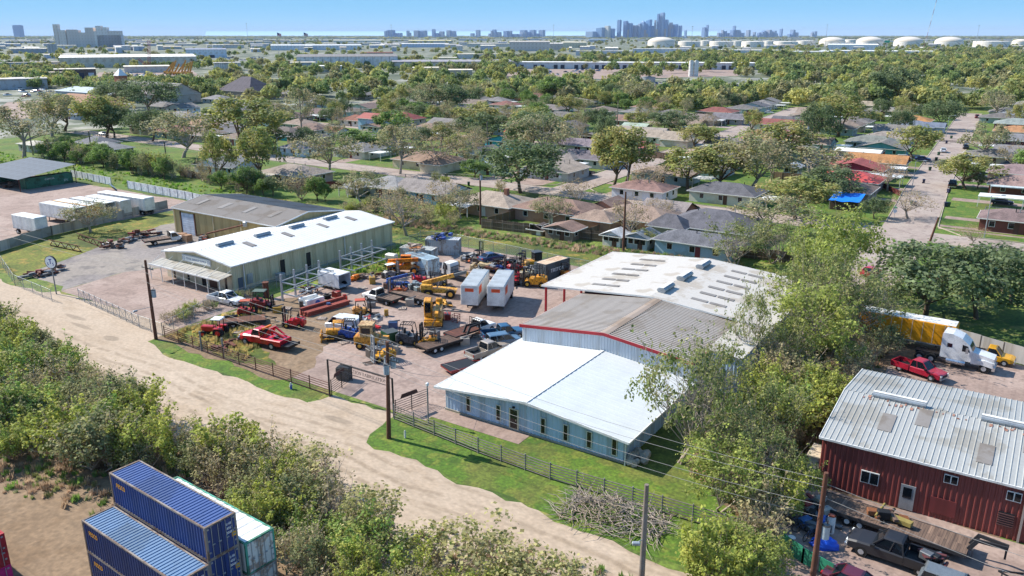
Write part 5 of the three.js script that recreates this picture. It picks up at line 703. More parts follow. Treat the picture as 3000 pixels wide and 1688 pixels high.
// chain-link: posts, rails and a woven wire sheet
const linkTex = (() => { const n = 64, d = new Uint8Array(n * n * 4); for (let j = 0; j < n; j++) for (let i = 0; i < n; i++) { const a = (i + j) % 32 < 4 || (i - j + 64) % 32 < 4, o = (j * n + i) * 4; d[o] = d[o + 1] = d[o + 2] = 150; d[o + 3] = a ? 255 : 0; } const t = new THREE.DataTexture(d, n, n); t.wrapS = t.wrapT = THREE.RepeatWrapping; t.repeat.set(8, 8); t.colorSpace = THREE.SRGBColorSpace; t.magFilter = THREE.LinearFilter; t.needsUpdate = true; return t; })();
const LINK = new THREE.MeshStandardMaterial({ map: linkTex, alphaTest: 0.5, side: THREE.DoubleSide, roughness: 0.6, metalness: 0.3 });
function chainFence(label, pts, h = 1.9, st = 3, brace) {
  const o = thing('chain_link_fence', label, 'fence');
  for (let i = 0; i + 1 < pts.length; i++) { const [p, q] = [pts[i], pts[i + 1]], d = Math.hypot(q[0] - p[0], q[1] - p[1]), n = Math.max(1, Math.round(d / st)), at = (t, y) => [p[0] + (q[0] - p[0]) * t, y, -(p[1] + (q[1] - p[1]) * t)];
    for (let k = 0; k <= n; k++) mb().cyl(at(k / n, 0), at(k / n, h + 0.1), 0.04, 0.04, 6).to(o, 'post', ZINC);
    mb().cyl(at(0, h), at(1, h), 0.025, 0.025, 5).to(o, 'top_rail', ZINC); mb().quad(at(0, 0.05), at(1, 0.05), at(1, h), at(0, h)).to(o, 'wire_mesh', LINK);
    if (brace) for (let k = 0; k < n; k++) mb().bar(at(k / n, 0.1), at((k + 1) / n, h), 0.035).bar(at((k + 1) / n, 0.1), at(k / n, h), 0.035).to(o, 'brace', ZINC); }
  return o;
}
chainFence('chain-link rolling gate with crossed braces before the concrete lot', [[-115.8, 59.6], [-97.6, 57.5]], 1.7, 1.8, 1); chainFence('chain-link fence by the round shop sign', [[-146, 63], [-131, 58], [-118.4, 57]], 1.8, 3); chainFence('vine-grown chain-link fence between shop lot and yard', [[-97.4, 57.4], [-92, 57.2], [-95.4, 66], [-96.2, 77], [-96.4, 96], [-96.4, 114]], 1.8, 2.6); chainFence('chain-link fence at the back of the yard by the ditch', [[-96.4, 114.5], [-89, 115.8], [-65, 113.2], [-55, 112.8]], 2.2, 3); chainFence('black chain-link garden fence beside the long street', [[-10, 196], [-4, 196], [-4, 203], [-10, 203], [-10, 196]], 1.5, 2);
{ // round sign
  const o = thing('round_sign', 'round white shop sign with blue letters on a pole', 'sign'); const p = EP(165, 862); put(o, p[0], -p[1], 20); mb().cyl([0, 0, 0], [0, 4.2, 0], 0.09, 0.09, 8).to(o, 'pole', GREY_PIPE); mb().cyl([0, 5.0, -0.12], [0, 5.0, 0.12], 0.98, 0.98, 28).to(o, 'disc', M(0x2a2f3a)); const g = new THREE.Mesh(new THREE.CircleGeometry(0.9, 28), new THREE.MeshStandardMaterial({ roughness: 0.6, map: textTex([''], { w: 256, h: 256, bg: '#f2f2ee', fg: '#27348a', draw: c => { c.font = 'bold 150px sans-serif'; c.fillText('T', 128, 112); c.font = 'bold 84px sans-serif'; c.fillText('S', 64, 166); c.fillText('S', 192, 166); } }) })); g.name = 'sign_face'; g.position.set(0, 5.0, 0.126); o.add(g);
}
// concrete panel fence, white sheet fence, wooden fences
function panelFence(name, label, pts, h, st, m, post, { cap, rails, ribs } = {}) {
  const o = thing(name, label, 'fence'), r = rng(pts.length * 31 + Math.abs(pts[0][0]) | 0);
  for (let i = 0; i + 1 < pts.length; i++) { const [p, q] = [pts[i], pts[i + 1]], d = Math.hypot(q[0] - p[0], q[1] - p[1]), n = Math.max(1, Math.round(d / st)), at = (t, y) => [p[0] + (q[0] - p[0]) * t, y, -(p[1] + (q[1] - p[1]) * t)];
    for (let k = 0; k < n; k++) { const y = h * (0.97 + 0.05 * r()), a = at((k + 0.02) / n, 0.03), b = at((k + 0.98) / n, 0.03); const g = mb(); if (ribs) { const U = N(D(b, a)); g.ribs(a, [0, 1, 0], U, N(X(U, [0, 1, 0])), y, L(D(b, a)), 0.3, 0.04); } else g.bar(V(a, [0, y / 2, 0]), V(b, [0, y / 2, 0]), 0.05, y); g.to(o, 'panel', Array.isArray(m) ? m[(r() * m.length) | 0] : m); if (rails) for (const t of [0.25, 0.75]) mb().bar(V(a, [0.06, y * t, 0.06]), V(b, [0.06, y * t, 0.06]), 0.06, 0.1).to(o, 'rail', post); }
    for (let k = 0; k <= n; k++) mb().bar(at(k / n, 0), at(k / n, h + (cap || 0.02)), 0.14).to(o, 'post', post); }
  return o;
}
const CONC = [M(0xb9b2a6, { tex: T.streak }), M(0xa8a298, { tex: T.streak }), M(0x9c9a92, { tex: T.grime })], FENCE_WOOD = [M(0xb9a898, { tex: T.wood }), M(0xa2937f, { tex: T.wood }), M(0xd0bfa8, { tex: T.wood })], FPOST = M(0x85786a, { tex: T.grime });
panelFence('concrete_fence', 'grey concrete panel fence beside the trailer lot', [[-150.5, 55], [-154.8, 67], [-159.6, 79], [-163.6, 107]], 1.9, 2.4, CONC, M(0x9a968e, { tex: T.grime }));
panelFence('sheet_metal_fence', 'white ribbed sheet-metal fence along the ditch', [[-223, 118.2], [-202, 117]], 2, 3, M(0xe4e8ea, { tex: T.grain }), ZINC, { ribs: 1 }); panelFence('sheet_metal_fence', 'white ribbed sheet-metal fence ending at the grey-roofed building', [[-194, 116.6], [-166, 115.4], [-146, 113.6]], 2, 3, M(0xdfe4e8, { tex: T.grain }), ZINC, { ribs: 1 });
{ const o = thing('fallen_fence_sheet', 'white fence sheets fallen into the lot', 'fence sheet'); mb().ribs([-201, 0.2, -116.6], N([6, -0.02, 2.5]), N([0.1, 1, 1.4]), [0, 0.6, -0.8], 7, 1.6, 0.3, 0.04).to(o, 'sheet', M(0xeaeef0, { tex: T.grain })); }
panelFence('wooden_fence', 'weathered grey board fence along the ditch behind the brown-roofed houses', [[-93.5, 130.2], [-70, 133], [-47, 136.2]], 2, 2.4, FENCE_WOOD, FPOST, { rails: 1 }); panelFence('wooden_fence', 'weathered board fence behind the slate-roofed house', [[-45, 136.6], [-28, 138]], 2, 2.4, FENCE_WOOD, FPOST, { rails: 1 }); panelFence('wooden_fence', 'tan board fence beside the tan hipped house garden', [[-93.3, 132], [-91, 158]], 1.9, 2.4, [M(0xcaa77c, { tex: T.wood }), M(0xbca07c, { tex: T.wood })], FPOST); panelFence('wooden_fence', 'board fence between the brown garden and the patio house', [[-72, 134], [-70, 152]], 1.8, 2.4, FENCE_WOOD, FPOST); panelFence('wooden_fence', 'board fence beside the grey-blue shed', [[-55, 137], [-53, 152]], 1.8, 2.4, FENCE_WOOD, FPOST);
panelFence('wooden_fence', 'red stained board fence behind the tan hipped house near the ditch', [[-160, 139], [-148, 148]], 1.7, 2.4, M(0x9c3a30, { tex: T.wood }), M(0x7a3028)); panelFence('wooden_fence', 'old board fence along the ditch thicket', [[-200, 136], [-178, 135], [-163, 136]], 1.8, 2.4, FENCE_WOOD, FPOST); panelFence('wooden_fence', 'red picket fence at the corner of the long street', [[-36, 226], [-29, 214]], 1.2, 1.6, M(0x8c3a38, { tex: T.wood }), M(0x7a3028)); panelFence('wooden_fence', 'dark board fence behind the white hipped house', [[-188, 205], [-160, 204]], 1.8, 2.4, [M(0x7a4a3c, { tex: T.wood })], FPOST); panelFence('wooden_fence', 'board fence behind the grey shed row', [[-62, 262], [-48, 262]], 1.9, 2.4, FENCE_WOOD, FPOST); panelFence('wooden_fence', 'pale board fence in the gardens by the side street', [[-112, 240], [-92, 240]], 1.9, 2.4, FENCE_WOOD, FPOST); panelFence('wooden_fence', 'grey board fence behind the red hipped roof', [[-62, 222], [-48, 222]], 1.9, 2.4, FENCE_WOOD, FPOST);
panelFence('corrugated_fence', 'grey corrugated fence behind the white semi truck', [[-6, 110.4], [4, 106.4], [22, 100]], 2.1, 2.4, M(0xa9a6a2, { tex: T.streak }), GREYPOLE);
// small loose items about the yard
{ const r = rng(4040), items = [['steel_drum', 'drum'], ['timber_pallet', 'pallet'], ['loose_crate', 'crate']], tones = [0x9c3a30, 0x3a5a8c, 0x77797c, 0xb8923c, 0x4c4a48, 0xa8a49c, 0x6a4838], spots = [[1010, 880], [1040, 905], [1085, 900], [1130, 925], [1180, 905], [1205, 895], [1230, 880], [1120, 975], [1150, 960], [1060, 985], [1010, 1005], [1090, 1045], [1160, 1035], [1240, 975], [1310, 935], [1290, 915], [1060, 845], [1095, 830], [1120, 815], [1100, 855], [1140, 845], [1210, 820], [1255, 815], [1310, 790], [1340, 780], [1370, 790], [1400, 800], [1430, 810], [1460, 812], [1490, 805], [1505, 785], [1540, 800], [1580, 800], [1350, 765], [1325, 770], [985, 870], [960, 905], [840, 905], [815, 915], [880, 900], [940, 935], [760, 985], [800, 985], [700, 975], [1270, 985], [1300, 1010], [1395, 985], [1365, 1010], [1410, 1035], [1345, 1060], [1210, 760], [1240, 752]];
  spots.forEach(([u, v], k) => { const [n, c] = items[k % 3], t = paint(tones[k % 7], T.grime), o = thing(n, ['steel drum standing among the yard machines', 'timber pallet lying among the yard machines', 'loose crate of parts among the yard machines'][k % 3], c, ['drums about the yard', 'pallets about the yard', 'crates about the yard'][k % 3]); if (k % 3 === 0) { mb().cyl([0, 0, 0], [0, 0.9, 0], 0.3, 0.3, 10).to(o, 'drum', t); mb().cyl([0, 0.45, 0], [0, 0.49, 0], 0.32, 0.32, 10).to(o, 'hoop', STEEL); } else if (k % 3 === 1) { for (let i = 0; i < 5; i++) mb().bx(-0.6, 0.6, 0.12, 0.15, -0.5 + i * 0.22, -0.36 + i * 0.22).to(o, 'board', WOOD); for (const x of [-0.55, 0, 0.55]) mb().bx(x - 0.05, x + 0.05, 0, 0.12, -0.5, 0.52).to(o, 'bearer', WOOD); } else { mb().rbox(-0.6, 0.6, 0, 0.7 + r() * 0.5, -0.45, 0.45, 0.04).to(o, 'box', t); mb().bar([-0.7, 0.85, 0.1], [0.9, 0.75 + r() * 0.6, -0.2], 0.14).to(o, 'part', STEEL); } putPx(o, u + (r() - 0.5) * 8, v, r() * 180); }); }
// ---------- shop lot and trailer lot ----------
putAB(flatbed('white flatbed truck with wooden deck on the grey asphalt', { len: 4.6, rail: 2.1 }), 455, 716, 540, 704);
{ const T2 = (label, a, b, len, opt) => put(vanTrailer(label, { len, h: 2.7, ...opt }), a, -b, 180 + (opt?.t || 4), 0), g = 'trailers parked behind the concrete fence';
  T2('short white box trailer standing apart by the concrete fence', -163.8, 77.3, 7.6, { group: g }); T2('white box trailer with dark open end by the tree', -168.8, 86.5, 12, { group: g, open: 1, t: 184 }); T2('box trailer with orange and yellow sides behind the fence tree', -169, 89.6, 12, { group: g, color: paint(0xd99a2c, T.rust), t: 184 }); T2('white box trailer with rust-red open doors', -168.5, 92.8, 12, { group: g, open: 1, t: 184 }); T2('white box trailer with brown lettered rear', -168, 96, 12, { group: g, color: paint(0xd6d2ca, T.grime), t: 184 }); T2('longest clean white box trailer at the end of the row', -168.4, 100.3, 16, { group: g, t: 184 }); }
{ // carport roofed over two containers
  const green = M(0x3f7a62, { tex: T.rust, roughness: 0.6 }), c = put(container('green container with white lettering under the dark lot shelter', { color: green, h: 2.7 }), -215.6, -107.8, 90); printed(c, 'lettering', textTex(['CAPITAL'], { fg: '#e6e4d8', font: 'bold 96px serif' }), [-1.4, 1.5, 1.29], [3.0, 0, 0], [0, 0.75, 0], { cut: 1 }); printed(c, 'lettering', textTex(['S P L'], { fg: '#dfe2d8', font: 'bold 100px sans-serif' }), [3.0, 0.5, 1.29], [2.4, 0, 0], [0, 1.0, 0], { cut: 1 });
  put(container('second green container beneath the dark lot shelter', { color: green, h: 2.7 }), -232, -105, 90); const o = thing('lot_shelter', 'dark blue-grey shelter roof spanning two green containers', 'shelter'); mb().quad([-236, 3.2, -98], [-211, 3.2, -98.5], [-213, 4.9, -114.5], [-236, 4.9, -114.5]).to(o, 'roof', M(0x5b6672, { tex: T.grain })); for (const [a, b] of [[-211.6, 99], [-213.2, 114], [-235, 99], [-235, 114]]) mb().bar([a, 0, -b], [a, b > 100 ? 4.8 : 3.2, -b], 0.14).to(o, 'post', RUSTY); heap('brown barrels and crates under the lot shelter', 'scrap_heap', 'scrap', 30, 548, 6, 3, 1.2, 16, [RUSTY, DECK, BLACK], 81); }
{ const J = [RUSTY, RUSTY, STEEL, DECK, paint(0x8a8f94), paint(0x9a4a3a)];
  for (const [u, v, w, d, h, n, s, l] of [[405, 695, 4.5, 2, 1.0, 18, 91, 'grey pallets and bundles stacked on the asphalt'], [440, 690, 3.6, 2, 0.9, 14, 92, 'covered steel coils and pallets on the asphalt'], [375, 708, 4, 2, 0.6, 16, 93, 'red steel scrap on the asphalt'], [318, 722, 4, 2, 1.0, 16, 94, 'stack of flat steel plates on the asphalt'], [348, 728, 1.6, 1.4, 0.7, 7, 95, 'tub of scrap on the asphalt'], [115, 808, 4.5, 2.4, 0.5, 22, 96, 'rusty steel bundles on the lawn by the round sign'], [165, 795, 3.4, 2, 0.6, 14, 97, 'tangled dark steel frames behind the round sign'], [600, 700, 5.5, 1.6, 0.5, 18, 98, 'loose bricks and boards beside the tan warehouse']]) heap(l, 'scrap_heap', 'scrap', u, v, w, d, h, n, J, s, 'bbpc');
  const pl = thing('brick_pallet', 'pallet of stacked bricks by the tan warehouse', 'pallet'); mb().bx(-0.7, 0.7, 0, 0.14, -0.7, 0.7).to(pl, 'pallet', WOOD); for (let k = 0; k < 4; k++) for (let i = 0; i < 3; i++) mb().bx(-0.66 + i * 0.45, -0.24 + i * 0.45, 0.16 + k * 0.3, 0.44 + k * 0.3, -0.65, 0.65).to(pl, 'brick_course', M(0xb08a6c, { tex: T.grime })); put(pl, -135, -90.6, 8); put(copyOf(pl, 'second pallet of bricks by the tan warehouse door'), -133.2, -90.4, 3);
  for (const [u, v, u1, v1, l] of [[148, 720, 240, 740, 'rusty zigzag steel truss on the lawn'], [230, 700, 305, 728, 'second rusty zigzag truss reaching the scrap']]) { const o = thing('steel_truss', l, 'truss', 'rusty trusses on the dry lawn'), a = P(u, v), b = P(u1, v1), d = Math.hypot(b[0] - a[0], b[2] - a[2]); mb().bar([0, 0.1, 0], [d, 0.1, 0], 0.12).to(o, 'lower_chord', RUSTY); mb().bar([0, 1.2, 0.2], [d, 1.2, 0.2], 0.12).to(o, 'upper_chord', RUSTY); const n = 8; for (let k = 0; k < n; k++) mb().bar([k * d / n, k % 2 ? 1.2 : 0.1, 0.1], [(k + 1) * d / n, k % 2 ? 0.1 : 1.2, 0.1], 0.1).to(o, 'diagonal', RUSTY); putAB(o, u, v, u1, v1); o.position.set(a[0], 0, a[2]); } }
// ---------- neighbouring lot with trucks ----------
patch('truck_lot', [[-14, 52], [40, 40], [40, 66.2], [-12.5, 66.2], [-13.5, 60]], structures.pale, 0.006, 0.3, 'concrete lot before the red building'); patch('truck_lot', [[-12, 84], [40, 80], [40, 106], [4, 106], [-6, 110], [-12, 98]], structures.pale, 0.006, 0.3, 'pale dirt lot with semi trucks');
{ const o = thing('semi_truck', 'white sleeper semi truck parked before the yellow trailer', 'truck'), m = gloss(0xf2f3f4); mb().prism([[-1.6, 1.0], [1.5, 1.0], [1.55, 2.2], [1.15, 2.9], [0.4, 3.5], [-0.6, 3.85], [-1.5, 3.85], [-1.6, 3.7]], -1.15, 1.15).to(o, 'sleeper_cab', m); mb().prism([[1.5, 0.8], [3.6, 0.75], [3.75, 1.0], [3.7, 1.75], [1.55, 2.15]], -0.95, 0.95).to(o, 'hood', m); for (const s of [-1, 1]) { mb().prism([[2.0, 1.0], [3.7, 0.75], [3.6, 1.35], [2.8, 1.5], [2.1, 1.35]], s * 1.0 - 0.14, s * 1.0 + 0.14).to(o, 'mudguard', m); mb().quad([0.5, 2.1, s * 1.16], [1.3, 2.1, s * 1.16], [1.05, 2.75, s * 1.16], [0.5, 2.85, s * 1.16]).to(o, 'side_window', GLASS); mb().quad([-1.0, 2.3, s * 1.16], [-0.5, 2.3, s * 1.16], [-0.5, 2.75, s * 1.16], [-1.0, 2.75, s * 1.16]).to(o, 'sleeper_window', GLASS); mb().bx(0.9, 1.15, 2.0, 2.6, s * 1.35 - 0.12, s * 1.35 + 0.12).to(o, 'mirror', CHROME); mb().bx(3.6, 3.78, 1.1, 1.35, s * 0.85 - 0.15, s * 0.85 + 0.15).to(o, 'headlight', LAMP_CLEAR); mb().cyl([-0.9, 0.7, s * 1.0], [1.0, 0.7, s * 1.0], 0.32, 0.32, 10).to(o, 'fuel_tank', CHROME); } mb().quad([1.57, 2.2, -0.95], [1.57, 2.2, 0.95], [1.2, 2.85, 0.9], [1.2, 2.85, -0.9]).to(o, 'windscreen', GLASS); mb().bx(3.6, 3.9, 0.45, 0.85, -1.1, 1.1).to(o, 'bumper', CHROME); mb().bx(-4.2, 1.5, 0.7, 1.0, -0.45, 0.45).to(o, 'chassis_rail', BLACK); wheels(o, [2.85], 0.95, 0.52, 0.3); wheels(o, [-2.4, -3.6], 0.95, 0.52, 0.5); put(o, -5.4, -103.2, -3); o.scale.setScalar(1.05);
  put(vanTrailer('orange-yellow box trailer with white roof beneath the trees', { len: 11, h: 2.75, color: paint(0xe09a14, T.grime) }), -11.5, -106.9, 178);
  put(flatbed('yellow truck nose showing behind the white semi', { cab: gloss(0xe0a41c), len: 3, rail: 0 }), -2.6, -106.6, -4); put(car('red pickup half hidden by brush behind the red building', 'pickup', 0xb02238), -8.6, -97.6, -20); }
put(deckTrailer('long gooseneck flatbed trailer with worn plank deck along the red wall', { len: 11, axles: 2, h: 1.0, r: 0.42, neck: 1, tone: M(0x2c2c30, { tex: T.grime }), wide: 1.25 }), -5.8, -62.3, -4); put(deckTrailer('dark flatbed trailer nose by the white car', { len: 6, axles: 1, h: 1.05, r: 0.48, deck: M(0x7c7c7e, { tex: T.grain }) }), 6.2, -59.8, 176);
{ const o = put(car('black crew-cab pickup with faded bonnet before the flatbed trailer', 'pickup', M(0x2a2b30, { roughness: 0.4, tex: T.grime })), -4.9, -58.6, 176); o.scale.setScalar(1.1); heap('scrap and panels heaped in the black pickup bed', 'scrap_heap', 'scrap', 2700, 1590, 1.6, 1.2, 0.5, 9, [BLACK, STEEL, paint(0x6a3a38)], 85).position.set(-2.3, 0.8, -58.5);
  put(car('maroon car at the green tarpaulin fence', 'sedan', 0x5a1c2c), -6.4, -53.4, -6); put(car('grey estate car beside the white car in the truck lot', 'suv', 0x6d7478), -0.6, -56.4, -4); put(car('white car beside the dark flatbed trailer', 'sedan', 0xf0f2f4), 2.6, -57.4, 176);
  heap('orange boards and scrap on the plank deck of the gooseneck trailer', 'scrap_heap', 'scrap', 2560, 1480, 3, 1.2, 0.4, 12, [paint(0x8a5a3c), BLACK, DECK, STEEL, paint(0x9c8c50)], 86).position.set(-6, 1.0, -62.5);
  const t = thing('blue_tarpaulin', 'crumpled bright blue tarpaulin by the utility pole', 'tarpaulin'); const g = new THREE.SphereGeometry(1, 14, 9, 0, Math.PI * 2, 0, Math.PI / 2), r = rng(12), pa = g.attributes.position; for (let i = 0; i < pa.count; i++) pa.setXYZ(i, pa.getX(i) * (0.9 + r() * 0.3), pa.getY(i) * 0.7 * (0.8 + r() * 0.5), pa.getZ(i) * (0.6 + r() * 0.2)); g.computeVertexNormals(); const me = new THREE.Mesh(g, M(0x1f56c8, { roughness: 0.5 })); me.name = 'sheet'; t.add(me); putPx(t, 2415, 1600, 20);
  const wh = thing('water_heater', 'white water heater drum beside the utility pole', 'drum'); mb().cyl([0, 0, 0], [0, 1.5, 0], 0.3, 0.3, 12).to(wh, 'drum', WHITE); mb().cyl([0, 1.5, 0], [0, 1.56, 0], 0.31, 0.2, 12).to(wh, 'lid', paint(0xb0583a)); putPx(wh, 2432, 1560); const rb = thing('red_bucket', 'red bucket with white lid in the cluttered lot', 'bucket'); mb().cyl([0, 0, 0], [0, 0.5, 0], 0.24, 0.3, 12).to(rb, 'bucket', paint(0xd01c24)); mb().cyl([0, 0.5, 0], [0, 0.56, 0], 0.31, 0.28, 12).to(rb, 'lid', WHITE); putPx(rb, 2318, 1592);
  for (const [u, v, d, l] of [[2350, 1560, 30, 'old bicycle leaning in the cluttered lot'], [2370, 1580, 70, 'second old bicycle fallen in the cluttered lot'], [2330, 1545, 10, 'third old bicycle under the trees']]) { const o = thing('bicycle', l, 'bicycle', 'old bicycles in the cluttered lot'); for (const x of [-0.5, 0.5]) { const w = new THREE.Mesh(new THREE.TorusGeometry(0.32, 0.03, 6, 16), BLACK); w.name = 'wheel'; w.position.set(x, 0.34, 0); o.add(w); } mb().bar([-0.5, 0.34, 0], [-0.15, 0.8, 0], 0.035).bar([-0.15, 0.8, 0], [0.4, 0.75, 0], 0.035).bar([0.4, 0.75, 0], [0.5, 0.34, 0], 0.035).bar([-0.15, 0.8, 0], [0, 0.35, 0], 0.035).bar([0, 0.35, 0], [0.4, 0.75, 0], 0.035).to(o, 'frame', paint(0x4a5a7a)); mb().rbox(-0.28, -0.05, 0.86, 0.92, -0.07, 0.07, 0.02).to(o, 'saddle', BLACK); mb().bar([0.38, 0.95, -0.25], [0.38, 0.95, 0.25], 0.03).to(o, 'handlebar', STEEL); putPx(o, u, v, d); }
  heap('clutter of boxes and drums under the lot trees', 'scrap_heap', 'scrap', 2380, 1515, 4.5, 2.4, 0.8, 24, [BLACK, STEEL, paint(0x3d6aa0), paint(0x983028), paint(0xb8b4a8), DECK], 87, 'bcpc'); heap('black scrap in the lot beside the bicycles', 'scrap_heap', 'scrap', 2395, 1560, 3.5, 2, 0.6, 18, [BLACK, STEEL, paint(0x2d62c0)], 88, 'bcp');
  const gt = panelFence('green_tarpaulin_fence', 'green tarpaulin fence at the edge of the cluttered lot', [EP(2280, 1600), EP(2350, 1650), EP(2440, 1700)], 1.3, 1.5, M(0x2f8a6a, { roughness: 0.6, tex: T.grain }), STEEL); }
{ const o = thing('pale_cabin', 'small pale grey cabin behind the cluttered lot', 'cabin'); mb().bx(-1.1, 1.1, 0, 2.4, -1.1, 1.1).to(o, 'wall', M(0xcfc6b4, { tex: T.streak })); mb().bx(-1.25, 1.25, 2.4, 2.5, -1.25, 1.25).to(o, 'roof', M(0xd8ccb4, { tex: T.grime })); mb().bx(-0.4, 0.4, 0.05, 2, 1.1, 1.14).to(o, 'door', M(0x8a8578)); putPx(o, 2408, 1400, 0); }
// ---------- houses ----------
const footprints = []; // [a0, a1, b0, b1] kept clear of trees
const TRIMW = M(0xe4e0d6, { roughness: 0.6 });
const shingle = c => M(c, { tex: T.shingle, roughness: 0.9 }), siding = c => M(c, { tex: T.grime, roughness: 0.8 });
function house(label, u, v, { w = 13, d = 10, roof = 0x9a8c80, wall = 0xd8d0c0, type = 'hip', axis = 'a', rise = 1.9, h = 2.6, porch, flue = 2, group, chimney, wing, at, metal, turn = 0 } = {}) {
  const o = thing('house', label, 'house', group), p = at ? [at[0], 0, -at[1]] : P(u, v, h + rise * 0.6), rm = metal ? M(roof, { tex: T.grime, roughness: 0.5 }) : shingle(roof), wm = siding(wall), e = 0.55;
  put(o, p[0], p[2], turn); footprints.push([p[0] - w / 2 - 0.5, p[0] + w / 2 + 0.5, -p[2] - d / 2 - 0.5, -p[2] + d / 2 + 0.5]);
  mb().bx(-w / 2, w / 2, 0, h, -d / 2, d / 2).to(o, 'wall', wm);
  const roofOn = (x0, x1, z0, z1, ax, tp, rs, par) => {
    const g = mb(), f = [mb(), mb()], X0 = x0 - e, X1 = x1 + e, Z0 = z0 - e, Z1 = z1 + e, cx = (x0 + x1) / 2, cz = (z0 + z1) / 2, y = h - 0.05, t = h + rs, W2 = (X1 - X0) / 2, D2 = (Z1 - Z0) / 2;
    const A = [X0, y, Z1], B = [X1, y, Z1], C = [X1, y, Z0], E = [X0, y, Z0];
    if (ax === 'a') { const k = tp === 'hip' ? Math.min(D2, W2 * 0.95) : 0, R0 = [X0 + k, t, cz], R1 = [X1 - k, t, cz]; g.quad(A, B, R1, R0).quad(C, E, R0, R1); if (tp === 'hip') g.tri(B, C, R1).tri(E, A, R0); else { f[0].tri([x1 + 0.02, y, z1], [x1 + 0.02, y, z0], [x1 + 0.02, t - 0.12, cz]); f[1].tri([x0 - 0.02, y, z0], [x0 - 0.02, y, z1], [x0 - 0.02, t - 0.12, cz]); } }
    else { const k = tp === 'hip' ? Math.min(W2, D2 * 0.95) : 0, R0 = [cx, t, Z1 - k], R1 = [cx, t, Z0 + k]; g.quad(B, C, R1, R0).quad(E, A, R0, R1); if (tp === 'hip') g.tri(A, B, R0).tri(C, E, R1); else { f[0].tri([x0, y, z1 + 0.02], [x1, y, z1 + 0.02], [cx, t - 0.12, z1 + 0.02]); f[1].tri([x1, y, z0 - 0.02], [x0, y, z0 - 0.02], [cx, t - 0.12, z0 - 0.02]); } }
    g.quad(V(A, [0, -0.14, 0]), V(E, [0, -0.14, 0]), V(C, [0, -0.14, 0]), V(B, [0, -0.14, 0]));
    const r = g.to(par, 'roof', rm); for (const q of f) if (q.p.length) q.to(r, 'gable', wm);
    const q = mb(); for (const [a, b] of [[A, B], [B, C], [C, E], [E, A]]) q.bar(V(a, [0, -0.07, 0]), V(b, [0, -0.07, 0]), 0.06, 0.16); q.to(r, 'fascia', TRIMW); return r;
  };
  const r = roofOn(-w / 2, w / 2, -d / 2, d / 2, axis, type, rise, o), rr = rng(Math.abs(u * 7 + v * 3) | 0);
  if (wing) { const [x0, x1, z0, z1, tp] = wing; mb().bx(x0, x1, 0, h - 0.02, z0, z1).to(o, 'wing_wall', wm); roofOn(x0, x1, z0, z1, (x1 - x0) > (z1 - z0) ? 'a' : 'b', tp || 'gable', rise * 0.8, o).name = 'wing_roof'; }
  const win = (x, z, onX) => { const f = (onX ? mb().bx(x, x + 0.05, 0.95, 2.15, z - 0.55, z + 0.55) : mb().bx(x - 0.55, x + 0.55, 0.95, 2.15, z, z + 0.05)).to(o, 'window_frame', TRIMW); (onX ? mb().bx(x + 0.05, x + 0.07, 1.03, 2.07, z - 0.46, z + 0.46) : mb().bx(x - 0.46, x + 0.46, 1.03, 2.07, z + 0.05, z + 0.07)).to(f, 'pane', GLASS); };
  for (let k = 0; k < 3; k++) win(-w / 2 + w * (0.2 + k * 0.3), d / 2); for (let k = 0; k < 2; k++) win(w / 2, -d / 2 + d * (0.3 + k * 0.4), 1);
  mb().bx(w * 0.04, w * 0.04 + 0.95, 0.05, 2.1, d / 2, d / 2 + 0.06).to(o, 'door', M([0x5a3a2c, 0xe0dcd0, 0x7a3030][rr() * 3 | 0]));
  for (let k = 0; k < flue; k++) { const x = (rr() - 0.5) * w * 0.5, z = (rr() - 0.5) * d * 0.4; mb().cyl([x, h + rise * 0.3, z], [x, h + rise * 1.0 + 0.25, z], 0.09, 0.09, 6).to(r, 'flue', k ? ZINC : BLACK); }
  if (chimney) mb().bx(w * 0.2, w * 0.2 + 0.8, h, h + rise + 0.9, -0.5, 0.5).to(r, 'chimney', M(0x8a5c48, { tex: T.grime }));
  if (porch) { const [x0, x1, z1, m] = porch, pr = mb(); pr.quad([x0, h - 0.45, d / 2 + z1], [x1, h - 0.45, d / 2 + z1], [x1, h - 0.1, d / 2], [x0, h - 0.1, d / 2]).bx(x0, x1, h - 0.62, h - 0.47, d / 2 + z1 - 0.1, d / 2 + z1); pr.to(o, 'porch_roof', m || rm); for (let k = 0; k < 3; k++) { const x = x0 + 0.15 + (x1 - x0 - 0.3) * k / 2; mb().bx(x - 0.08, x + 0.08, 0, h - 0.6, d / 2 + z1 - 0.2, d / 2 + z1 - 0.04).to(o, 'porch_post', TRIMW); } }
  return o;
}
function carport(label, u, v, w = 6, d = 5, m = TRIM_WHITE, h = 2.4, group) { const o = thing('carport', label, 'carport', group), p = P(u, v, h); put(o, p[0], p[2], 0); mb().quad([-w / 2, h, d / 2], [w / 2, h + 0.12, d / 2], [w / 2, h + 0.12, -d / 2], [-w / 2, h, -d / 2]).bx(-w / 2, w / 2, h - 0.12, h - 0.02, d / 2 - 0.08, d / 2).bx(w / 2 - 0.08, w / 2, h - 0.08, h + 0.08, -d / 2, d / 2).to(o, 'roof', m); for (const [x, z] of [[-1, 1], [1, 1], [1, -1], [-1, -1]]) mb().bx(x * (w / 2 - 0.15) - 0.06, x * (w / 2 - 0.15) + 0.06, 0, h - 0.1, z * (d / 2 - 0.15) - 0.06, z * (d / 2 - 0.15) + 0.06).to(o, 'post', TRIMW); footprints.push([p[0] - w / 2, p[0] + w / 2, -p[2] - d / 2, -p[2] + d / 2]); return o; }
function shed(label, u, v, w, d, roof, wall, h = 2.1) { return house(label, u, v, { w, d, roof, wall, type: 'gable', axis: 'b', rise: 0.9, h, flue: 0 }); }
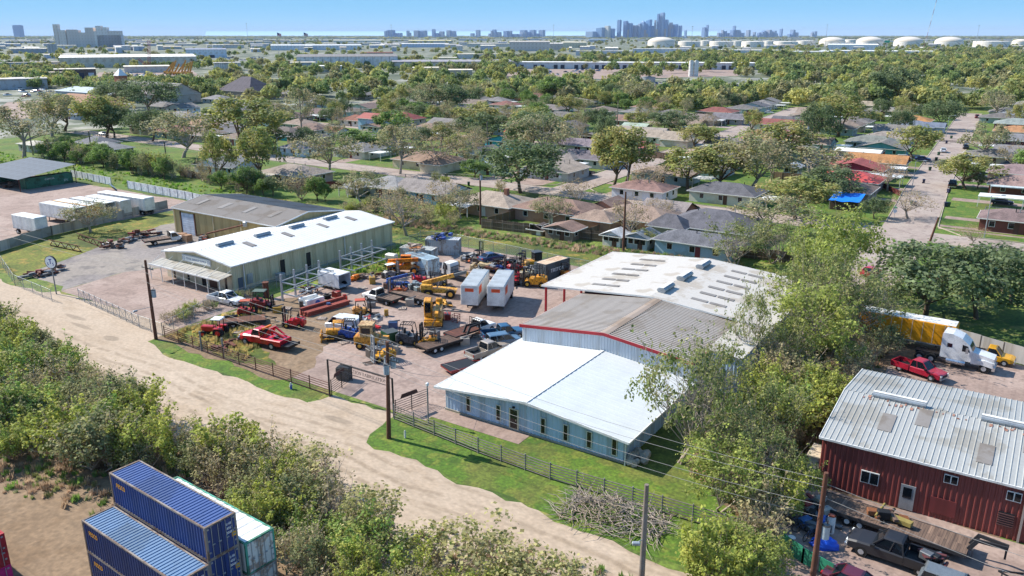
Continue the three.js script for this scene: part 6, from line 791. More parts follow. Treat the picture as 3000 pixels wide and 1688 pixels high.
const C = { tan: 0xb3a18f, grey: 0x9a9896, slate: 0x6d7078, brown: 0x97796a, dark: 0x6b625f, red: 0xa8504a, rust: 0xb07a58, taupe: 0xa39488, blueg: 0x7f8ca0, orange: 0xc79058 };
// row along the ditch
house('tan hipped house with patio awning beside the ditch side fence', 1447, 570, { w: 15, d: 11, roof: C.tan, wall: 0xc9a48c, porch: [-7, -1, 3, TRIM_WHITE], chimney: 1 });
house('brown hipped brick house behind the weathered ditch fence', 1640, 590, { w: 17, d: 11, roof: C.brown, wall: 0xb98872, wing: [5, 11, -11, -4, 'gable'] });
house('tan-roofed brick house with large columned patio', 1880, 612, { w: 16, d: 11, roof: 0xa58d7c, wall: 0xc08a6c, wing: [-10, -2, 4, 10, 'hip'], porch: [-9, -2, 2.5, M(0xb59c8a, { tex: T.shingle })] });
house('grey gabled house next to the patio house', 1960, 597, { w: 9, d: 9, roof: 0x9b8f8a, wall: 0xb06a52, type: 'gable', axis: 'a' });
house('large slate hipped house behind the ditch trees', 2098, 628, { w: 17, d: 13, roof: 0x6c6a70, wall: 0xb5aa96, rise: 2.6, wing: [-10, -3, 4, 9, 'hip'] });
house('low slate-roofed annex with pale blue wall by the ditch fence', 2050, 688, { w: 14, d: 6.5, roof: 0x74747a, wall: 0xa9c0cc, rise: 1.5, flue: 1 });
house('grey house with pale porch corner near the ditch thicket', 1149, 524, { w: 13, d: 11, roof: C.grey, wall: 0xb8b4ac, wing: [-9, -3, 1, 7, 'hip'], porch: [-9, -3, 4, M(0x8b8d90, { tex: T.shingle })] });
house('grey gabled house with pale blue rear wall', 1264, 538, { w: 15, d: 10, roof: 0x988e88, wall: 0x9cc4dc, type: 'gable' });
house('tan-grey hipped house with patio near the red fence', 866, 489, { w: 16, d: 11, roof: C.taupe, wall: 0xc0a090, porch: [-8, -1, 4, M(0xb0a89c, { tex: T.grime })] });
house('grey house with white gable behind the slender trees', 650, 466, { w: 12, d: 10, roof: C.grey, wall: 0xd8e0e4, type: 'gable', axis: 'b' });
house('slate-roofed house with blue dormer end', 690, 470, { w: 9, d: 9, roof: 0x62686e, wall: 0xb9cfdc, type: 'gable' });
house('grey house half hidden by the ditch thicket', 312, 421, { w: 13, d: 10, roof: C.grey, wall: 0xb0aca4 }); house('dark grey house before the ditch pole', 285, 405, { w: 12, d: 9, roof: 0x74757a, wall: 0xa8a49c });
house('pale flat-roofed cottage in the western gardens', 105, 415, { w: 10, d: 7, roof: 0xcfc8b8, wall: 0xb8b4aa, rise: 0.8 });
shed('brown hipped garden shelter beyond the ditch fence', 1655, 657, 6, 4.5, C.brown, 0x8a7a6c); shed('grey-blue garden shed beside the ditch fence', 1884, 679, 4, 5, 0x8e9498, 0xaebcc4, 2.3); shed('white garden shed with lattice door', 1804, 676, 3.6, 3.4, 0xd8d8d8, 0xe0e0de); shed('small dark kennel roof by the ditch fence', 1580, 660, 3, 2.5, 0x7c6a60, 0x8a7a6a, 1.2);
// north of the cross street
house('cream hipped house with brown roof behind the big bare pecan', 1258, 452, { w: 19, d: 11, roof: 0xa08470, wall: 0xdcd0b4, rise: 2.2, wing: [3, 10, 2, 8, 'hip'] });
house('small mint green house beside the white car', 1440, 474, { w: 7, d: 6, roof: 0xbcc4c4, wall: 0xa8c4b8, type: 'gable', axis: 'b', metal: 1, rise: 1.2 });
house('brown-roofed house with turquoise gable', 1492, 399, { w: 13, d: 11, roof: C.brown, wall: 0x3fb4cc, type: 'gable', axis: 'b' });
house('white hipped house on the broad lawn', 884, 420, { w: 11, d: 9, roof: 0x8a8486, wall: 0xe2e6e8, rise: 1.6 });
house('dark-roofed house with turquoise wall by the lawn', 838, 377, { w: 14, d: 10, roof: 0x776c68, wall: 0x3fa8bc });
house('brown house with open porch beside the orange-roofed cottage', 918, 366, { w: 14, d: 10, roof: 0x8a7268, wall: 0xcfc8bc, porch: [0, 7, 3, M(0x9a8478, { tex: T.shingle })] });
house('little white cottage with orange roof and blue windows', 988, 376, { w: 6, d: 6, roof: 0xc88a60, wall: 0xeef0f2, type: 'gable', axis: 'a', rise: 1.4, h: 3.2, flue: 0 });
house('dark grey house with white wall behind the round green tree', 1060, 396, { w: 13, d: 9, roof: 0x76707a, wall: 0xe0e2e4, type: 'gable' });
house('red-roofed two-storey house with long blue wall', 1118, 338, { w: 18, d: 9, roof: 0xa65a4c, wall: 0xa8cbe8, type: 'gable', h: 5, rise: 1.8, metal: 1 });
house('red hipped house beside the blue-walled one', 1182, 335, { w: 15, d: 12, roof: 0xa0504c, wall: 0xcfc4b8, rise: 2.6 }); shed('brown gabled outbuilding below the blue-walled house', 1100, 363, 10, 7, 0x9c7c6c, 0xc8c8cc, 2.6); shed('pale tan shed behind the orange-roofed cottage', 1062, 382, 4.5, 4, 0xb8a890, 0xcfc4ac);
house('brown-red house west of the blue-walled one', 1046, 341, { w: 12, d: 10, roof: 0x96604c, wall: 0xe0d8cc });
house('dark house with bright white patio covers', 1222, 376, { w: 13, d: 9, roof: 0x7a7672, wall: 0xb8b4ac }); carport('bright white patio cover of the dark house', 1262, 388, 12, 5); house('brown hipped house behind the white patio covers', 1258, 366, { w: 13, d: 11, roof: 0x9c8272, wall: 0xc4b8a8 });
house('long grey-roofed house behind the oak trees', 1330, 353, { w: 20, d: 10, roof: 0x8e8884, wall: 0xc0b8ac, type: 'gable' }); house('brown gabled house near the yellow tree', 1428, 348, { w: 13, d: 10, roof: 0xa07a66, wall: 0xb8a490, type: 'gable', axis: 'b' });
house('tan house with white carport at the side street corner', 1625, 478, { w: 15, d: 12, roof: 0xb0a090, wall: 0xb8bcc0, type: 'gable', axis: 'b' }); carport('white carport of the tan corner house', 1672, 478, 9, 5.5); house('dark gabled house with pale gable by the side street', 1730, 448, { w: 14, d: 10, roof: 0x7a7074, wall: 0xd0ccc2, type: 'gable' }); house('grey-roofed house behind the tan corner house', 1650, 446, { w: 12, d: 9, roof: 0x948a84, wall: 0xc0b8ac }); house('purple-grey long house with pale wall', 1705, 412, { w: 15, d: 8, roof: 0x8f8288, wall: 0xe0dccc, type: 'gable' });
house('red hipped house behind the side street trees', 1795, 404, { w: 13, d: 11, roof: 0xa45848, wall: 0xb09a88 }); house('rose-red roofed house before the carport house', 1852, 414, { w: 15, d: 10, roof: 0xa86058, wall: 0xc0a894 }); house('tan long-roofed house with columned carport', 1935, 388, { w: 24, d: 10, roof: 0xb0a08e, wall: 0xd8d2c4, type: 'gable', wing: [4, 14, 2, 9, 'hip'] }); house('tan roof with blue gable behind the carport house', 1880, 377, { w: 20, d: 9, roof: 0xa99c90, wall: 0xa8b8c8, type: 'gable' });
house('pale green outbuilding among the gardens', 1866, 363, { w: 10, d: 5, roof: 0xaab8a8, wall: 0xb8ccb8, type: 'gable', rise: 1, flue: 0, metal: 1 }); house('dark gabled house with pale green front', 1665, 360, { w: 13, d: 11, roof: 0x787476, wall: 0xb4d0cc, type: 'gable', axis: 'b' }); house('brown house with slate gable far up the side street', 1822, 341, { w: 14, d: 11, roof: 0x98786a, wall: 0xa8a8a4 }); house('brown hipped house behind the small trees', 1902, 306, { w: 15, d: 11, roof: 0x9c7c6c, wall: 0xc8c0b4 }); shed('small grey hut behind the red hipped house', 1733, 391, 6, 5, 0x968c84, 0x8a807a, 2.4);
house('white stucco house under the corner trees', 1890, 535, { w: 13, d: 9, roof: 0x9c7a70, wall: 0xe4e6e8, rise: 1.6 }); house('grey-brown hipped house with white trim by the side street', 2064, 472, { w: 14, d: 11, roof: 0x978a80, wall: 0xc0ccd4 }); house('grey gabled house with pale blue gable', 2104, 452, { w: 13, d: 11, roof: 0x8f8884, wall: 0xd4e0e8, type: 'gable', axis: 'b' }); carport('tan-roofed carport by the side street', 2056, 452, 11, 5, M(0xd8b890, { tex: T.grime })); carport('white carport beside the dark long house', 2098, 428, 9, 5); carport('white carport roof on the side street', 2030, 462, 8, 4);
house('long dark grey house by the round bush', 2155, 411, { w: 18, d: 10, roof: 0x83797a, wall: 0xc0b8b0, type: 'gable' }); house('brown-red hipped house on the side street', 2232, 397, { w: 15, d: 12, roof: 0x9a6c60, wall: 0xa88a78 }); house('dull red hipped house beside it with vents', 2262, 380, { w: 16, d: 12, roof: 0xa0685c, wall: 0xb09484 }); house('tan hipped house behind the dull red one', 2315, 371, { w: 16, d: 13, roof: 0xa89a8c, wall: 0xb8a898 }); house('long red-brown roof at the street end', 2285, 354, { w: 20, d: 10, roof: 0x985c54, wall: 0xd8d0c4, type: 'gable' }); house('brown-grey long house with white carport', 2045, 338, { w: 18, d: 10, roof: 0x93827a, wall: 0xa89c90 }); house('slate gabled house with dark porch', 2140, 337, { w: 14, d: 10, roof: 0x817c80, wall: 0x8a8a90, type: 'gable' }); carport('white carport of the slate gabled house', 2092, 351, 9, 5); house('dull red hipped roof among dark trees', 2105, 318, { w: 17, d: 12, roof: 0x935850, wall: 0xa0887c }); carport('white flat carport by the umbrella oak', 2025, 372, 8, 5);
shed('grey shed beside the transformer pole', 2352, 427, 7, 6, 0x9a9694, 0xa8acb0, 2.6); shed('white shed by the pale trees', 2325, 480, 4, 4, 0xb8bcc0, 0xc8d0d6, 2.6);
// west side of the long street
house('orange-brown roofed house far up the long street', 2678, 343, { w: 14, d: 11, roof: 0xc08c58, wall: 0xb8a898 }); house('blue-grey roofed house with solar panels', 2672, 358, { w: 17, d: 11, roof: 0x7c8596, wall: 0xb8c4cc, wing: [4, 12, -4, 3, 'gable'] }); house('grey gabled house with pale blue front', 2625, 371, { w: 14, d: 10, roof: 0x8c8680, wall: 0xb0c4d0, type: 'gable' }); house('tan-grey low hipped house behind the round street tree', 2606, 391, { w: 15, d: 11, roof: 0xa0948a, wall: 0xb4aca0 }); house('grey-green weathered hipped house', 2560, 403, { w: 16, d: 10, roof: 0x8a8c84, wall: 0x9aa09a }); house('grey house with teal gable', 2590, 419, { w: 14, d: 10, roof: 0x8a857e, wall: 0x58a0a8, type: 'gable', axis: 'b' }); house('flat white-roofed house with mauve wall', 2520, 437, { w: 12, d: 7, roof: 0xf0f0ec, wall: 0xb8a8b0, type: 'gable', rise: 0.5, h: 3.8, metal: 1, flue: 0 }); house('orange gabled house with dark solar panel', 2570, 458, { w: 16, d: 8, roof: 0xc08a58, wall: 0x8a9aa8, type: 'gable' }); house('red gabled house with long roof', 2510, 477, { w: 15, d: 10, roof: 0xa85450, wall: 0x8a2c40, type: 'gable', axis: 'b' }); house('bright red hipped house by the long street', 2492, 507, { w: 15, d: 11, roof: 0xc05048, wall: 0xb8a49c, metal: 1 }); house('brown hipped house before the bright red roof', 2468, 535, { w: 14, d: 11, roof: 0x8a7468, wall: 0xa09088 }); carport('white carport of the red gabled house', 2605, 490, 9, 5); carport('pale carport of the bright red house', 2590, 514, 9, 5, M(0xd8dcdc, { tex: T.grain })); carport('dull tin lean-to beside the white-roofed house', 2465, 462, 8, 5, M(0xb0a098, { tex: T.grime }));
{ const mkSolar = (label, u, v, w, d) => { const o = thing('solar_array', label, 'solar panels'), p = P(u, v, 3.9); put(o, p[0], p[2], 0); for (let k = 0; k < 5; k++) for (let i = 0; i < 2; i++) mb().quad([-w / 2 + k * w / 5 + 0.04, 0 + i * 0.55, d / 2 - i * d / 2 - 0.04], [-w / 2 + (k + 1) * w / 5 - 0.04, 0 + i * 0.55, d / 2 - i * d / 2 - 0.04], [-w / 2 + (k + 1) * w / 5 - 0.04, 0.55 + i * 0.55, -i * d / 2 + 0.04], [-w / 2 + k * w / 5 + 0.04, 0.55 + i * 0.55, -i * d / 2 + 0.04]).to(o, 'panel', M(0x1b2440, { roughness: 0.15 })); }; mkSolar('dark solar panels on the blue-grey roof', 2712, 366, 9, 4); mkSolar('dark solar panel on the orange roof', 2562, 452, 5, 3); }
{ const o = thing('tarpaulin_shelter', 'bright blue tarpaulin roof over a garden shelter', 'shelter'), p = P(2482, 578, 2.6); put(o, p[0], p[2], 0); const g = new THREE.PlaneGeometry(6.5, 6, 10, 10).rotateX(-Math.PI / 2), r = rng(9), a = g.attributes.position; for (let i = 0; i < a.count; i++) a.setY(i, 2.5 + a.getX(i) * 0.02 - a.getZ(i) * 0.16 + r() * 0.22); g.computeVertexNormals(); const m = new THREE.Mesh(g, M(0x1c78e0, { roughness: 0.5 })); m.name = 'tarpaulin'; m.castShadow = true; o.add(m); for (const [x, z] of [[-3, -2.7], [3, -2.7], [-3, 2.7], [3, 2.7]]) mb().bx(x - 0.06, x + 0.06, 0, 2.2, z - 0.06, z + 0.06).to(o, 'post', WOOD); mb().bx(-2.9, 2.9, 0, 1.9, -2.6, 2.4).to(o, 'wall', M(0x7c6a62, { tex: T.wood })); footprints.push([p[0] - 4, p[0] + 4, -p[2] - 4, -p[2] + 4]); }
// east side of the long street
house('grey-roofed house at the east end of the long street', 2982, 328, { w: 15, d: 11, roof: 0x8f96a0, wall: 0xa8b0b8 }); house('pale grey hipped house behind the street oak', 2984, 352, { w: 16, d: 12, roof: 0x9aa29c, wall: 0x7a3a50 }); house('orange-brown house east of the long street', 2988, 374, { w: 16, d: 12, roof: 0xc08c60, wall: 0xa88a78 }); house('grey house with plum wall east of the long street', 2990, 398, { w: 15, d: 11, roof: 0x8c8a8c, wall: 0x6a4a60 }); house('grey gabled house with white garage', 3000, 434, { w: 15, d: 11, roof: 0x8e8a8a, wall: 0xb0b4b8, type: 'gable' }); carport('white garage canopy with a red car', 2930, 427, 12, 6); house('mauve-brown house with long white canopy', 3004, 490, { w: 16, d: 11, roof: 0x9a8280, wall: 0x9a8480 }); carport('long white canopy shading parked cars', 2910, 484, 13, 5); house('rose-brown house behind the silver car', 3010, 524, { w: 15, d: 10, roof: 0xa48880, wall: 0x8a4a3c }); carport('pale grey carport near the fenced lawn', 2960, 545, 8, 5, M(0xc8d4d8, { tex: T.grain })); carport('bright white barrel-roofed carport over dark cars', 2935, 575, 9, 5); house('small brown house with arched porch on the corner lawn', 2972, 622, { w: 11, d: 8, roof: 0x8a7470, wall: 0x7a4438, rise: 1.6 });
// west: larger buildings and the chapel
house('large brown hipped building with cream walls', 235, 287, { w: 42, d: 22, roof: 0xb08468, wall: 0xd8b898, rise: 5, h: 4 }); house('low dark blue roof behind the vacant lot', 232, 322, { w: 20, d: 12, roof: 0x5a6478, wall: 0xa8b0b8 }); house('long pale metal-roofed hall', 300, 261, { w: 60, d: 26, roof: 0xb8c4cc, wall: 0xa8b0b8, rise: 2, h: 4.5, metal: 1, type: 'gable', flue: 0 }); house('red-roofed hall beside the chapel tower', 390, 272, { w: 26, d: 14, roof: 0xc4564c, wall: 0xb89a88, rise: 3, metal: 1 });
{ const o = house('grey-roofed chapel with brick bell tower', 440, 252, { w: 60, d: 24, roof: 0x9a9290, wall: 0xc0b4a8, rise: 6, h: 5, type: 'gable' }); mb().bx(-8, -3, 0, 15, 12, 17).to(o, 'tower', M(0xa0684c, { tex: T.grime })); mb().rings([[[-8.3, 15, 17.3], [-2.7, 15, 17.3], [-2.7, 15, 11.7], [-8.3, 15, 11.7]], [[-5.6, 19, 14.6], [-5.4, 19, 14.6], [-5.4, 19, 14.4], [-5.6, 19, 14.4]]], true).to(o, 'tower_roof', M(0xd8d8d4)); }
house('white cottage near the far chapel oaks', 535, 307, { w: 13, d: 10, roof: 0x8a8684, wall: 0xe0e2e2, type: 'gable', axis: 'b' }); house('grey house with blue wall near the big yellow oak', 536, 331, { w: 17, d: 11, roof: 0x8f8a88, wall: 0x6aa0d0 }); house('grey hipped house with pale carport roof', 622, 327, { w: 16, d: 12, roof: 0x8c8680, wall: 0xb8b8b4 }); carport('white carport of the grey hipped house', 648, 336, 9, 5); house('brown-orange hipped house behind the silver oak', 590, 355, { w: 15, d: 12, roof: 0xb08a70, wall: 0xb8a898 }); house('grey-tan hipped house beside the big yellow oak', 640, 349, { w: 16, d: 12, roof: 0xa89c94, wall: 0xc8c0b4 }); house('dark grey gabled house in the tree belt', 692, 316, { w: 15, d: 11, roof: 0x7f7a7a, wall: 0xa8b4c0, type: 'gable', axis: 'b' }); house('dark brown low house below the dark oaks', 788, 307, { w: 19, d: 11, roof: 0x74665f, wall: 0x9c9080, type: 'gable' }); house('pale tan gabled house with white front', 792, 340, { w: 14, d: 12, roof: 0xb0a296, wall: 0xd8dce0, type: 'gable', axis: 'a' }); house('brown hipped house by the white patio frame', 852, 331, { w: 16, d: 11, roof: 0x8a7066, wall: 0xb0a498 }); carport('white open patio frame on the lawn', 923, 338, 11, 5); house('dark brown gabled house with pale gable', 945, 323, { w: 15, d: 11, roof: 0x7d6660, wall: 0xb8c8d0, type: 'gable' }); house('grey-brown hipped house with light blue walls', 1015, 316, { w: 15, d: 11, roof: 0x8f8480, wall: 0xb4cfdc }); house('dark grey roof in the tree belt', 940, 292, { w: 17, d: 10, roof: 0x7c787a, wall: 0x94a4b0, type: 'gable' }); house('brown house with pale green gable', 1072, 307, { w: 15, d: 11, roof: 0x857068, wall: 0xc0d0bc, type: 'gable', axis: 'b' }); house('blue-gabled grey house in the middle trees', 1200, 293, { w: 16, d: 11, roof: 0x7e7470, wall: 0x88a8cc, type: 'gable' }); carport('white carport of the blue-gabled house', 1190, 303, 14, 6); house('tan-roofed house behind the blue-gabled one', 1242, 288, { w: 18, d: 11, roof: 0x9c9088, wall: 0xa8a49c }); carport('white awning in the middle trees', 1262, 298, 14, 5); house('plum hipped house with steep roof above the trees', 724, 240, { w: 30, d: 22, roof: 0x5f5860, wall: 0xa89a90, rise: 8, h: 5 });
for (const [u, v, r, w2] of [[1614, 310, 0x8a807c, 0xb4c4cc], [1702, 292, 0x9a928c, 0xb0b8bc], [1790, 281, 0x9a938c, 0xa8b0b4], [1480, 275, 0x94a09a, 0xc08a68], [1060, 270, 0x8c8480, 0xb0a8a0], [860, 268, 0x807a7c, 0xb8b0a8], [2540, 300, 0xb0a088, 0xc0a888], [2590, 315, 0x9a9488, 0xa8a49c], [2420, 262, 0x98948c, 0xb8b4ac], [1340, 262, 0x9c948c, 0xb8b4ac], [640, 282, 0x8c8888, 0xb0b0ac], [2260, 268, 0xa0988c, 0xb4b0a8], [3010, 300, 0x98928c, 0xb0a8a0], [480, 302, 0x868282, 0xb8b4b0], [2160, 282, 0x90847c, 0xa8a098]]) house('grey-roofed house glimpsed among the far trees', u, v, { w: 15, d: 11, roof: r, wall: w2, group: 'houses glimpsed among the far trees' });
{ // further houses filling the garden rows
  const r = rng(1212), roofs = [[0x8c7c70, 'brown'], [0x8a8684, 'grey'], [0x6c6a6e, 'slate'], [0xa08c7c, 'tan'], [0x94645a, 'dull red'], [0x7c7672, 'dark grey']], walls = [0xd8d0c0, 0xb8c4cc, 0xc0a894, 0xe0dcd8, 0xa8b8b0, 0xc8b8a0];
  const cand = []; for (let b = 186; b < 460; b += 17) for (const a of [-118, -84, -62, -48, -9, 8, 24]) cand.push([a - (b - 180) * (a > -30 ? 0.05 : 0.055), b]); for (const b of [192, 206, 236, 268, 286, 324, 360, 384, 420]) for (let a = -300; a < -128; a += 19) cand.push([a, b]);
  for (const [a0, b0] of cand) { const a = a0 + (r() - 0.5) * 3, b = b0 + (r() - 0.5) * 3, w = 12 + r() * 4, d = 9 + r() * 3, px = toPixel(a, 3, -b); const c = roofs[r() * roofs.length | 0], wl = walls[r() * walls.length | 0], hip = r() < 0.6, ax = r() < 0.5 ? 'a' : 'b', sd = r(); if (px[0] < -40 || px[0] > 3040) continue; if (footprints.some(f => a + w / 2 + 1 > f[0] && a - w / 2 - 1 < f[1] && b + d / 2 + 1 > f[2] && b - d / 2 - 1 < f[3])) continue; house(`${c[1]} ${hip ? 'hipped' : 'gabled'} house in the garden rows between the named houses`, px[0], px[1], { at: [a, b], w, d, roof: c[0], wall: wl, type: hip ? 'hip' : 'gable', axis: ax, group: `${c[1]} ${hip ? 'hipped' : 'gabled'} houses in the garden rows`, flue: 1 }); if (sd < 0.35) { const q = toPixel(a + w / 2 + 4, 2.4, -b + 3); carport('white carport beside a house in the garden rows', q[0], q[1], 5, 5, TRIM_WHITE, 2.4, 'white carports in the garden rows'); } } }
// ---------- street cars, bins, boat, signs ----------
const SC = 'cars parked along the housing streets';
for (const [l, t, c, u, v, d] of [['dark red sport utility car near the end of the long street', 'suv', 0x7a1c28, 2862, 346, 97], ['white hatchback parked at the kerb beside the round street tree', 'sedan', 0xe4eaf0, 2763, 446, 100], ['dark grey car parked opposite the white hatchback', 'suv', 0x2c2e3c, 2829, 436, 97], ['black pickup with red trim parked on the long street', 'pickup', 0x1c1a20, 2790, 548, 95], ['bright red car before the orange gabled house', 'sedan', 0xc01c30, 2622, 478, 10], ['silver sport utility car on the drive under the round street tree', 'suv', 0xb8bcb8, 2650, 470, 12], ['blue car on the drive beside the silver one', 'sedan', 0x24387c, 2703, 471, 8], ['pale blue car behind the silver one', 'sedan', 0xa8b8d8, 2634, 458, 20], ['silver long sport utility car before the rose-brown house', 'suv', 0xb4b4b0, 2925, 527, 5], ['grey-blue car behind the small dark bush', 'sedan', 0x6a7c98, 2868, 523, 10], ['dark car shaded by the long white canopy', 'sedan', 0x30384c, 2955, 488, 5], ['navy car under the barrel-roofed carport', 'sedan', 0x28304c, 2935, 598, 5], ['crimson car half hidden by trees at the dead end', 'sedan', 0xc0182c, 2551, 806, 75], ['black pickup on the drive of the tan corner house', 'pickup', 0x2a2c40, 1712, 512, 175], ['dark blue car by the columned carport', 'sedan', 0x2c3450, 1985, 420, 10], ['second dark car inside the columned carport', 'sedan', 0x2c3450, 1938, 415, 20], ['small red car by the white stucco house', 'sedan', 0xd03038, 1877, 519, 60], ['dark car by the yellow tree', 'sedan', 0x3a3c48, 1645, 338, 10], ['white car behind the yellow tree', 'sedan', 0xe0e4e8, 1684, 328, 10], ['white sport utility car on the drive of the mint house', 'suv', 0xe4e8f0, 1396, 504, 25], ['white car beyond the white patio frame', 'sedan', 0xe8ecf0, 990, 340, 10], ['dark car below the white patio frame', 'sedan', 0x2c3038, 943, 352, 10], ['red car on the side street lawn', 'sedan', 0xb82838, 2196, 336, 10], ['blue truck by the far side street trees', 'pickup', 0x3c5c9c, 2236, 325, 20], ['white car on the far side street', 'sedan', 0xe0e4dc, 2252, 333, 15], ['silver car beside the crossing', 'sedan', 0xa8acb0, 304, 397, 5], ['white car by the slate annex', 'sedan', 0xdcdce0, 2090, 572, 10], ['red car within the white garage canopy', 'sedan', 0xc02030, 2925, 442, 95], ['blue car by the teal gable', 'sedan', 0x2c4c8c, 2600, 447, 15]]) putPx(car(l, t, c, SC), u, v, d);
{ const bin = thing('wheeled_bin', 'dark green wheeled bin at the kerb', 'bin', 'wheeled bins at the kerbs'); mb().rings([[[-0.25, 0.1, 0.28], [0.25, 0.1, 0.28], [0.25, 0.1, -0.28], [-0.25, 0.1, -0.28]], [[-0.32, 1.0, 0.36], [0.32, 1.0, 0.36], [0.32, 1.0, -0.36], [-0.32, 1.0, -0.36]]], true).to(bin, 'bin', paint(0x1f4a34)); mb().rbox(-0.36, 0.36, 1.0, 1.1, -0.4, 0.4, 0.05).to(bin, 'lid', paint(0x1a3a2c)); for (const s of [-0.25, 0.25]) mb().cyl([-0.28, 0.12, s - 0.04], [-0.28, 0.12, s + 0.04], 0.12, 0.12, 8).to(bin, 'wheel', TYRE);
  const at = [[2750, 455, 0], [2743, 471, 0], [2724, 500, 0], [2672, 602, 0], [1307, 520, 0], [1373, 545, 0], [1975, 436, 0], [2778, 606, 0], [2787, 406, 0], [2706, 537, 1], [2779, 566, 1], [2773, 421, 1], [2838, 411, 1], [2680, 604, 1], [2770, 606, 1], [2106, 408, 1], [2214, 370, 1], [2006, 452, 1]]; const blue = paint(0x22284a); let k = 0, b2 = null; for (const [u, v, c] of at) { let o = bin; if (k++) { o = copyOf(c && b2 ? b2 : bin); if (c && !b2) { b2 = o; o.userData.label = 'black-blue wheeled bin at the kerb'; o.traverse(m => { if (['bin', 'lid'].includes(m.name)) m.material = blue; }); } } putPx(o, u, v, k * 37); }
  const o = thing('motor_boat', 'white motor boat with blue cover on its trailer', 'boat'); mb().rings([[-3, 0.7, 0.95], [0, 0.65, 1.05], [2, 0.75, 0.8], [3.2, 1.1, 0.08]].map(([x, y, w]) => [[x, y, 0], [x, y + 0.25, w * 0.8], [x, y + 0.75, w], [x, y + 0.75, -w], [x, y + 0.25, -w * 0.8]]), true).to(o, 'hull', WHITE); mb().rbox(-2.9, -0.2, 1.45, 1.7, -0.85, 0.85, 0.2).to(o, 'cover', M(0x2a6ad0, { roughness: 0.6 })); mb().rbox(-3.4, -3.0, 0.7, 1.8, -0.25, 0.25, 0.1).to(o, 'outboard_motor', BLACK); mb().bx(-2.5, 3.4, 0.45, 0.58, -0.4, 0.4).to(o, 'trailer', ZINC); wheels(o, [-1], 0.9, 0.32, 0.2); putAB(o, 1992, 492, 1925, 512);
  const s = thing('stop_sign', 'stop sign with green street name plates at the corner', 'sign'); mb().cyl([0, 0, 0], [0, 3.1, 0], 0.035, 0.035, 6).to(s, 'post', ZINC); mb().cyl([0, 2.3, 0.04], [0, 2.3, 0.07], 0.42, 0.42, 8).to(s, 'plate', M(0xc8ccd0)); for (const r of [0, Math.PI / 2]) { const q = mb().bx(-0.45, 0.45, 2.85, 3.05, -0.012, 0.012).to(s, 'name_plate', M(0x1c7a54)); q.rotation.y = r; q.position.y = r ? 0.22 : 0; } putPx(s, 2618, 650, 30); const s2 = copyOf(s, 'stop sign with name plates by the tan corner house'); putPx(s2, 1640, 545, 40);
  const rd = thing('garden_swing', 'bright orange-red play tower behind the turquoise gable', 'playhouse'); mb().rbox(-0.8, 0.8, 0, 2.4, -0.8, 0.8, 0.1).to(rd, 'tower', paint(0xe83a1c)); mb().rings([[[-1, 2.4, 1], [1, 2.4, 1], [1, 2.4, -1], [-1, 2.4, -1]], [[-0.05, 3.4, 0.05], [0.05, 3.4, 0.05], [0.05, 3.4, -0.05], [-0.05, 3.4, -0.05]]], true).to(rd, 'roof', paint(0xe8441c)); putPx(rd, 1484, 405, 10); rd.position.y = 0; }
// drives and paths
for (const [a0, a1, b0, b1] of [[-16.8, -2, 192, 195], [-16.8, -3, 183, 185], [-45, -26.4, 205, 208.5], [-47, -27.4, 222, 225.5], [-48, -28.5, 246, 250], [-50, -30, 262, 266], [-18, -2, 215, 219], [-19, -4, 238, 242], [-50, -31, 290, 294], [-110, -105, 196, 200], [-99, -84, 213, 216.5], [-120, -106, 188, 192], [-98, -82, 190, 193], [-128, -122, 177.5, 196], [-118, -109, 177.5, 187], [-185, -180, 179, 196], [-90, -78, 178, 182], [-124, -108, 226, 230], [-101, -86, 236, 240]]) patch('driveway', rect(a0, a1, b0, b1), structures.pale, 0.0, 0, 'pale concrete drive');
patch('driveway', [[-16.6, 180.5], [-1, 180.5], [-1, 181.7], [-16.6, 181.7]], structures.pale, 0.003, 0, 'pale concrete path');
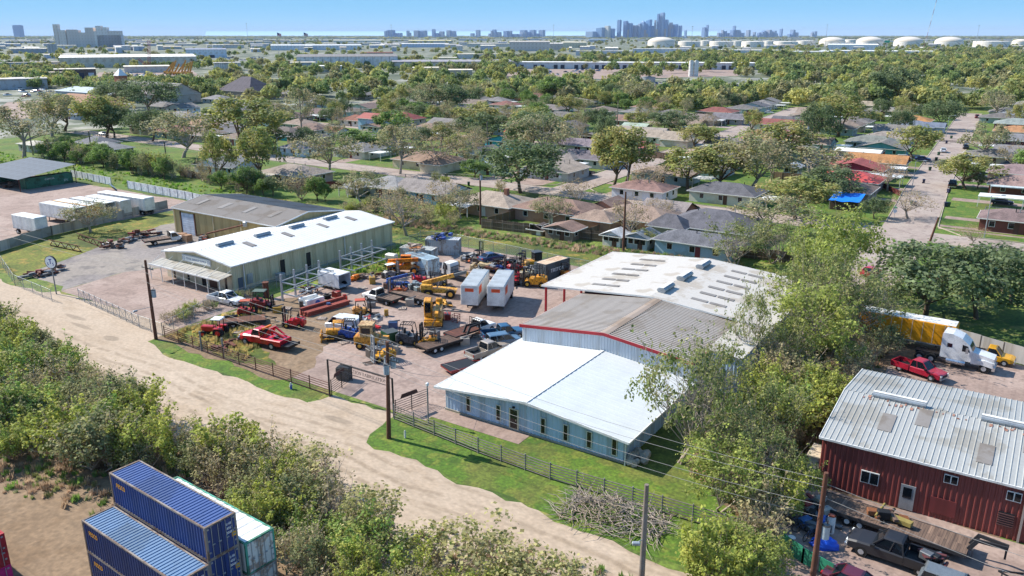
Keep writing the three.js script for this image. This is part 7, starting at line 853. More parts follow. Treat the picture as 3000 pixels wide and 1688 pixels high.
// ---------- distant industry, tanks and skyline ----------
function ray(u, dist) { const x = (u - 1500) / FOCAL * cP; return [dist * (-sinY + x * cosY), dist * (-cosY - x * sinY)]; } // ground point at forward distance dist in photo column u of the horizon
const distAt = v => { const y = -(v - 844) / FOCAL; return CAM_H * (y * sP + cP) / (sP - y * cP); };
function farBlock(name, label, cat, u0, u1, vb, h, depth, wall, roof, group, { bays = 0, doors = 0, rh = 0 } = {}) {
  const d = distAt(vb), P3 = P((u0 + u1) / 2, vb), p = [P3[0], P3[2]], w = (u1 - u0) / FOCAL * d, o = thing(name, label, cat, group); o.position.set(p[0], 0, p[1]); o.rotation.y = YAW - Math.atan(((u0 + u1) / 2 - 1500) / FOCAL);
  mb().bx(-w / 2, w / 2, -0.05, h, -depth, 0).to(o, 'wall', siding(wall)); const r = mb(), e = 0.6; if (rh) r.quad([-w / 2 - e, h, e], [w / 2 + e, h, e], [w / 2 + e, h + rh, -depth / 2], [-w / 2 - e, h + rh, -depth / 2]).quad([-w / 2 - e, h, -depth - e], [w / 2 + e, h, -depth - e], [w / 2 + e, h + rh, -depth / 2], [-w / 2 - e, h + rh, -depth / 2]).tri([-w / 2, h, 0], [-w / 2, h, -depth], [-w / 2, h + rh, -depth / 2]).tri([w / 2, h, 0], [w / 2, h, -depth], [w / 2, h + rh, -depth / 2]); else r.bx(-w / 2 - e, w / 2 + e, h, h + 0.5, -depth - e, e); r.to(o, 'roof', M(roof, { tex: T.grime, roughness: 0.7 }));
  for (let k = 1; k < bays; k++) mb().bx(-w / 2 + k * w / bays - 0.25, -w / 2 + k * w / bays + 0.25, 0, h, 0.02, 0.3).to(o, 'pilaster', siding(0x9aa0a4)); for (let k = 0; k < doors; k++) { const x = -w / 2 + (k + 0.5) * w / doors; mb().bx(x - w / doors * 0.28, x + w / doors * 0.28, 0.2, Math.min(5, h * 0.65), 0.02, 0.25).to(o, 'loading_door', M(k % 3 ? 0x2c3446 : 0xc8ccd2)); }
  return o;
}
const WH = 'warehouses on the plain';
for (const a of [['long cream-roofed warehouse below the grain elevator', 40, 265, 126, 9, 120, 0xb0b4bc, 0xf0e4d0], ['wide cream-roofed warehouse right of the grain elevator', 256, 531, 130, 8, 150, 0xc4c0b8, 0xf2e8d8], ['big tan warehouse with white roof and red crane before it', 207, 560, 197, 12, 110, 0xdcd0c0, 0xf4f2ec], ['pale blue-white depot with dark bay', 552, 660, 170, 14, 60, 0xdce4ee, 0x8a8fa0], ['white-walled long depot under the flags', 804, 1053, 147, 12, 90, 0xe0e6ec, 0xd8dce0], ['cream and yellow depot on the plain', 981, 1117, 127, 14, 120, 0xece6dc, 0xe0dac8], ['wide grey-roofed warehouse with ribbed pale wall', 880, 1160, 199, 13, 95, 0xdcdee0, 0x84807e], ['long grey-roofed hall with brick base', 1150, 1500, 203, 8, 80, 0xd0ccc4, 0x9a979c], ['small white-walled offices before the ribbed warehouse', 631, 703, 207, 8, 22, 0xd8d8d4, 0xb8b4b0], ['grey workshop before the ribbed warehouse', 855, 923, 206, 8, 26, 0xc4cad2, 0xd8d0c0], ['white workshop with flat roof', 925, 1000, 212, 6, 26, 0xd4d8dc, 0xe8e6e0], ['big beige windowless block beside a light mast', 1495, 1608, 150, 22, 70, 0xd8cec8, 0xc8c0b8], ['beige block behind the light mast', 1608, 1648, 146, 16, 50, 0xc8c0b8, 0xdad6d0], ['yellow-cream stepped hall beyond the beige block', 1647, 1716, 140, 16, 80, 0xe0d4b8, 0xe8e0c8], ['long low depot with dark loading bays', 1488, 2192, 203, 7, 30, 0xd4d6da, 0xe8e8e6], ['pale cream roof before the loading bays', 1284, 1337, 185, 7, 30, 0xd0c8b0, 0xe8e2d0], ['white cold store among the trees', 2431, 2562, 150, 15, 60, 0xdce6f0, 0xf0f2f4], ['long white distribution hall before the tanks', 2414, 2726, 165, 9, 70, 0xe0e8f4, 0xf4f4f2], ['white hall behind the tree belt', 2318, 2420, 167, 9, 50, 0xe4e8ee, 0xf2f2f0], ['orange-roofed store by the interchange', 2779, 2838, 172, 7, 40, 0xd87a4c, 0xe0d8d0], ['low white strip store beside the orange one', 2722, 2785, 174, 6, 40, 0xd4dae0, 0xe8e8e8], ['grey retaining wall hall by the highway', 0, 205, 199, 6, 14, 0xc4c6ce, 0xb8b2a8], ['brown open workshop with dark bays', 172, 276, 231, 8, 24, 0x6a5a54, 0xd8d0c0], ['cream flat roof near the yellow crane heap', 373, 492, 213, 6, 34, 0xd0ccc4, 0xf0e8d4], ['long grey wall hall with pale roof at the plain edge', 0, 130, 262, 7, 26, 0xc0c0c6, 0xd0ccc8], ['pale roofed depot beneath the silos', 40, 130, 156, 9, 60, 0xacb0b8, 0xece4d4], ['tan distribution hall far on the plain', 600, 790, 128, 9, 90, 0xd0ccc4, 0xe8dcc8], ['blue-walled store far on the plain', 1180, 1312, 139, 11, 70, 0xcad8ec, 0xd8d8d8], ['broad cream hall far on the plain', 1372, 1500, 137, 10, 70, 0xe4dcd0, 0xe4dccc], ['teal-roofed arena far on the plain', 1725, 1780, 123, 14, 120, 0xc8ccd4, 0x8ca4bc], ['yellow-roofed sheds far on the plain', 1200, 1320, 127, 12, 160, 0xdcd4c4, 0xe8d8a0], ['low grey depot by the far loading bays', 1690, 1850, 163, 8, 40, 0xccd2dc, 0xc8c8cc], ['pale depot beside the tank farm', 1860, 2060, 155, 8, 50, 0xd0d6e0, 0xd4d4d4], ['white roofed depot before the tank farm', 2110, 2330, 156, 6, 60, 0xdcdee2, 0xe8e4dc], ['brown roofed depot on the plain', 1060, 1150, 166, 7, 40, 0xb89c90, 0xb07868], ['pale depot beyond the trees', 1340, 1490, 172, 7, 40, 0xdad6d0, 0xe4dccc], ['pale industrial sheds left of the interchange', 140, 250, 171, 6, 60, 0xc4c8d4, 0xe0d8cc], ['flat dark roof by the left treeline', 90, 190, 235, 6, 20, 0x9a8c84, 0xb8a898], ['cream roof among the middle trees', 1212, 1288, 218, 6, 24, 0xc0b4a0, 0xe4dac4], ['second cream roof among the middle trees', 1300, 1382, 226, 6, 24, 0xc0b4a0, 0xe8dcc8], ['white yard office with red roof sign', 1655, 1700, 250, 6, 14, 0xb8c4d8, 0xe4e4e4]]) farBlock('warehouse', a[0], 'warehouse', ...a.slice(1), WH, { bays: a[0].includes('ribbed') ? 12 : 0, doors: a[0].includes('bay') && !a[0].includes('before') ? (a[2] - a[1] > 400 ? 36 : 4) : 0, rh: a[4] > 10 ? 2 : 0 });
{ const r = rng(77); for (let k = 0; k < 170; k++) { const v = 108 + Math.pow(r(), 1.6) * 48, u = -80 + r() * 3160, w = 30 + r() * 120; farBlock('warehouse', 'pale low warehouse roof far out on the plain', 'warehouse', u, u + w * (170 - v) / 60 * 0.8, v, 6 + r() * 6, 60 + r() * 120, [0xccd0d4, 0xd4ccc4, 0xc6cad4, 0xdad6d0][r() * 4 | 0], [0xece4d4, 0xe8e0cc, 0xf0ece4, 0xc8c4c4, 0xd8c8b0][r() * 5 | 0], 'low warehouses far out on the plain'); } }
// oil tanks
function tank(label, u0, u1, vb, vt, dome) { const d = distAt(vb), P3 = P((u0 + u1) / 2, vb), p = [P3[0], P3[2]], R = (u1 - u0) / 2 / FOCAL * d, h = dome ? 15 : 17, o = thing('oil_tank', label, 'tank', 'white tanks of the tank farm'), w = M(0xf2ece2, { tex: T.grime, roughness: 0.6 }); o.position.set(p[0], 0, p[1]); mb().cyl([0, 0, 0], [0, h, 0], R, R, 36, false).to(o, 'shell', w); const g = new THREE.SphereGeometry(1, 36, 8, 0, Math.PI * 2, 0, Math.PI / 2); g.scale(R, dome ? R * 0.36 : 1.8, R); g.translate(0, h, 0); const m = new THREE.Mesh(g, dome ? M(0xe0d8ca, { tex: T.grime }) : w); m.name = dome ? 'dome' : 'roof'; m.castShadow = true; o.add(m); const s = mb(); for (let k = 0; k < 10; k++) { const a0 = 0.4 + k * 0.05, a1 = a0 + 0.05; s.bar([Math.cos(a0) * (R + 0.5), h * k / 10, Math.sin(a0) * (R + 0.5)], [Math.cos(a1) * (R + 0.5), h * (k + 1) / 10, Math.sin(a1) * (R + 0.5)], 0.8, 0.4); } s.to(o, 'stair', STEEL); }
for (const [l, ...a] of [['domed tank at the tank farm edge, below the skyline', 1899, 1975, 137, 108, 1], ['flat tank beside the domed edge tank', 1988, 2050, 137, 117], ['broad flat tank by the yellow sign', 2080, 2146, 137, 118], ['narrow flat tank between broad ones', 2050, 2082, 134, 118], ['rust-stained flat tank between two broad ones', 2144, 2176, 135, 118], ['broad flat tank with stair, tank farm middle', 2174, 2236, 138, 117], ['grey flat tank behind the stair', 2236, 2270, 135, 118], ['broad flat tank near the tree belt', 2268, 2334, 138, 117], ['small flat tank by the cold store', 2334, 2386, 134, 118], ['grey-domed tank by the light mast', 2402, 2472, 135, 108, 1], ['grey-domed tank behind the cold store', 2511, 2583, 134, 108, 1], ['grey-domed tank under the radio mast', 2622, 2698, 135, 108, 1], ['grey-domed tank before the far mast', 2742, 2816, 135, 108, 1], ['broad low tank at the farm end', 2857, 2948, 137, 118], ['small domed tank at the farm end', 2967, 3010, 136, 110, 1], ['small flat tank between the domes', 2476, 2510, 128, 117]]) tank(l, ...a);
for (const [u, l] of [[2031, 'thin white silo column'], [2046, 'thick white silo column']]) { const d = distAt(224), p = ray(u, d), o = thing('silo_column', l + ' beside the depot trees', 'silo'); o.position.set(p[0], 0, p[1]); mb().cyl([0, 0, 0], [0, 14, 0], 2.2, 2.2, 14).to(o, 'shell', WHITE); mb().cyl([0, 14, 0], [0, 15, 0], 2.2, 0.4, 14).to(o, 'cap', WHITE); }
{ const p = P(1900, 240), o = thing('water_tank', 'low round pale water tank by the scrap car lot', 'tank'); o.position.set(p[0], 0, p[2]); mb().cyl([0, 0, 0], [0, 4, 0], 5.6, 5.6, 24).to(o, 'shell', ZINC); mb().cyl([0, 4, 0], [0, 4.6, 0], 5.7, 0.3, 24).to(o, 'roof', ZINC); for (const [u, l] of [[138, 'thin'], [146, 'middle'], [155, 'thick']]) { const d = distAt(157), q = ray(u, d), s = thing('grain_silo', l + ' pale silo on the western plain', 'silo'); s.position.set(q[0], 0, q[1]); mb().cyl([0, 0, 0], [0, 18, 0], 4, 4, 16).to(s, 'shell', ZINC); mb().cyl([0, 18, 0], [0, 20, 0], 4, 0.3, 16).to(s, 'roof', ZINC); } }
{ // grain elevator
  const o = thing('grain_elevator', 'pale concrete grain elevator with towers on the horizon', 'grain elevator'), d = 2700, c = ray(250, d); o.position.set(c[0], 0, c[1]); o.rotation.y = YAW - 0.35 - Math.atan((250 - 1500) / FOCAL); const k = d / FOCAL, bl = (u0, u1, vt, m, n = 'block') => mb().bx((u0 - 250) * k, (u1 - 250) * k, 0, CAM_H + (103 - vt) * k * 0.78, -25, 0).to(o, n, siding(m)); bl(167, 178, 66, 0xe2d8d0, 'leg_tower'); bl(179, 198, 86, 0xeae0d8); for (let q = 0; q < 6; q++) mb().cyl([(202 + q * 5 - 250) * k, 0, -4], [(202 + q * 5 - 250) * k, CAM_H + 15 * k, -4], 2.9, 2.9, 12).to(o, 'silo', siding(0xe6dcd6)); bl(200, 232, 86, 0xdcd2cc, 'headhouse'); bl(232, 250, 94, 0xe4d8d0); bl(250, 272, 77, 0xe0d4cc); bl(272, 279, 90, 0xeae4de); bl(279, 292, 71, 0xece6e2, 'headhouse'); bl(292, 297, 84, 0xe6e0da); bl(297, 308, 76, 0xeae4e0); bl(308, 343, 88, 0xe6dcd6); bl(280, 345, 103, 0xd8d6dc); }
{ // skyline: [u0, u1, top v, colour]; distance haze is painted into the bluish colours
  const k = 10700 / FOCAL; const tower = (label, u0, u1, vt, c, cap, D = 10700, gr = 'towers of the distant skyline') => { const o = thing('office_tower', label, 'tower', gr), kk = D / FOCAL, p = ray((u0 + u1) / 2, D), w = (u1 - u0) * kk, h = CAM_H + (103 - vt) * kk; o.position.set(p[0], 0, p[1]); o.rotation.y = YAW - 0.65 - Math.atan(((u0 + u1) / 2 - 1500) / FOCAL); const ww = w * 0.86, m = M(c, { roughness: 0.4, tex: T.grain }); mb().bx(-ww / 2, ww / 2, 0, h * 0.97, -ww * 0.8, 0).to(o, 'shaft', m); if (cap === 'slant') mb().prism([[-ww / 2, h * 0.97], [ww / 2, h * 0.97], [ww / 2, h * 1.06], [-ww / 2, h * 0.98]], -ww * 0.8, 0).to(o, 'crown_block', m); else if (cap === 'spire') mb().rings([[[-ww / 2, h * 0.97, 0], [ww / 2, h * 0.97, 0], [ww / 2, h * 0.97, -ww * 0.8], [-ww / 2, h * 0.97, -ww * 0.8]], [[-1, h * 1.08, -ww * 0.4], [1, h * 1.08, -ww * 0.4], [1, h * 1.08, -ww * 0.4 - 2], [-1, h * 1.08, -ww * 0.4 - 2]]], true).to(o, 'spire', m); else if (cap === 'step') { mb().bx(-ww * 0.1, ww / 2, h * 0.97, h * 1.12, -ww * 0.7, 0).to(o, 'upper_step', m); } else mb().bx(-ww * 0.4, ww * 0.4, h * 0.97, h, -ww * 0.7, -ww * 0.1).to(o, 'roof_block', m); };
  const Z = (x0, x1, y) => [1700 + x0 / 4.853, 1700 + x1 / 4.853, 40 + y / 4.853];
  for (const [l, x, c, cap] of [['low wide blue-grey block at the skyline edge', [55, 195, 258], 0xa4bcd8], ['haze-blue glass block with peaked corner', [205, 320, 215], 0x84a8d0, 'slant'], ['white ribbed tower beside the arena roof', [332, 408, 185], 0xe4e0d4], ['blue mid-rise beside the white ribbed tower', [410, 475, 220], 0x8cacd4], ['plain dark blue slab tower standing alone', [511, 565, 108], 0x7c9cc8], ['dark blue rounded tower near the plain slab', [596, 660, 122], 0x7898c8], ['lighter blue tower against the rounded one', [662, 726, 150], 0x88a8d4], ['low brown-topped block in the skyline', [728, 800, 178], 0x8c98b4], ['pale grey tower beside the pointed one', [806, 848, 158], 0xa4b8d4], ['pointed blue tower in the skyline cluster', [838, 905, 135], 0x88aad4, 'spire'], ['slanted-roof haze-blue glass tower in the cluster', [912, 990, 118], 0x78a8dc, 'slant'], ['thin rose tower behind the tallest', [1040, 1066, 110], 0xa8aaba], ['dark twin of the tallest tower', [1074, 1110, 30], 0x7898c4], ['tallest pale blue tower of the skyline', [1110, 1174, 15], 0x9cb8dc], ['light blue tower right after the tallest', [1172, 1230, 105], 0x90b4e0], ['stepped rose-granite tower in the cluster', [1230, 1292, 165], 0xa8a4b4, 'step'], ['broad blue tower with flat crown', [1296, 1366, 165], 0x80a4d4], ['twin-toned tower ending the cluster', [1385, 1430, 180], 0x90acd4], ['narrow cream block before the rounded tower', [650, 682, 235], 0xd0c0b0], ['pale rose block in the skyline', [862, 920, 240], 0xc8b0a8], ['low cream block in the skyline', [925, 972, 285], 0xd4c0b0], ['cream block below the tallest tower', [1030, 1100, 230], 0xd4bca8], ['cream block right of the tallest tower', [1168, 1222, 220], 0xc8b0a0], ['grey block filling the skyline', [980, 1040, 185], 0x88a4cc], ['blue block behind the stepped tower', [1240, 1300, 215], 0x84a4d0]]) tower(l, ...Z(...x), c, cap);
  const r = rng(4242); for (let i = 0; i < 70; i++) { const left = i < 38, u = left ? 1120 + r() * 470 : 2050 + r() * 340, vt = left ? 89 + r() * 12 : 88 + r() * 13; tower(left ? 'small haze-blue tower in the far western cluster' : 'small haze-blue tower in the far northern cluster', u, u + 6 + r() * (left ? 16 : 10), vt, [0x98b0d0, 0xa0b4d0, 0x90acd4, 0xacb8cc][r() * 4 | 0], 0, 12500, left ? 'far cluster of small towers, west' : 'far cluster of small towers, north'); }
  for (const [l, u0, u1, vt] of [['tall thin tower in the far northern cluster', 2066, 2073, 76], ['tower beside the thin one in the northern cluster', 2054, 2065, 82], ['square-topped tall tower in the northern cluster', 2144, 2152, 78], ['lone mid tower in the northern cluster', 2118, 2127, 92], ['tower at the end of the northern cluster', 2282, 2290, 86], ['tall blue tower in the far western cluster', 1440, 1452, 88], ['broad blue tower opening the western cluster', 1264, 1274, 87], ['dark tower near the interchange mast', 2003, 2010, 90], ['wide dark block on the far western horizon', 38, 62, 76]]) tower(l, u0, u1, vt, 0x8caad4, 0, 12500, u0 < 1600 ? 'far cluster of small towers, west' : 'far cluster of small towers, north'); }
function mast(label, u, vt, vb, lamp = 1) { const d = distAt(vb), P3 = P(u, vb), p = [P3[0], P3[2]], h = CAM_H + (103 - vt) / FOCAL * d, o = thing('light_mast', label, 'mast', 'high light masts along the highway'); o.position.set(p[0], 0, p[1]); mb().cyl([0, 0, 0], [0, h, 0], 0.5, 0.25, 6).to(o, 'pole', ZINC); mb().cyl([0, h - 0.5, 0], [0, h + 0.4, 0], 1.6, 1.2, 8).to(o, 'lamp_ring', STEEL); }
mast('light mast beyond the tan warehouse', 729, 72, 150); mast('light mast beyond the grey-roofed hall', 1149, 76, 152); mast('light mast beside the beige block', 1621, 76, 152); mast('light mast before the tank farm', 2024, 80, 160); mast('light mast beside the domed tanks', 2416, 75, 152); mast('light mast at the tank farm end', 2857, 77, 150); mast('short light mast before the tanks', 2076, 108, 158);
{ const d = 2400, p = ray(2712, d), h = CAM_H + 99 * d / FOCAL, o = thing('radio_mast', 'tall thin red and white radio mast', 'mast'); o.position.set(p[0], 0, p[1]); for (let k = 0; k < 9; k++) mb().cyl([16 * k / 9, h * k / 9, 0], [16 * (k + 1) / 9, h * (k + 1) / 9, 0], 0.55, 0.55, 5).to(o, k % 2 ? 'white_section' : 'red_section', k % 2 ? WHITE : M(0x8c3a44));
  for (const [u, c, l] of [[812, '#b03040', 'striped flag on a tall pole over the white depot'], [890, '#a85a50', 'second large flag on a tall pole']]) { const dd = 1500, q = ray(u, dd), f = thing('flag_pole', l, 'flag'); f.position.set(q[0], 0, q[1]); f.rotation.y = YAW; const hh = CAM_H + 8 * dd / FOCAL; mb().cyl([0, 0, 0], [0, hh, 0], 0.3, 0.2, 6).to(f, 'pole', ZINC); const t = textTex([''], { w: 96, h: 64, bg: '#e8e4e4', draw: g => { g.fillStyle = c; for (let k = 0; k < 7; k++) g.fillRect(0, k * 9.2, 96, 4.6); g.fillStyle = '#303c70'; g.fillRect(0, 0, 40, 34); } }); printed(f, 'flag', t, [0.2, hh - 6, 0], [7, -2.4, 0], [0, 5.4, 0]); }
  const b = thing('billboard', 'green billboard on a post before the tanks', 'billboard'), bp = ray(2602, distAt(150)); b.position.set(bp[0], 0, bp[1]); b.rotation.y = YAW - 0.4; mb().cyl([0, 0, 0], [0, 22, 0], 0.7, 0.7, 8).to(b, 'post', STEEL); mb().bx(-6, 6, 20, 25, -0.5, 0.5).to(b, 'board', M(0x2fae8c)); const y = thing('sign_tower', 'yellow motel sign on a post before the tanks', 'sign'), yp = ray(2034, distAt(158)); y.position.set(yp[0], 0, yp[1]); y.rotation.y = YAW - 0.2; mb().cyl([0, 0, 0], [0, 14, 0], 0.5, 0.5, 8).to(y, 'post', STEEL); mb().bx(-2.5, 2.5, 13, 19, -0.4, 0.4).to(y, 'board', M(0xe8c020)); }
{ // red lattice crane and heap of yellow cranes by the tan warehouse
  const lat = (o, p, q, w, m, n) => { const g = mb(), d = N(D(q, p)), s = N(X(d, [0, 0, 1])), t = [0, 0, 1], l = L(D(q, p)), k = Math.round(l / w); for (const [i, j] of [[1, 1], [1, -1], [-1, 1], [-1, -1]]) { const off = V(S(s, i * w / 2), S(t, j * w / 2)); g.bar(V(p, off), V(q, off), 0.25); } for (let i = 0; i < k; i++) g.bar(V(V(p, S(d, i * l / k)), S(s, w / 2)), V(V(p, S(d, (i + 1) * l / k)), S(s, -w / 2)), 0.2); g.to(o, n, m); };
  const put3 = (name, label, u, vb) => { const o = thing(name, label, 'crane'), d = distAt(vb), p = ray(u, d); o.position.set(p[0], 0, p[1]); o.rotation.y = YAW; return o; };
  const a = put3('lattice_crane', 'red lattice boom crane before the tan warehouse', 420, 205), rm = paint(0xb02a38); lat(a, [2, 3, 0], [5, 32, 0], 2.4, rm, 'boom'); lat(a, [1, 3, 0], [-9, 12, 0], 1.6, rm, 'backstay'); mb().rbox(-3, 4, 1.2, 4.4, -2, 2, 0.2).to(a, 'house', rm); for (const s of [-2, 2]) mb().rbox(-3.4, 3.8, 0, 1.3, s - 0.5, s + 0.5, 0.3).to(a, 'track', BLACK);
  const r = rng(31); for (let k = 0; k < 9; k++) { const o = put3('boom_crane', 'yellow boom of a crane in the equipment depot', 470 + k * 9 + r() * 4, 216 + r() * 6); o.userData.group = 'yellow booms in the equipment depot'; const ym = paint(0xcf9630), dx = 3 + r() * 5; mb().bar([0, 2, 0], [dx * 1.2, 10 + r() * 5, 0], 1.1, 1.2).to(o, 'boom', ym); mb().rbox(-2, 2.4, 0.9, 2.8, -1.3, 1.3, 0.2).to(o, 'body', ym); wheels(o, [-1.3, 1.5], 1.2, 0.7, 0.5); } }
{ // far car lots
  const body = hull([[-2.3, 0.8, 0.3, 0.8], [-1.2, 0.9, 0.3, 1.0], [1.2, 0.9, 0.3, 0.95], [2.3, 0.75, 0.35, 0.7]]), cabin = mb().rings([[[-1.6, 0.95, 0.8], [1, 0.95, 0.8], [1, 0.95, -0.8], [-1.6, 0.95, -0.8]], [[-1.0, 1.45, 0.6], [0.3, 1.45, 0.6], [0.3, 1.45, -0.6], [-1.0, 1.45, -0.6]]], true), cols = [0xe8e8e8, 0xb8c0c8, 0x30343c, 0xd8d8dc, 0x6a7480, 0xa03038, 0x3c5484, 0xf0f0f0].map(c => gloss(c)), g0 = body.mesh('b', cols[0]).geometry, g1 = cabin.mesh('c', GLASS).geometry, r = rng(909);
  const lot = (label, grp, n, u0, u1, v0, v1) => { for (let k = 0; k < n; k++) { const p = P(u0 + r() * (u1 - u0), v0 + r() * (v1 - v0)), o = thing('parked_car', label, 'car', grp); const m = new THREE.Mesh(g0, cols[r() * 8 | 0]), c = new THREE.Mesh(g1, GLASS); m.name = 'body'; c.name = 'windows'; m.castShadow = true; o.add(m, c); put(o, p[0], p[2], (r() < 0.5 ? 0 : 90) + r() * 12); o.scale.setScalar(1.15); } };
  lot('scrapped car in the crowded car yard among the trees', 'cars in the crowded car yard', 70, 1910, 2100, 242, 262); lot('scrapped car at the yard edge under the dark trees', 'cars at the yard edge', 22, 2120, 2240, 250, 268); lot('car parked by the yellow crane depot', 'cars by the crane depot', 50, 290, 470, 218, 240); lot('car in the far depot lot', 'cars in the far depot lot', 40, 650, 780, 168, 178); lot('truck lot car beside the loading bays', 'cars beside the loading bays', 40, 1500, 1760, 206, 222); lot('car parked by the chapel', 'cars parked by the chapel', 14, 500, 580, 270, 290); lot('car in the western vacant lot', 'cars in the western lot', 14, 20, 160, 262, 285); }
patch('vacant_lot', [EP(-40, 345), EP(20, 300), EP(170, 290), EP(250, 310), EP(60, 350)], structures.pale, 0.01, 0, 'pale vacant lot in the west'); patch('car_yard', [EP(1890, 272), EP(1900, 240), EP(2110, 238), EP(2250, 268), EP(2120, 282)], structures.pale, 0.01, 0.5, 'pale ground of the car yard'); patch('depot_yard', [EP(1480, 226), EP(1500, 203), EP(2180, 203), EP(2160, 222), EP(1800, 232)], structures.pale, 0.01, 0.5, 'depot yard ground'); patch('crane_yard', [EP(250, 246), EP(290, 212), EP(560, 205), EP(600, 232), EP(480, 246)], structures.pale, 0.01, 0.5, 'equipment depot ground'); patch('mown_field', [EP(2760, 312), EP(2790, 275), EP(2900, 272), EP(2880, 312)], structures.dry, 0.012, 0.5, 'mown field beyond the long street'); patch('highway', [EP(-60, 190), EP(-60, 180), EP(560, 178), EP(560, 186)], structures.asphalt, 0.01, 0, 'distant highway lanes');
// ---------- trees, shrubs, weeds ----------
const LEAF = new THREE.MeshPhysicalMaterial({ vertexColors: true, roughness: 0.85, side: THREE.DoubleSide, transmission: 0.5, thickness: 0, specularIntensity: 0.35 });
const lin = h => { const c = new THREE.Color(h); return [c.r * 1.2, c.g * 1.2, c.b * 1.15]; };
function growTree(seed, { H = 10, R = 5, bole = 0.28, limbs = 7, clumps = 60, per = 60, leaf = 0.34, cr = 1.1, cols, flat = 0.8, bare = 0, stems = 1, wood = BARK, r0 = 0.26, hollow = 0.45, shoots = 0 }) {
  const r = rng(seed), w = mb(), P0 = [], C0 = [], cy = H * (bole + (1 - bole) * 0.5), ry = H * (1 - bole) * 0.5 * flat + H * (1 - bole) * 0.5 * (1 - flat) * 0.5;
  const centres = []; for (let k = 0; k < clumps; k++) { const t = r() * 2 * Math.PI, s = -0.55 + 1.5 * r(), q = Math.sqrt(Math.max(0, 1 - Math.min(1, s) ** 2)), d = hollow + (1 - hollow) * Math.cbrt(r()); const lump = 0.78 + 0.34 * Math.sin(t * 2 + seed) * Math.sin(s * 3 + seed * 2); centres.push([Math.cos(t) * q * R * d * lump, cy + Math.min(1, s) * ry * d * (0.9 + 0.2 * r()), Math.sin(t) * q * R * d * lump]); }
  const tube = (p, q, a, b, n = 5) => w.cyl(p, q, a, b, n, false);
  for (let s = 0; s < stems; s++) {
    const ox = stems > 1 ? (r() - 0.5) * 0.8 : 0, oz = stems > 1 ? (r() - 0.5) * 0.8 : 0, lean = stems > 1 ? 0.35 : 0.12, b1 = [ox, -0.1, oz], fork = [ox + (r() - 0.5) * H * lean, H * bole * (0.8 + 0.4 * r()), oz + (r() - 0.5) * H * lean], mid = V(S(V(b1, fork), 0.5), [(r() - 0.5) * 0.2, 0, (r() - 0.5) * 0.2]), f = stems > 1 ? 0.6 : 1;
    tube(b1, mid, r0 * f * 1.15, r0 * f * 0.9, 8); tube(mid, fork, r0 * f * 0.9, r0 * f * 0.75, 8);
    for (let k = 0; k < limbs; k++) { const c = centres[(s * limbs + k) % clumps], m = V(S(V(fork, c), 0.5), [(r() - 0.5) * R * 0.15, H * 0.04 * r(), (r() - 0.5) * R * 0.15]), ra = r0 * f * 0.5; tube(fork, m, ra, ra * 0.62); tube(m, c, ra * 0.62, ra * 0.2); for (let i = 0; i < 4; i++) { const e = centres[(k * 7 + i * 11 + s * 3) % clumps]; if (L(D(e, m)) < R * 0.95) { const h = V(S(V(m, e), 0.5), [(r() - 0.5) * 0.5, 0.2, (r() - 0.5) * 0.5]); tube(m, h, ra * 0.4, ra * 0.25, 4); tube(h, e, ra * 0.25, ra * 0.08, 4); for (let j = 0; j < (bare ? 4 : 1); j++) { const g = V(e, [(r() - 0.5) * 2.2 * cr, (r() - 0.2) * 1.6 * cr, (r() - 0.5) * 2.2 * cr]); tube(e, g, ra * 0.1, ra * 0.03, 3); } } } }
  }
  const pal = cols.map(lin), all = [...centres.map(c => [c, 1])];
  for (let k = 0; k < shoots; k++) { // long thin shoots standing out of the crown
    const c = centres[(r() * clumps) | 0], d = N([c[0] * 0.5 + (r() - 0.5) * R * 0.5, R * (0.3 + r() * 0.8), c[2] * 0.5 + (r() - 0.5) * R * 0.5]), l = R * (0.25 + r() * 0.5); let p = c; for (let i = 0; i < 3; i++) { const q = V(p, V(S(d, l / 3), [(r() - 0.5) * l * 0.12, 0, (r() - 0.5) * l * 0.12])); tube(p, q, 0.022 - i * 0.005, 0.017 - i * 0.005, 3); p = q; all.push([q, 0.16]); } }
  for (const [c, share] of all) {
    const c1 = pal[(r() * pal.length) | 0], c2 = pal[(r() * pal.length) | 0], tone = 0.72 + 0.56 * r(), cs = cr * (0.6 + 0.75 * r()) * (share < 1 ? 0.4 : 1), n = Math.round(per * share * (1 - bare) * (0.5 + r()));
    for (let k = 0; k < n; k++) {
      const d = N([r() - 0.5, (r() - 0.42) * 0.9, r() - 0.5]), q = V(c, S(d, cs * Math.cbrt(r()))); q[1] -= 0.12 * cs * r(); const nn = N(V(S(d, 0.7), [(r() - 0.5) * 1.5, 0.35 + (r() - 0.5) * 1.2, (r() - 0.5) * 1.5])), u = N(X(nn, [r() - 0.5, r() - 0.5, r() - 0.5])), v = X(nn, u), sz = leaf * (0.55 + 0.9 * r()), a = V(q, S(u, sz / 2)), b = V(q, S(v, sz * 0.38)), e = V(q, S(u, -sz / 2)), f = V(q, S(v, -sz * 0.38));
      P0.push(...a, ...b, ...e, ...a, ...e, ...f); const mx = r(), j = tone * (0.78 + 0.44 * r()), col = [0, 1, 2].map(i => (c1[i] + (c2[i] - c1[i]) * mx) * j); for (let i = 0; i < 6; i++) C0.push(...col);
    }
  }
  const g = new THREE.BufferGeometry(); g.setAttribute('position', new THREE.Float32BufferAttribute(P0, 3)); g.setAttribute('color', new THREE.Float32BufferAttribute(C0, 3)); g.computeVertexNormals();
  return { wood: w.mesh('trunk', wood).geometry, leaves: g, woodMat: wood, H, R };
}
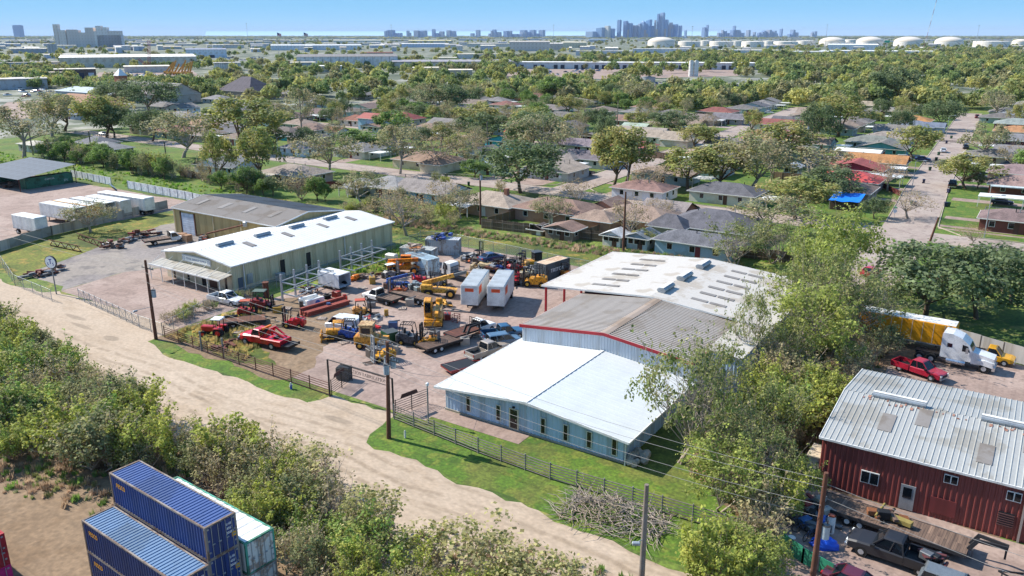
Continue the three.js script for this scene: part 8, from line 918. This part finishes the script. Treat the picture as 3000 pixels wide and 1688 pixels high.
function plant(name, kind, label, cat, group, x, z, s, turn, sy = s) { const o = thing(name, label, cat, group), t = new THREE.Mesh(kind.wood, kind.woodMat), c = new THREE.Mesh(kind.leaves, LEAF); t.name = 'trunk'; c.name = 'crown'; t.castShadow = c.castShadow = c.receiveShadow = t.receiveShadow = true; o.add(t, c); o.position.set(x, 0, z); o.rotation.y = turn; o.scale.set(s * (/shrub|bush/.test(name) ? 1 : 1.35), sy, s * (/shrub|bush/.test(name) ? 1 : 1.35)); return o; }
const GREYBARK = M(0xa89c90, { roughness: 0.95, tex: T.grime }), TWIG = M(0xb4a494, { roughness: 0.95, tex: T.grime });
const K = {
  O: [1, 2, 3].map(s => growTree(s, { H: 10, R: 6.4, bole: 0.2, clumps: 85, per: 58, leaf: 0.4, cr: 1.3, cols: [0x5c6c44, 0x6c7c54, 0x788460, 0x54643c], flat: 0.85 })),
  Y: [11, 12, 13, 14].map(s => growTree(s, { H: 11, R: 4.8, bole: 0.22, clumps: 70, per: 52, leaf: 0.4, cr: 1.15, cols: [0x848c4c, 0x989854, 0x707c44, 0xa89c64] })),
  G: [21, 22, 23].map(s => growTree(s, { H: 11, R: 5.4, bole: 0.24, clumps: 70, per: 40, leaf: 0.34, cr: 1.1, cols: [0x8c8c68, 0x9c9874, 0x7c845c, 0xac9c7c], wood: GREYBARK, limbs: 9 })),
  B: [31, 32].map(s => growTree(s, { H: 10, R: 5.2, bole: 0.22, clumps: 64, per: 40, leaf: 0.28, cr: 1.1, cols: [0x9c8c6c, 0xac9474, 0x8c8460], wood: GREYBARK, limbs: 10, bare: 0.55 })),
  V: [41, 42, 43].map(s => growTree(s, { H: 9, R: 4.6, bole: 0.16, clumps: 75, per: 56, leaf: 0.38, cr: 1.15, cols: [0x647c3c, 0x748c44, 0x547038, 0x849850] })),
  S: [51, 52, 53, 54, 55].map(s => growTree(s, { H: 4.2, R: 2.3, bole: 0.1, clumps: 52, per: [52, 36, 44, 24, 14][s - 51], leaf: 0.19, cr: 0.55, cols: [[0x98a048, 0xacac54, 0x808c40], [0x84885c, 0x9c986c, 0x747c50], [0x789044, 0x8ca454, 0xa4a458], [0xa0946c, 0xb0a07c, 0x888860], [0xa8987c, 0x948c68]][s - 51], stems: 4, limbs: 7, r0: 0.11, hollow: 0.3, bare: s > 53 ? 0.35 : 0.1, wood: TWIG, shoots: 34 })),
  T: [61, 62].map(s => growTree(s, { H: 5, R: 1.5, bole: 0.25, clumps: 34, per: 22, leaf: 0.2, cr: 0.5, cols: [0xa09c68, 0xb0a878, 0x909058], stems: 2, limbs: 8, r0: 0.07, wood: TWIG, bare: 0.45 })),
  L: [71, 72].map(s => growTree(s, { H: 9.5, R: 5.6, bole: 0.15, clumps: 84, per: 36, leaf: 0.24, cr: 0.8, cols: [0x78844c, 0x8c9058, 0x687844, 0x989464], stems: 3, limbs: 9, r0: 0.2, wood: GREYBARK, hollow: 0.35, bare: 0.08, shoots: 30 })),
  Z: [81, 82].map(s => growTree(s, { H: 9.5, R: 5, bole: 0.15, clumps: 90, per: 56, leaf: 0.26, cr: 0.9, cols: [0x8c9848, 0xa0a454, 0x7c8844, 0x949c54], stems: 2, limbs: 9, r0: 0.2, wood: GREYBARK, hollow: 0.35, shoots: 24 })),
};
const KL = { O: 'dark grey-green oak with broad crown', Y: 'yellow-green tree with loose crown', G: 'grey-green tree with thinning crown', B: 'half-bare brownish tree with visible limbs', V: 'fresh green leafy tree', L: 'grey-green many-stemmed tree', Z: 'bright yellow-green many-stemmed tree' };
const trand = rng(2024); let treeCount = 0;
// explicit trees: kind, base pixel u, v, height m, crown radius m, label tail
const treeSpots = [['O', 1525, 566, 13, 9, 'towering over the cross street beside the tan hipped house'], ['Y', 1799, 545, 15, 5.5, 'with red-brown trunk at the side street corner'], ['Y', 1831, 543, 15, 6, 'beside the red-trunked one at the street corner'], ['B', 1287, 500, 11, 7, 'with thick forked trunk before the cream house'], ['G', 1172, 510, 15, 6, 'at the cross street near the round green tree'], ['V', 1056, 450, 8, 6, 'clipped round beside the white-walled grey house'], ['Y', 719, 440, 18, 11, 'biggest of all, west of the white hipped house'], ['Y', 757, 540, 15, 5, 'slender, at the ditch below the biggest tree'], ['Y', 647, 538, 14, 3.6, 'thin and ivy-grown at the ditch'], ['G', 966, 508, 12, 7, 'before the white hipped house'], ['G', 883, 402, 20, 6, 'tall and dark-trunked, over the turquoise wall'], ['Y', 313, 403, 16, 8, 'with pale fork by the dark grey house'], ['O', 335, 405, 12, 7, 'by the crossing car'], ['G', 70, 462, 18, 9, 'leaning over the lot shelter'], ['G', 152, 400, 17, 9, 'behind the pale flat cottage'], ['Y', 190, 385, 15, 8, 'near the vacant lot'], ['O', 447, 414, 12, 7, 'by the bend of the cross street'], ['G', 537, 462, 15, 9, 'round and silvery above the ditch thicket'], ['O', 440, 332, 16, 13, 'spreading before the chapel'], ['O', 350, 318, 15, 11, 'spreading before the red-roofed hall'], ['G', 2200, 562, 15, 8, 'behind the slate hipped house'], ['Y', 2120, 560, 12, 7, 'by the slate house drive'], ['Y', 2287, 485, 13, 8, 'behind the white shed'], ['O', 2388, 440, 16, 6, 'dark behind the transformer pole'], ['Y', 2455, 400, 17, 9, 'in the back gardens of the long street'], ['G', 2360, 560, 12, 8, 'screening the brown hipped house near the tarpaulin'], ['O', 2420, 590, 8, 6, 'round by the blue tarpaulin'], ['Y', 2672, 472, 11, 5.6, 'round-headed on the long street'], ['G', 2885, 476, 13, 6, 'with dark trunk on the long street east side'], ['Y', 2829, 553, 9, 5.5, 'small, at the east kerb of the long street'], ['O', 2864, 552, 4, 3.6, 'low and dark beside the small kerb tree'], ['O', 2760, 380, 12, 6, 'shading the upper long street'], ['O', 2620, 302, 20, 12, 'huge and dark behind the long street'], ['G', 2915, 345, 14, 7, 'overhanging the street end'], ['Y', 2976, 312, 14, 8, 'bright behind the street end'], ['O', 1973, 390, 9, 7, 'umbrella-shaped by the tan long roof'], ['O', 1754, 392, 10, 6, 'behind the small grey hut'], ['B', 1900, 572, 8, 4.5, 'before the white stucco house'], ['Y', 2015, 560, 11, 6.5, 'beside the white stucco house'], ['Y', 2041, 442, 9, 6, 'by the tan carport'], ['G', 1871, 307, 15, 9, 'behind the brown hipped house'], ['Y', 1663, 338, 10, 5, 'yellowish by the dark parked car'], ['V', 1623, 292, 14, 9, 'in the middle tree belt'], ['B', 1640, 445, 8, 4, 'pollarded by the pale long house'], ['B', 1690, 425, 7, 3.5, 'lopped to stumps by the purple-grey house'], ['G', 1590, 470, 15, 8, 'behind the tan corner house'], ['O', 1560, 455, 14, 8, 'behind the turquoise gable'], ['Y', 1560, 420, 13, 8, 'tall behind the turquoise-gabled house'], ['B', 1385, 470, 10, 5, 'beside the mint house'], ['G', 1385, 500, 7, 2.6, 'small palm-like by the trash cart'], ['O', 1410, 420, 11, 7, 'between cream house and turquoise gable'], ['V', 1150, 400, 10, 6, 'before the white patio covers'], ['G', 1290, 425, 9, 6, 'behind the cream house'], ['Y', 1400, 395, 12, 8, 'between the long roofs'], ['O', 1310, 330, 14, 9, 'in the central gardens'], ['G', 1260, 330, 13, 8, 'by the red hipped roof'], ['Z', 2435, 850, 13, 5.2, 'tallest, behind the wide white roof'], ['L', 2160, 784, 8, 4.8, 'at the back corner of the wide white roof'], ['L', 2260, 770, 8, 4.4, 'behind the wide white roof beside the dead end'], ['L', 2420, 1010, 12, 4.6, 'in the strip behind the metal sheds'], ['L', 2330, 985, 10, 3.6, 'crowding the white roof edge'], ['Z', 2360, 1090, 11, 4.5, 'between the shed and the red building'], ['L', 2500, 1010, 9, 4.4, 'reaching over the red building'], ['L', 2570, 960, 7, 3.6, 'over the yellow trailer'], ['Z', 2390, 920, 12, 4.4, 'in the middle of the wooded strip'], ['L', 1990, 1360, 12, 4.0, 'leaning over the office roof corner'], ['L', 2085, 1270, 10, 3.2, 'beside the office, towards the silver shop'], ['L', 2190, 1110, 11, 2.2, 'thin against the lean-to shed'], ['L', 2290, 1130, 8, 2.4, 'hung with creepers before the red building'], ['L', 2260, 1330, 7, 2.5, 'in the strip before the red wall corner'], ['L', 2150, 1400, 7, 2.5, 'beside the office grass'], ['Z', 2110, 1500, 7, 3.0, 'at the pipe fence end'], ['L', 2220, 1460, 7, 2.5, 'over the cluttered lot'], ['O', 2711, 925, 10, 7, 'evergreen with forked trunk above the truck lot'], ['O', 2860, 935, 10, 6, 'evergreen behind the corrugated fence'], ['O', 2960, 900, 9, 6, 'evergreen by the fence end'], ['B', 1840, 712, 9, 3, 'dead-limbed at the ditch by the brown pole'], ['B', 1690, 610, 7, 3.6, 'bare in the brick house garden'], ['G', 1612, 660, 6.5, 3.2, 'small in the brick house garden'], ['B', 1300, 628, 8, 4, 'grey beside the ditch bank'], ['G', 1350, 640, 6.5, 3.4, 'small at the ditch bank'], ['B', 1190, 690, 9, 4.6, 'bare against the tan building end'], ['B', 1150, 660, 8, 4.4, 'bare behind the tan building'], ['G', 1060, 600, 8, 4.5, 'behind the white roof ridge'], ['Y', 1885, 725, 3.5, 2.4, 'ivy clump by the board fence'], ['B', 1930, 660, 6, 3, 'thin by the grey-blue shed'], ['V', 1390, 520, 5, 3, 'low at the cross street'], ['G', 265, 680, 6.5, 4, 'growing over the concrete fence'], ['B', 2660, 640, 6, 4, 'brown by the stop sign'], ['O', 2560, 640, 4.5, 3.4, 'palm-like beside the blue tarpaulin'], ['B', 2600, 560, 8, 4, 'russet before the pale carport'], ['Y', 2330, 640, 9, 6, 'behind the slate house drive'], ['G', 2260, 690, 8, 6, 'beside the board fence end'], ['B', 2845, 720, 4, 3, 'dry shrub on the corner lawn'], ['V', 2880, 650, 2.4, 1.2, 'small clipped bush on the corner lawn']];
for (const [k, u, v, h, R, tail] of treeSpots) { const kd = K[k][treeCount++ % K[k].length], p = P(u, v); plant(h < 5 ? 'shrub' : k === 'O' ? 'oak_tree' : 'broadleaf_tree', kd, (h < 5 ? KL[k].replace(/tree|oak/, 'shrub') : KL[k]) + ' ' + tail, h < 5 ? 'shrub' : 'tree', null, p[0], p[2], R / kd.R, trand() * 6.28, h / kd.H); }
// street gardens: scattered trees clear of houses and streets
{ const r = rng(555); let n = 0; const streets = (a, b) => Math.abs(b - (a < -205 ? 177 : 172.5)) < 8 || Math.abs(a + 100.5 + (b - 177) * 0.055) < 7.5 && b > 174 || Math.abs(a + 23 + Math.max(0, b - 180) * 0.05) < 12 || Math.abs(b - 252) < 6 || Math.abs(b - 341) < 6;
  const placed = []; for (let i = 0; i < 20000 && n < 185; i++) { const a = -330 + r() * 390, b = 180 + Math.pow(r(), 0.8) * 290; const px = toPixel(a, 0, -b); if (px[0] < -60 || px[0] > 3060) continue; if (streets(a, b)) continue; const R = 2.5 + r() * 2.3; if (footprints.some(f => a > f[0] - 1.5 && a < f[1] + 1.5 && b > f[2] - (R * 1.5 + 1) && b < f[3] + 1)) continue; if (placed.some(q => Math.hypot(q[0] - a, q[1] - b) < (q[2] + R) * 0.52)) continue; if (b < 215 && a > -98 && r() < 0.55) continue; placed.push([a, b, R]); const k = 'OOYYYGGGBV'[r() * 10 | 0], kd = K[k][r() * K[k].length | 0]; plant(k === 'O' ? 'oak_tree' : 'broadleaf_tree', kd, KL[k] + ' among the housing gardens', 'tree', 'trees of that kind in the housing gardens: ' + KL[k].split(' ')[0], a, -b, R / kd.R, r() * 6.28, (6 + r() * 4.5) / kd.H); n++; } }
// thickets: [label, group, polygon along/away, count, kinds, height range]
function thicket(label, group, poly, n, kinds, h0, h1, seed, rr = 0.62, name = 'shrub') { const r = rng(seed), A = poly.map(p => p[0]), B = poly.map(p => p[1]), ins = (x, y) => { let c = false; for (let i = 0, j = poly.length - 1; i < poly.length; j = i++) { const [xi, yi] = poly[i], [xj, yj] = poly[j]; if ((yi > y) !== (yj > y) && x < (xj - xi) * (y - yi) / (yj - yi) + xi) c = !c; } return c; }; let k = 0; for (let i = 0; i < 9000 && k < n; i++) { const a = Math.min(...A) + r() * (Math.max(...A) - Math.min(...A)), b = Math.min(...B) + r() * (Math.max(...B) - Math.min(...B)); if (!ins(a, b)) continue; const kk = kinds[r() * kinds.length | 0], kd = K[kk][r() * K[kk].length | 0], h = h0 + r() * (h1 - h0), s = h / kd.H; plant(name, kd, label, name === 'shrub' ? 'shrub' : /bush/.test(name) ? 'bush' : 'tree', group, a, -b, Math.max(s * 0.85, s * rr * (1 + r() * 0.5)), r() * 6.28, s); k++; } }
thicket('olive shrub in the roadside thicket west of the container stack', 'shrubs of the roadside thicket', [[-114, 46], [-82, 31], [-75, 30], [-68, 33], [-58, 37], [-52, 36.5], [-50, 41], [-57, 41], [-64, 40.5], [-73, 42], [-85, 43.3], [-97, 45]], 112, 'SSSSSSTT', 2.2, 5.2, 301, 0.9);
thicket('olive shrub in the thicket behind the container stack', 'shrubs behind the container stack', [[-56, 36.5], [-44, 33.6], [-38, 33], [-36, 36.5], [-43, 39.3], [-50, 41]], 38, 'SSSST', 2.2, 4.4, 302, 0.9);
thicket('leafy shrub in the thicket at the near bend of the road', 'shrubs at the road bend', [[-38, 29], [-24, 31], [-19, 34], [-19, 38.5], [-25, 39], [-30, 39], [-35, 36.4]], 40, 'SSSSST', 2.0, 3.9, 303, 0.9);
thicket('thin half-bare sapling at the road edge', 'saplings at the road edge', [[-50, 41.2], [-43, 39.4], [-36, 36.8], [-30, 39.2], [-19, 38.6], [-18, 41], [-30, 41], [-38, 40], [-50, 43]], 18, 'T', 3, 5.2, 304, 1, 'sapling_tree');
thicket('vine-hung shrub between the office fence and the red building', 'shrubs beside the red building', [[-16, 47], [-10.5, 49], [-11.5, 57], [-13.5, 66], [-14, 84], [-21, 88], [-22, 64], [-17, 56]], 46, 'SSSSSZ', 2.6, 5.6, 305, 0.85);
thicket('ivy-covered shrub in the ditch thicket', 'shrubs of the ditch thicket', [[-268, 132], [-150, 127.5], [-134, 128], [-134, 133], [-200, 135.5], [-268, 139]], 56, 'VSVOS', 3.2, 7, 306, 0.85, 'ivy_bush');
thicket('low weedy shrub on the ditch bank', 'shrubs of the ditch bank', [[-134, 125.5], [-98, 124], [-96, 131], [-134, 134]], 26, 'SSST', 1.6, 4, 307, 1);
thicket('grey bushy shrub under the wooded strip', 'shrubs of the wooded strip', [[-21.5, 84], [-13, 84], [-12, 112], [-20, 118], [-22.5, 112]], 28, 'SSSS', 1.8, 4.2, 308, 0.95);
thicket('low bush at the hedge fence of the shop lot', 'bushes of the hedge fence', [[-96.6, 60], [-94.6, 60], [-95.6, 77], [-97.4, 77]], 16, 'S', 0.9, 1.6, 309, 1.1, 'hedge_bush');
thicket('garden shrub near the ditch fence', 'garden shrubs near the ditch fence', [[-150, 137], [-95, 134], [-92, 165], [-150, 166]], 18, 'SSV', 1.5, 4, 310, 0.9, 'garden_bush');
// far woodland: one mass
{ const kd = growTree(91, { H: 10, R: 5.6, bole: 0.08, clumps: 46, per: 9, leaf: 1.5, cr: 1.9, cols: [0xffffff, 0xe8e8e0], limbs: 3, flat: 0.9, hollow: 0.5 }), r = rng(707), mats4 = [], cols = [], pal = [0x78844c, 0x888c58, 0x989858, 0x6c7c4c, 0x908c68, 0xa09c60, 0x7c8854].map(lin), q = new THREE.Object3D();
  const add = (x, z, s, sy) => { q.position.set(x, 0, z); q.rotation.y = r() * 6.28; q.scale.set(s, sy, s); q.updateMatrix(); mats4.push(q.matrix.clone()); const c = pal[r() * pal.length | 0], j = 0.75 + r() * 0.5; cols.push(new THREE.Color(c[0] * j, c[1] * j, c[2] * j)); };
  const bands = [[1480, 3100, 225, 325, 620, 0.9], [-80, 1520, 212, 300, 560, 0.8], [1400, 3100, 168, 228, 1250, 1], [1980, 3100, 158, 180, 420, 1], [560, 1500, 188, 216, 240, 0.8], [-80, 560, 196, 262, 330, 0.75], [-80, 1500, 130, 190, 420, 0.9], [1480, 2350, 136, 172, 160, 0.8], [2250, 3100, 128, 160, 420, 0.9], [-80, 3100, 114, 134, 800, 1.2], [-200, 3200, 108.5, 115, 2000, 2.4], [-200, 3200, 105, 109, 2400, 4]];
  const keep = [[1890, 2260, 236, 272], [240, 600, 205, 246], [1500, 1780, 203, 224], [2760, 2890, 270, 312], [-60, 200, 262, 348], [640, 790, 166, 180], [500, 590, 266, 292]];
  for (const [u0, u1, v0, v1, n, s] of bands) for (let k = 0; k < n; k++) { const u = u0 + r() * (u1 - u0), v = v0 + r() * (v1 - v0); if (u > 1480 && u < 2230 && v > 196 && v < 252 && r() < 0.75) continue; if (keep.some(b => u > b[0] && u < b[1] && v > b[2] && v < b[3])) continue; const p = P(u, v); const b = -p[2], a = p[0]; if (b < 470 && a > -330 && a < 60) { if (b < 400 || footprints.some(f => a > f[0] - 2 && a < f[1] + 2 && b > f[2] - 5 && b < f[3] + 2)) continue; } const g = s * (0.6 + r() * 0.7); add(p[0], p[2], g * (s > 1.3 ? 2.2 : 1), s > 1.3 ? (0.9 + r() * 0.6) * Math.sqrt(s) * 0.8 : g); }
  const im = new THREE.InstancedMesh(kd.leaves, LEAF, mats4.length); mats4.forEach((m, i) => { im.setMatrixAt(i, m); im.setColorAt(i, cols[i]); }); im.name = 'woodland'; im.userData = { kind: 'stuff', label: 'mass of trees covering the plain beyond the houses', category: 'woodland' }; im.castShadow = true; scene.add(im); }
// weeds and tufts: one mass
{ const g = new THREE.BufferGeometry(), r = rng(808), p = [], c = []; for (let k = 0; k < 26; k++) { const t = r() * 6.28, d = r() * 0.25, h = 0.25 + r() * 0.45, x = Math.cos(t) * d, z = Math.sin(t) * d, w = 0.05 + r() * 0.05, lx = x + (r() - 0.5) * 0.4, lz = z + (r() - 0.5) * 0.4; p.push(x - w, 0, z, x + w, 0, z, lx, h, lz); for (let i = 0; i < 3; i++) c.push(1, 1, 1); } g.setAttribute('position', new THREE.Float32BufferAttribute(p, 3)); g.setAttribute('color', new THREE.Float32BufferAttribute(c, 3)); g.computeVertexNormals();
  const q = new THREE.Object3D(), M4 = [], CL = [], pal = { g: [0x789c40, 0x8cac4c, 0xa4b060], d: [0xc8b478, 0xb8a470, 0x9c9860], b: [0xac947c, 0xc0a890, 0x888c5c, 0x78944c] };
  const strew = (poly, n, pl, s) => { const A = poly.map(p => p[0]), B = poly.map(p => p[1]); for (let k = 0, i = 0; k < n && i < n * 8; i++) { const a = Math.min(...A) + r() * (Math.max(...A) - Math.min(...A)), b = Math.min(...B) + r() * (Math.max(...B) - Math.min(...B)); let ins = false; for (let m = 0, j = poly.length - 1; m < poly.length; j = m++) if ((poly[m][1] > b) !== (poly[j][1] > b) && a < (poly[j][0] - poly[m][0]) * (b - poly[m][1]) / (poly[j][1] - poly[m][1]) + poly[m][0]) ins = !ins; if (!ins) continue; k++; q.position.set(a, 0, -b); q.rotation.y = r() * 6.28; const e = s * (0.5 + r()); q.scale.set(e * 1.3, e, e * 1.3); q.updateMatrix(); M4.push(q.matrix.clone()); const h = lin(pal[pl][r() * pal[pl].length | 0]), t = 0.7 + r() * 0.5; CL.push(new THREE.Color(h[0] * t, h[1] * t, h[2] * t)); } };
  strew([[-120, 122.5], [-60, 124.5], [-40, 127], [-40, 132], [-92, 127.5], [-120, 129]], 1300, 'b', 0.8); strew([[-92, 57], [-86, 57.5], [-76, 57.5], [-80, 63], [-88, 70], [-92, 72]], 420, 'd', 0.7); strew([[-97, 80], [-90, 84], [-89, 110], [-97, 112]], 300, 'g', 0.9); strew([[-300, 117], [-140, 117], [-140, 128], [-300, 132]], 900, 'g', 0.8); strew([[-90, 22], [-56, 30], [-58, 36], [-75, 32]], 260, 'b', 0.7); strew([[-130, 32], [-75, 30], [-52, 38], [-60, 41], [-97, 45], [-130, 46]], 900, 'b', 0.9); strew([[-38, 40], [-14, 38], [-10, 47], [-20, 46], [-36, 43]], 300, 'b', 0.7); strew([[-22, 62], [-13, 55], [-12.5, 110], [-22, 112]], 900, 'b', 0.9); strew([[-40, 123], [-10, 125], [-10, 165], [-28, 165], [-40, 137]], 500, 'g', 0.6);
  const im = new THREE.InstancedMesh(g, LEAF, M4.length); M4.forEach((m, i) => { im.setMatrixAt(i, m); im.setColorAt(i, CL[i]); }); im.name = 'ground_weeds'; im.userData = { kind: 'stuff', label: 'weeds and grass tufts along verges and banks', category: 'weeds' }; scene.add(im); }
{ // heap of cut branches by the fence
  const o = thing('brush_pile', 'heap of dead grey branches against the pipe fence', 'brush pile'), r = rng(66), g = mb(); for (let k = 0; k < 420; k++) { const a = (r() - 0.5) * 8.4, hmax = 2.0 * Math.max(0.15, 1 - Math.abs(a) / 5.2), x = a, z = (r() - 0.5) * 4.4, y = r() * hmax * Math.max(0.2, 1 - Math.abs(z) / 2.8), t = r() * 6.28, l = 0.8 + r() * 1.9; let p = [x, y, z]; for (let s = 0; s < 3; s++) { const q = [p[0] + Math.cos(t + (r() - 0.5)) * l / 3, Math.max(0.05, p[1] + (r() - 0.45) * 0.5), p[2] + Math.sin(t + (r() - 0.5)) * l / 3]; g.cyl(p, q, 0.045 - s * 0.011, 0.034 - s * 0.011, 4, false); p = q; } } const b = g.to(o, 'branches', GREYBARK); b.userData.kind = 'stuff'; put(o, -24.6, -52.2, 4); const st = thing('rubble_heap', 'pile of broken pale rubble at the office corner', 'rubble'); for (let k = 0; k < 16; k++) { const e = new THREE.DodecahedronGeometry(0.22 + r() * 0.3, 0), m = new THREE.Mesh(e, M(0xb0a89c, { tex: T.grime })); m.name = 'stone'; m.position.set((r() - 0.5) * 1.6, 0.2 + r() * 0.3, (r() - 0.5) * 2.4); m.rotation.set(r() * 3, r() * 3, 0); st.add(m); } put(st, -27, -61.6); }
renderer.render(scene, camera);
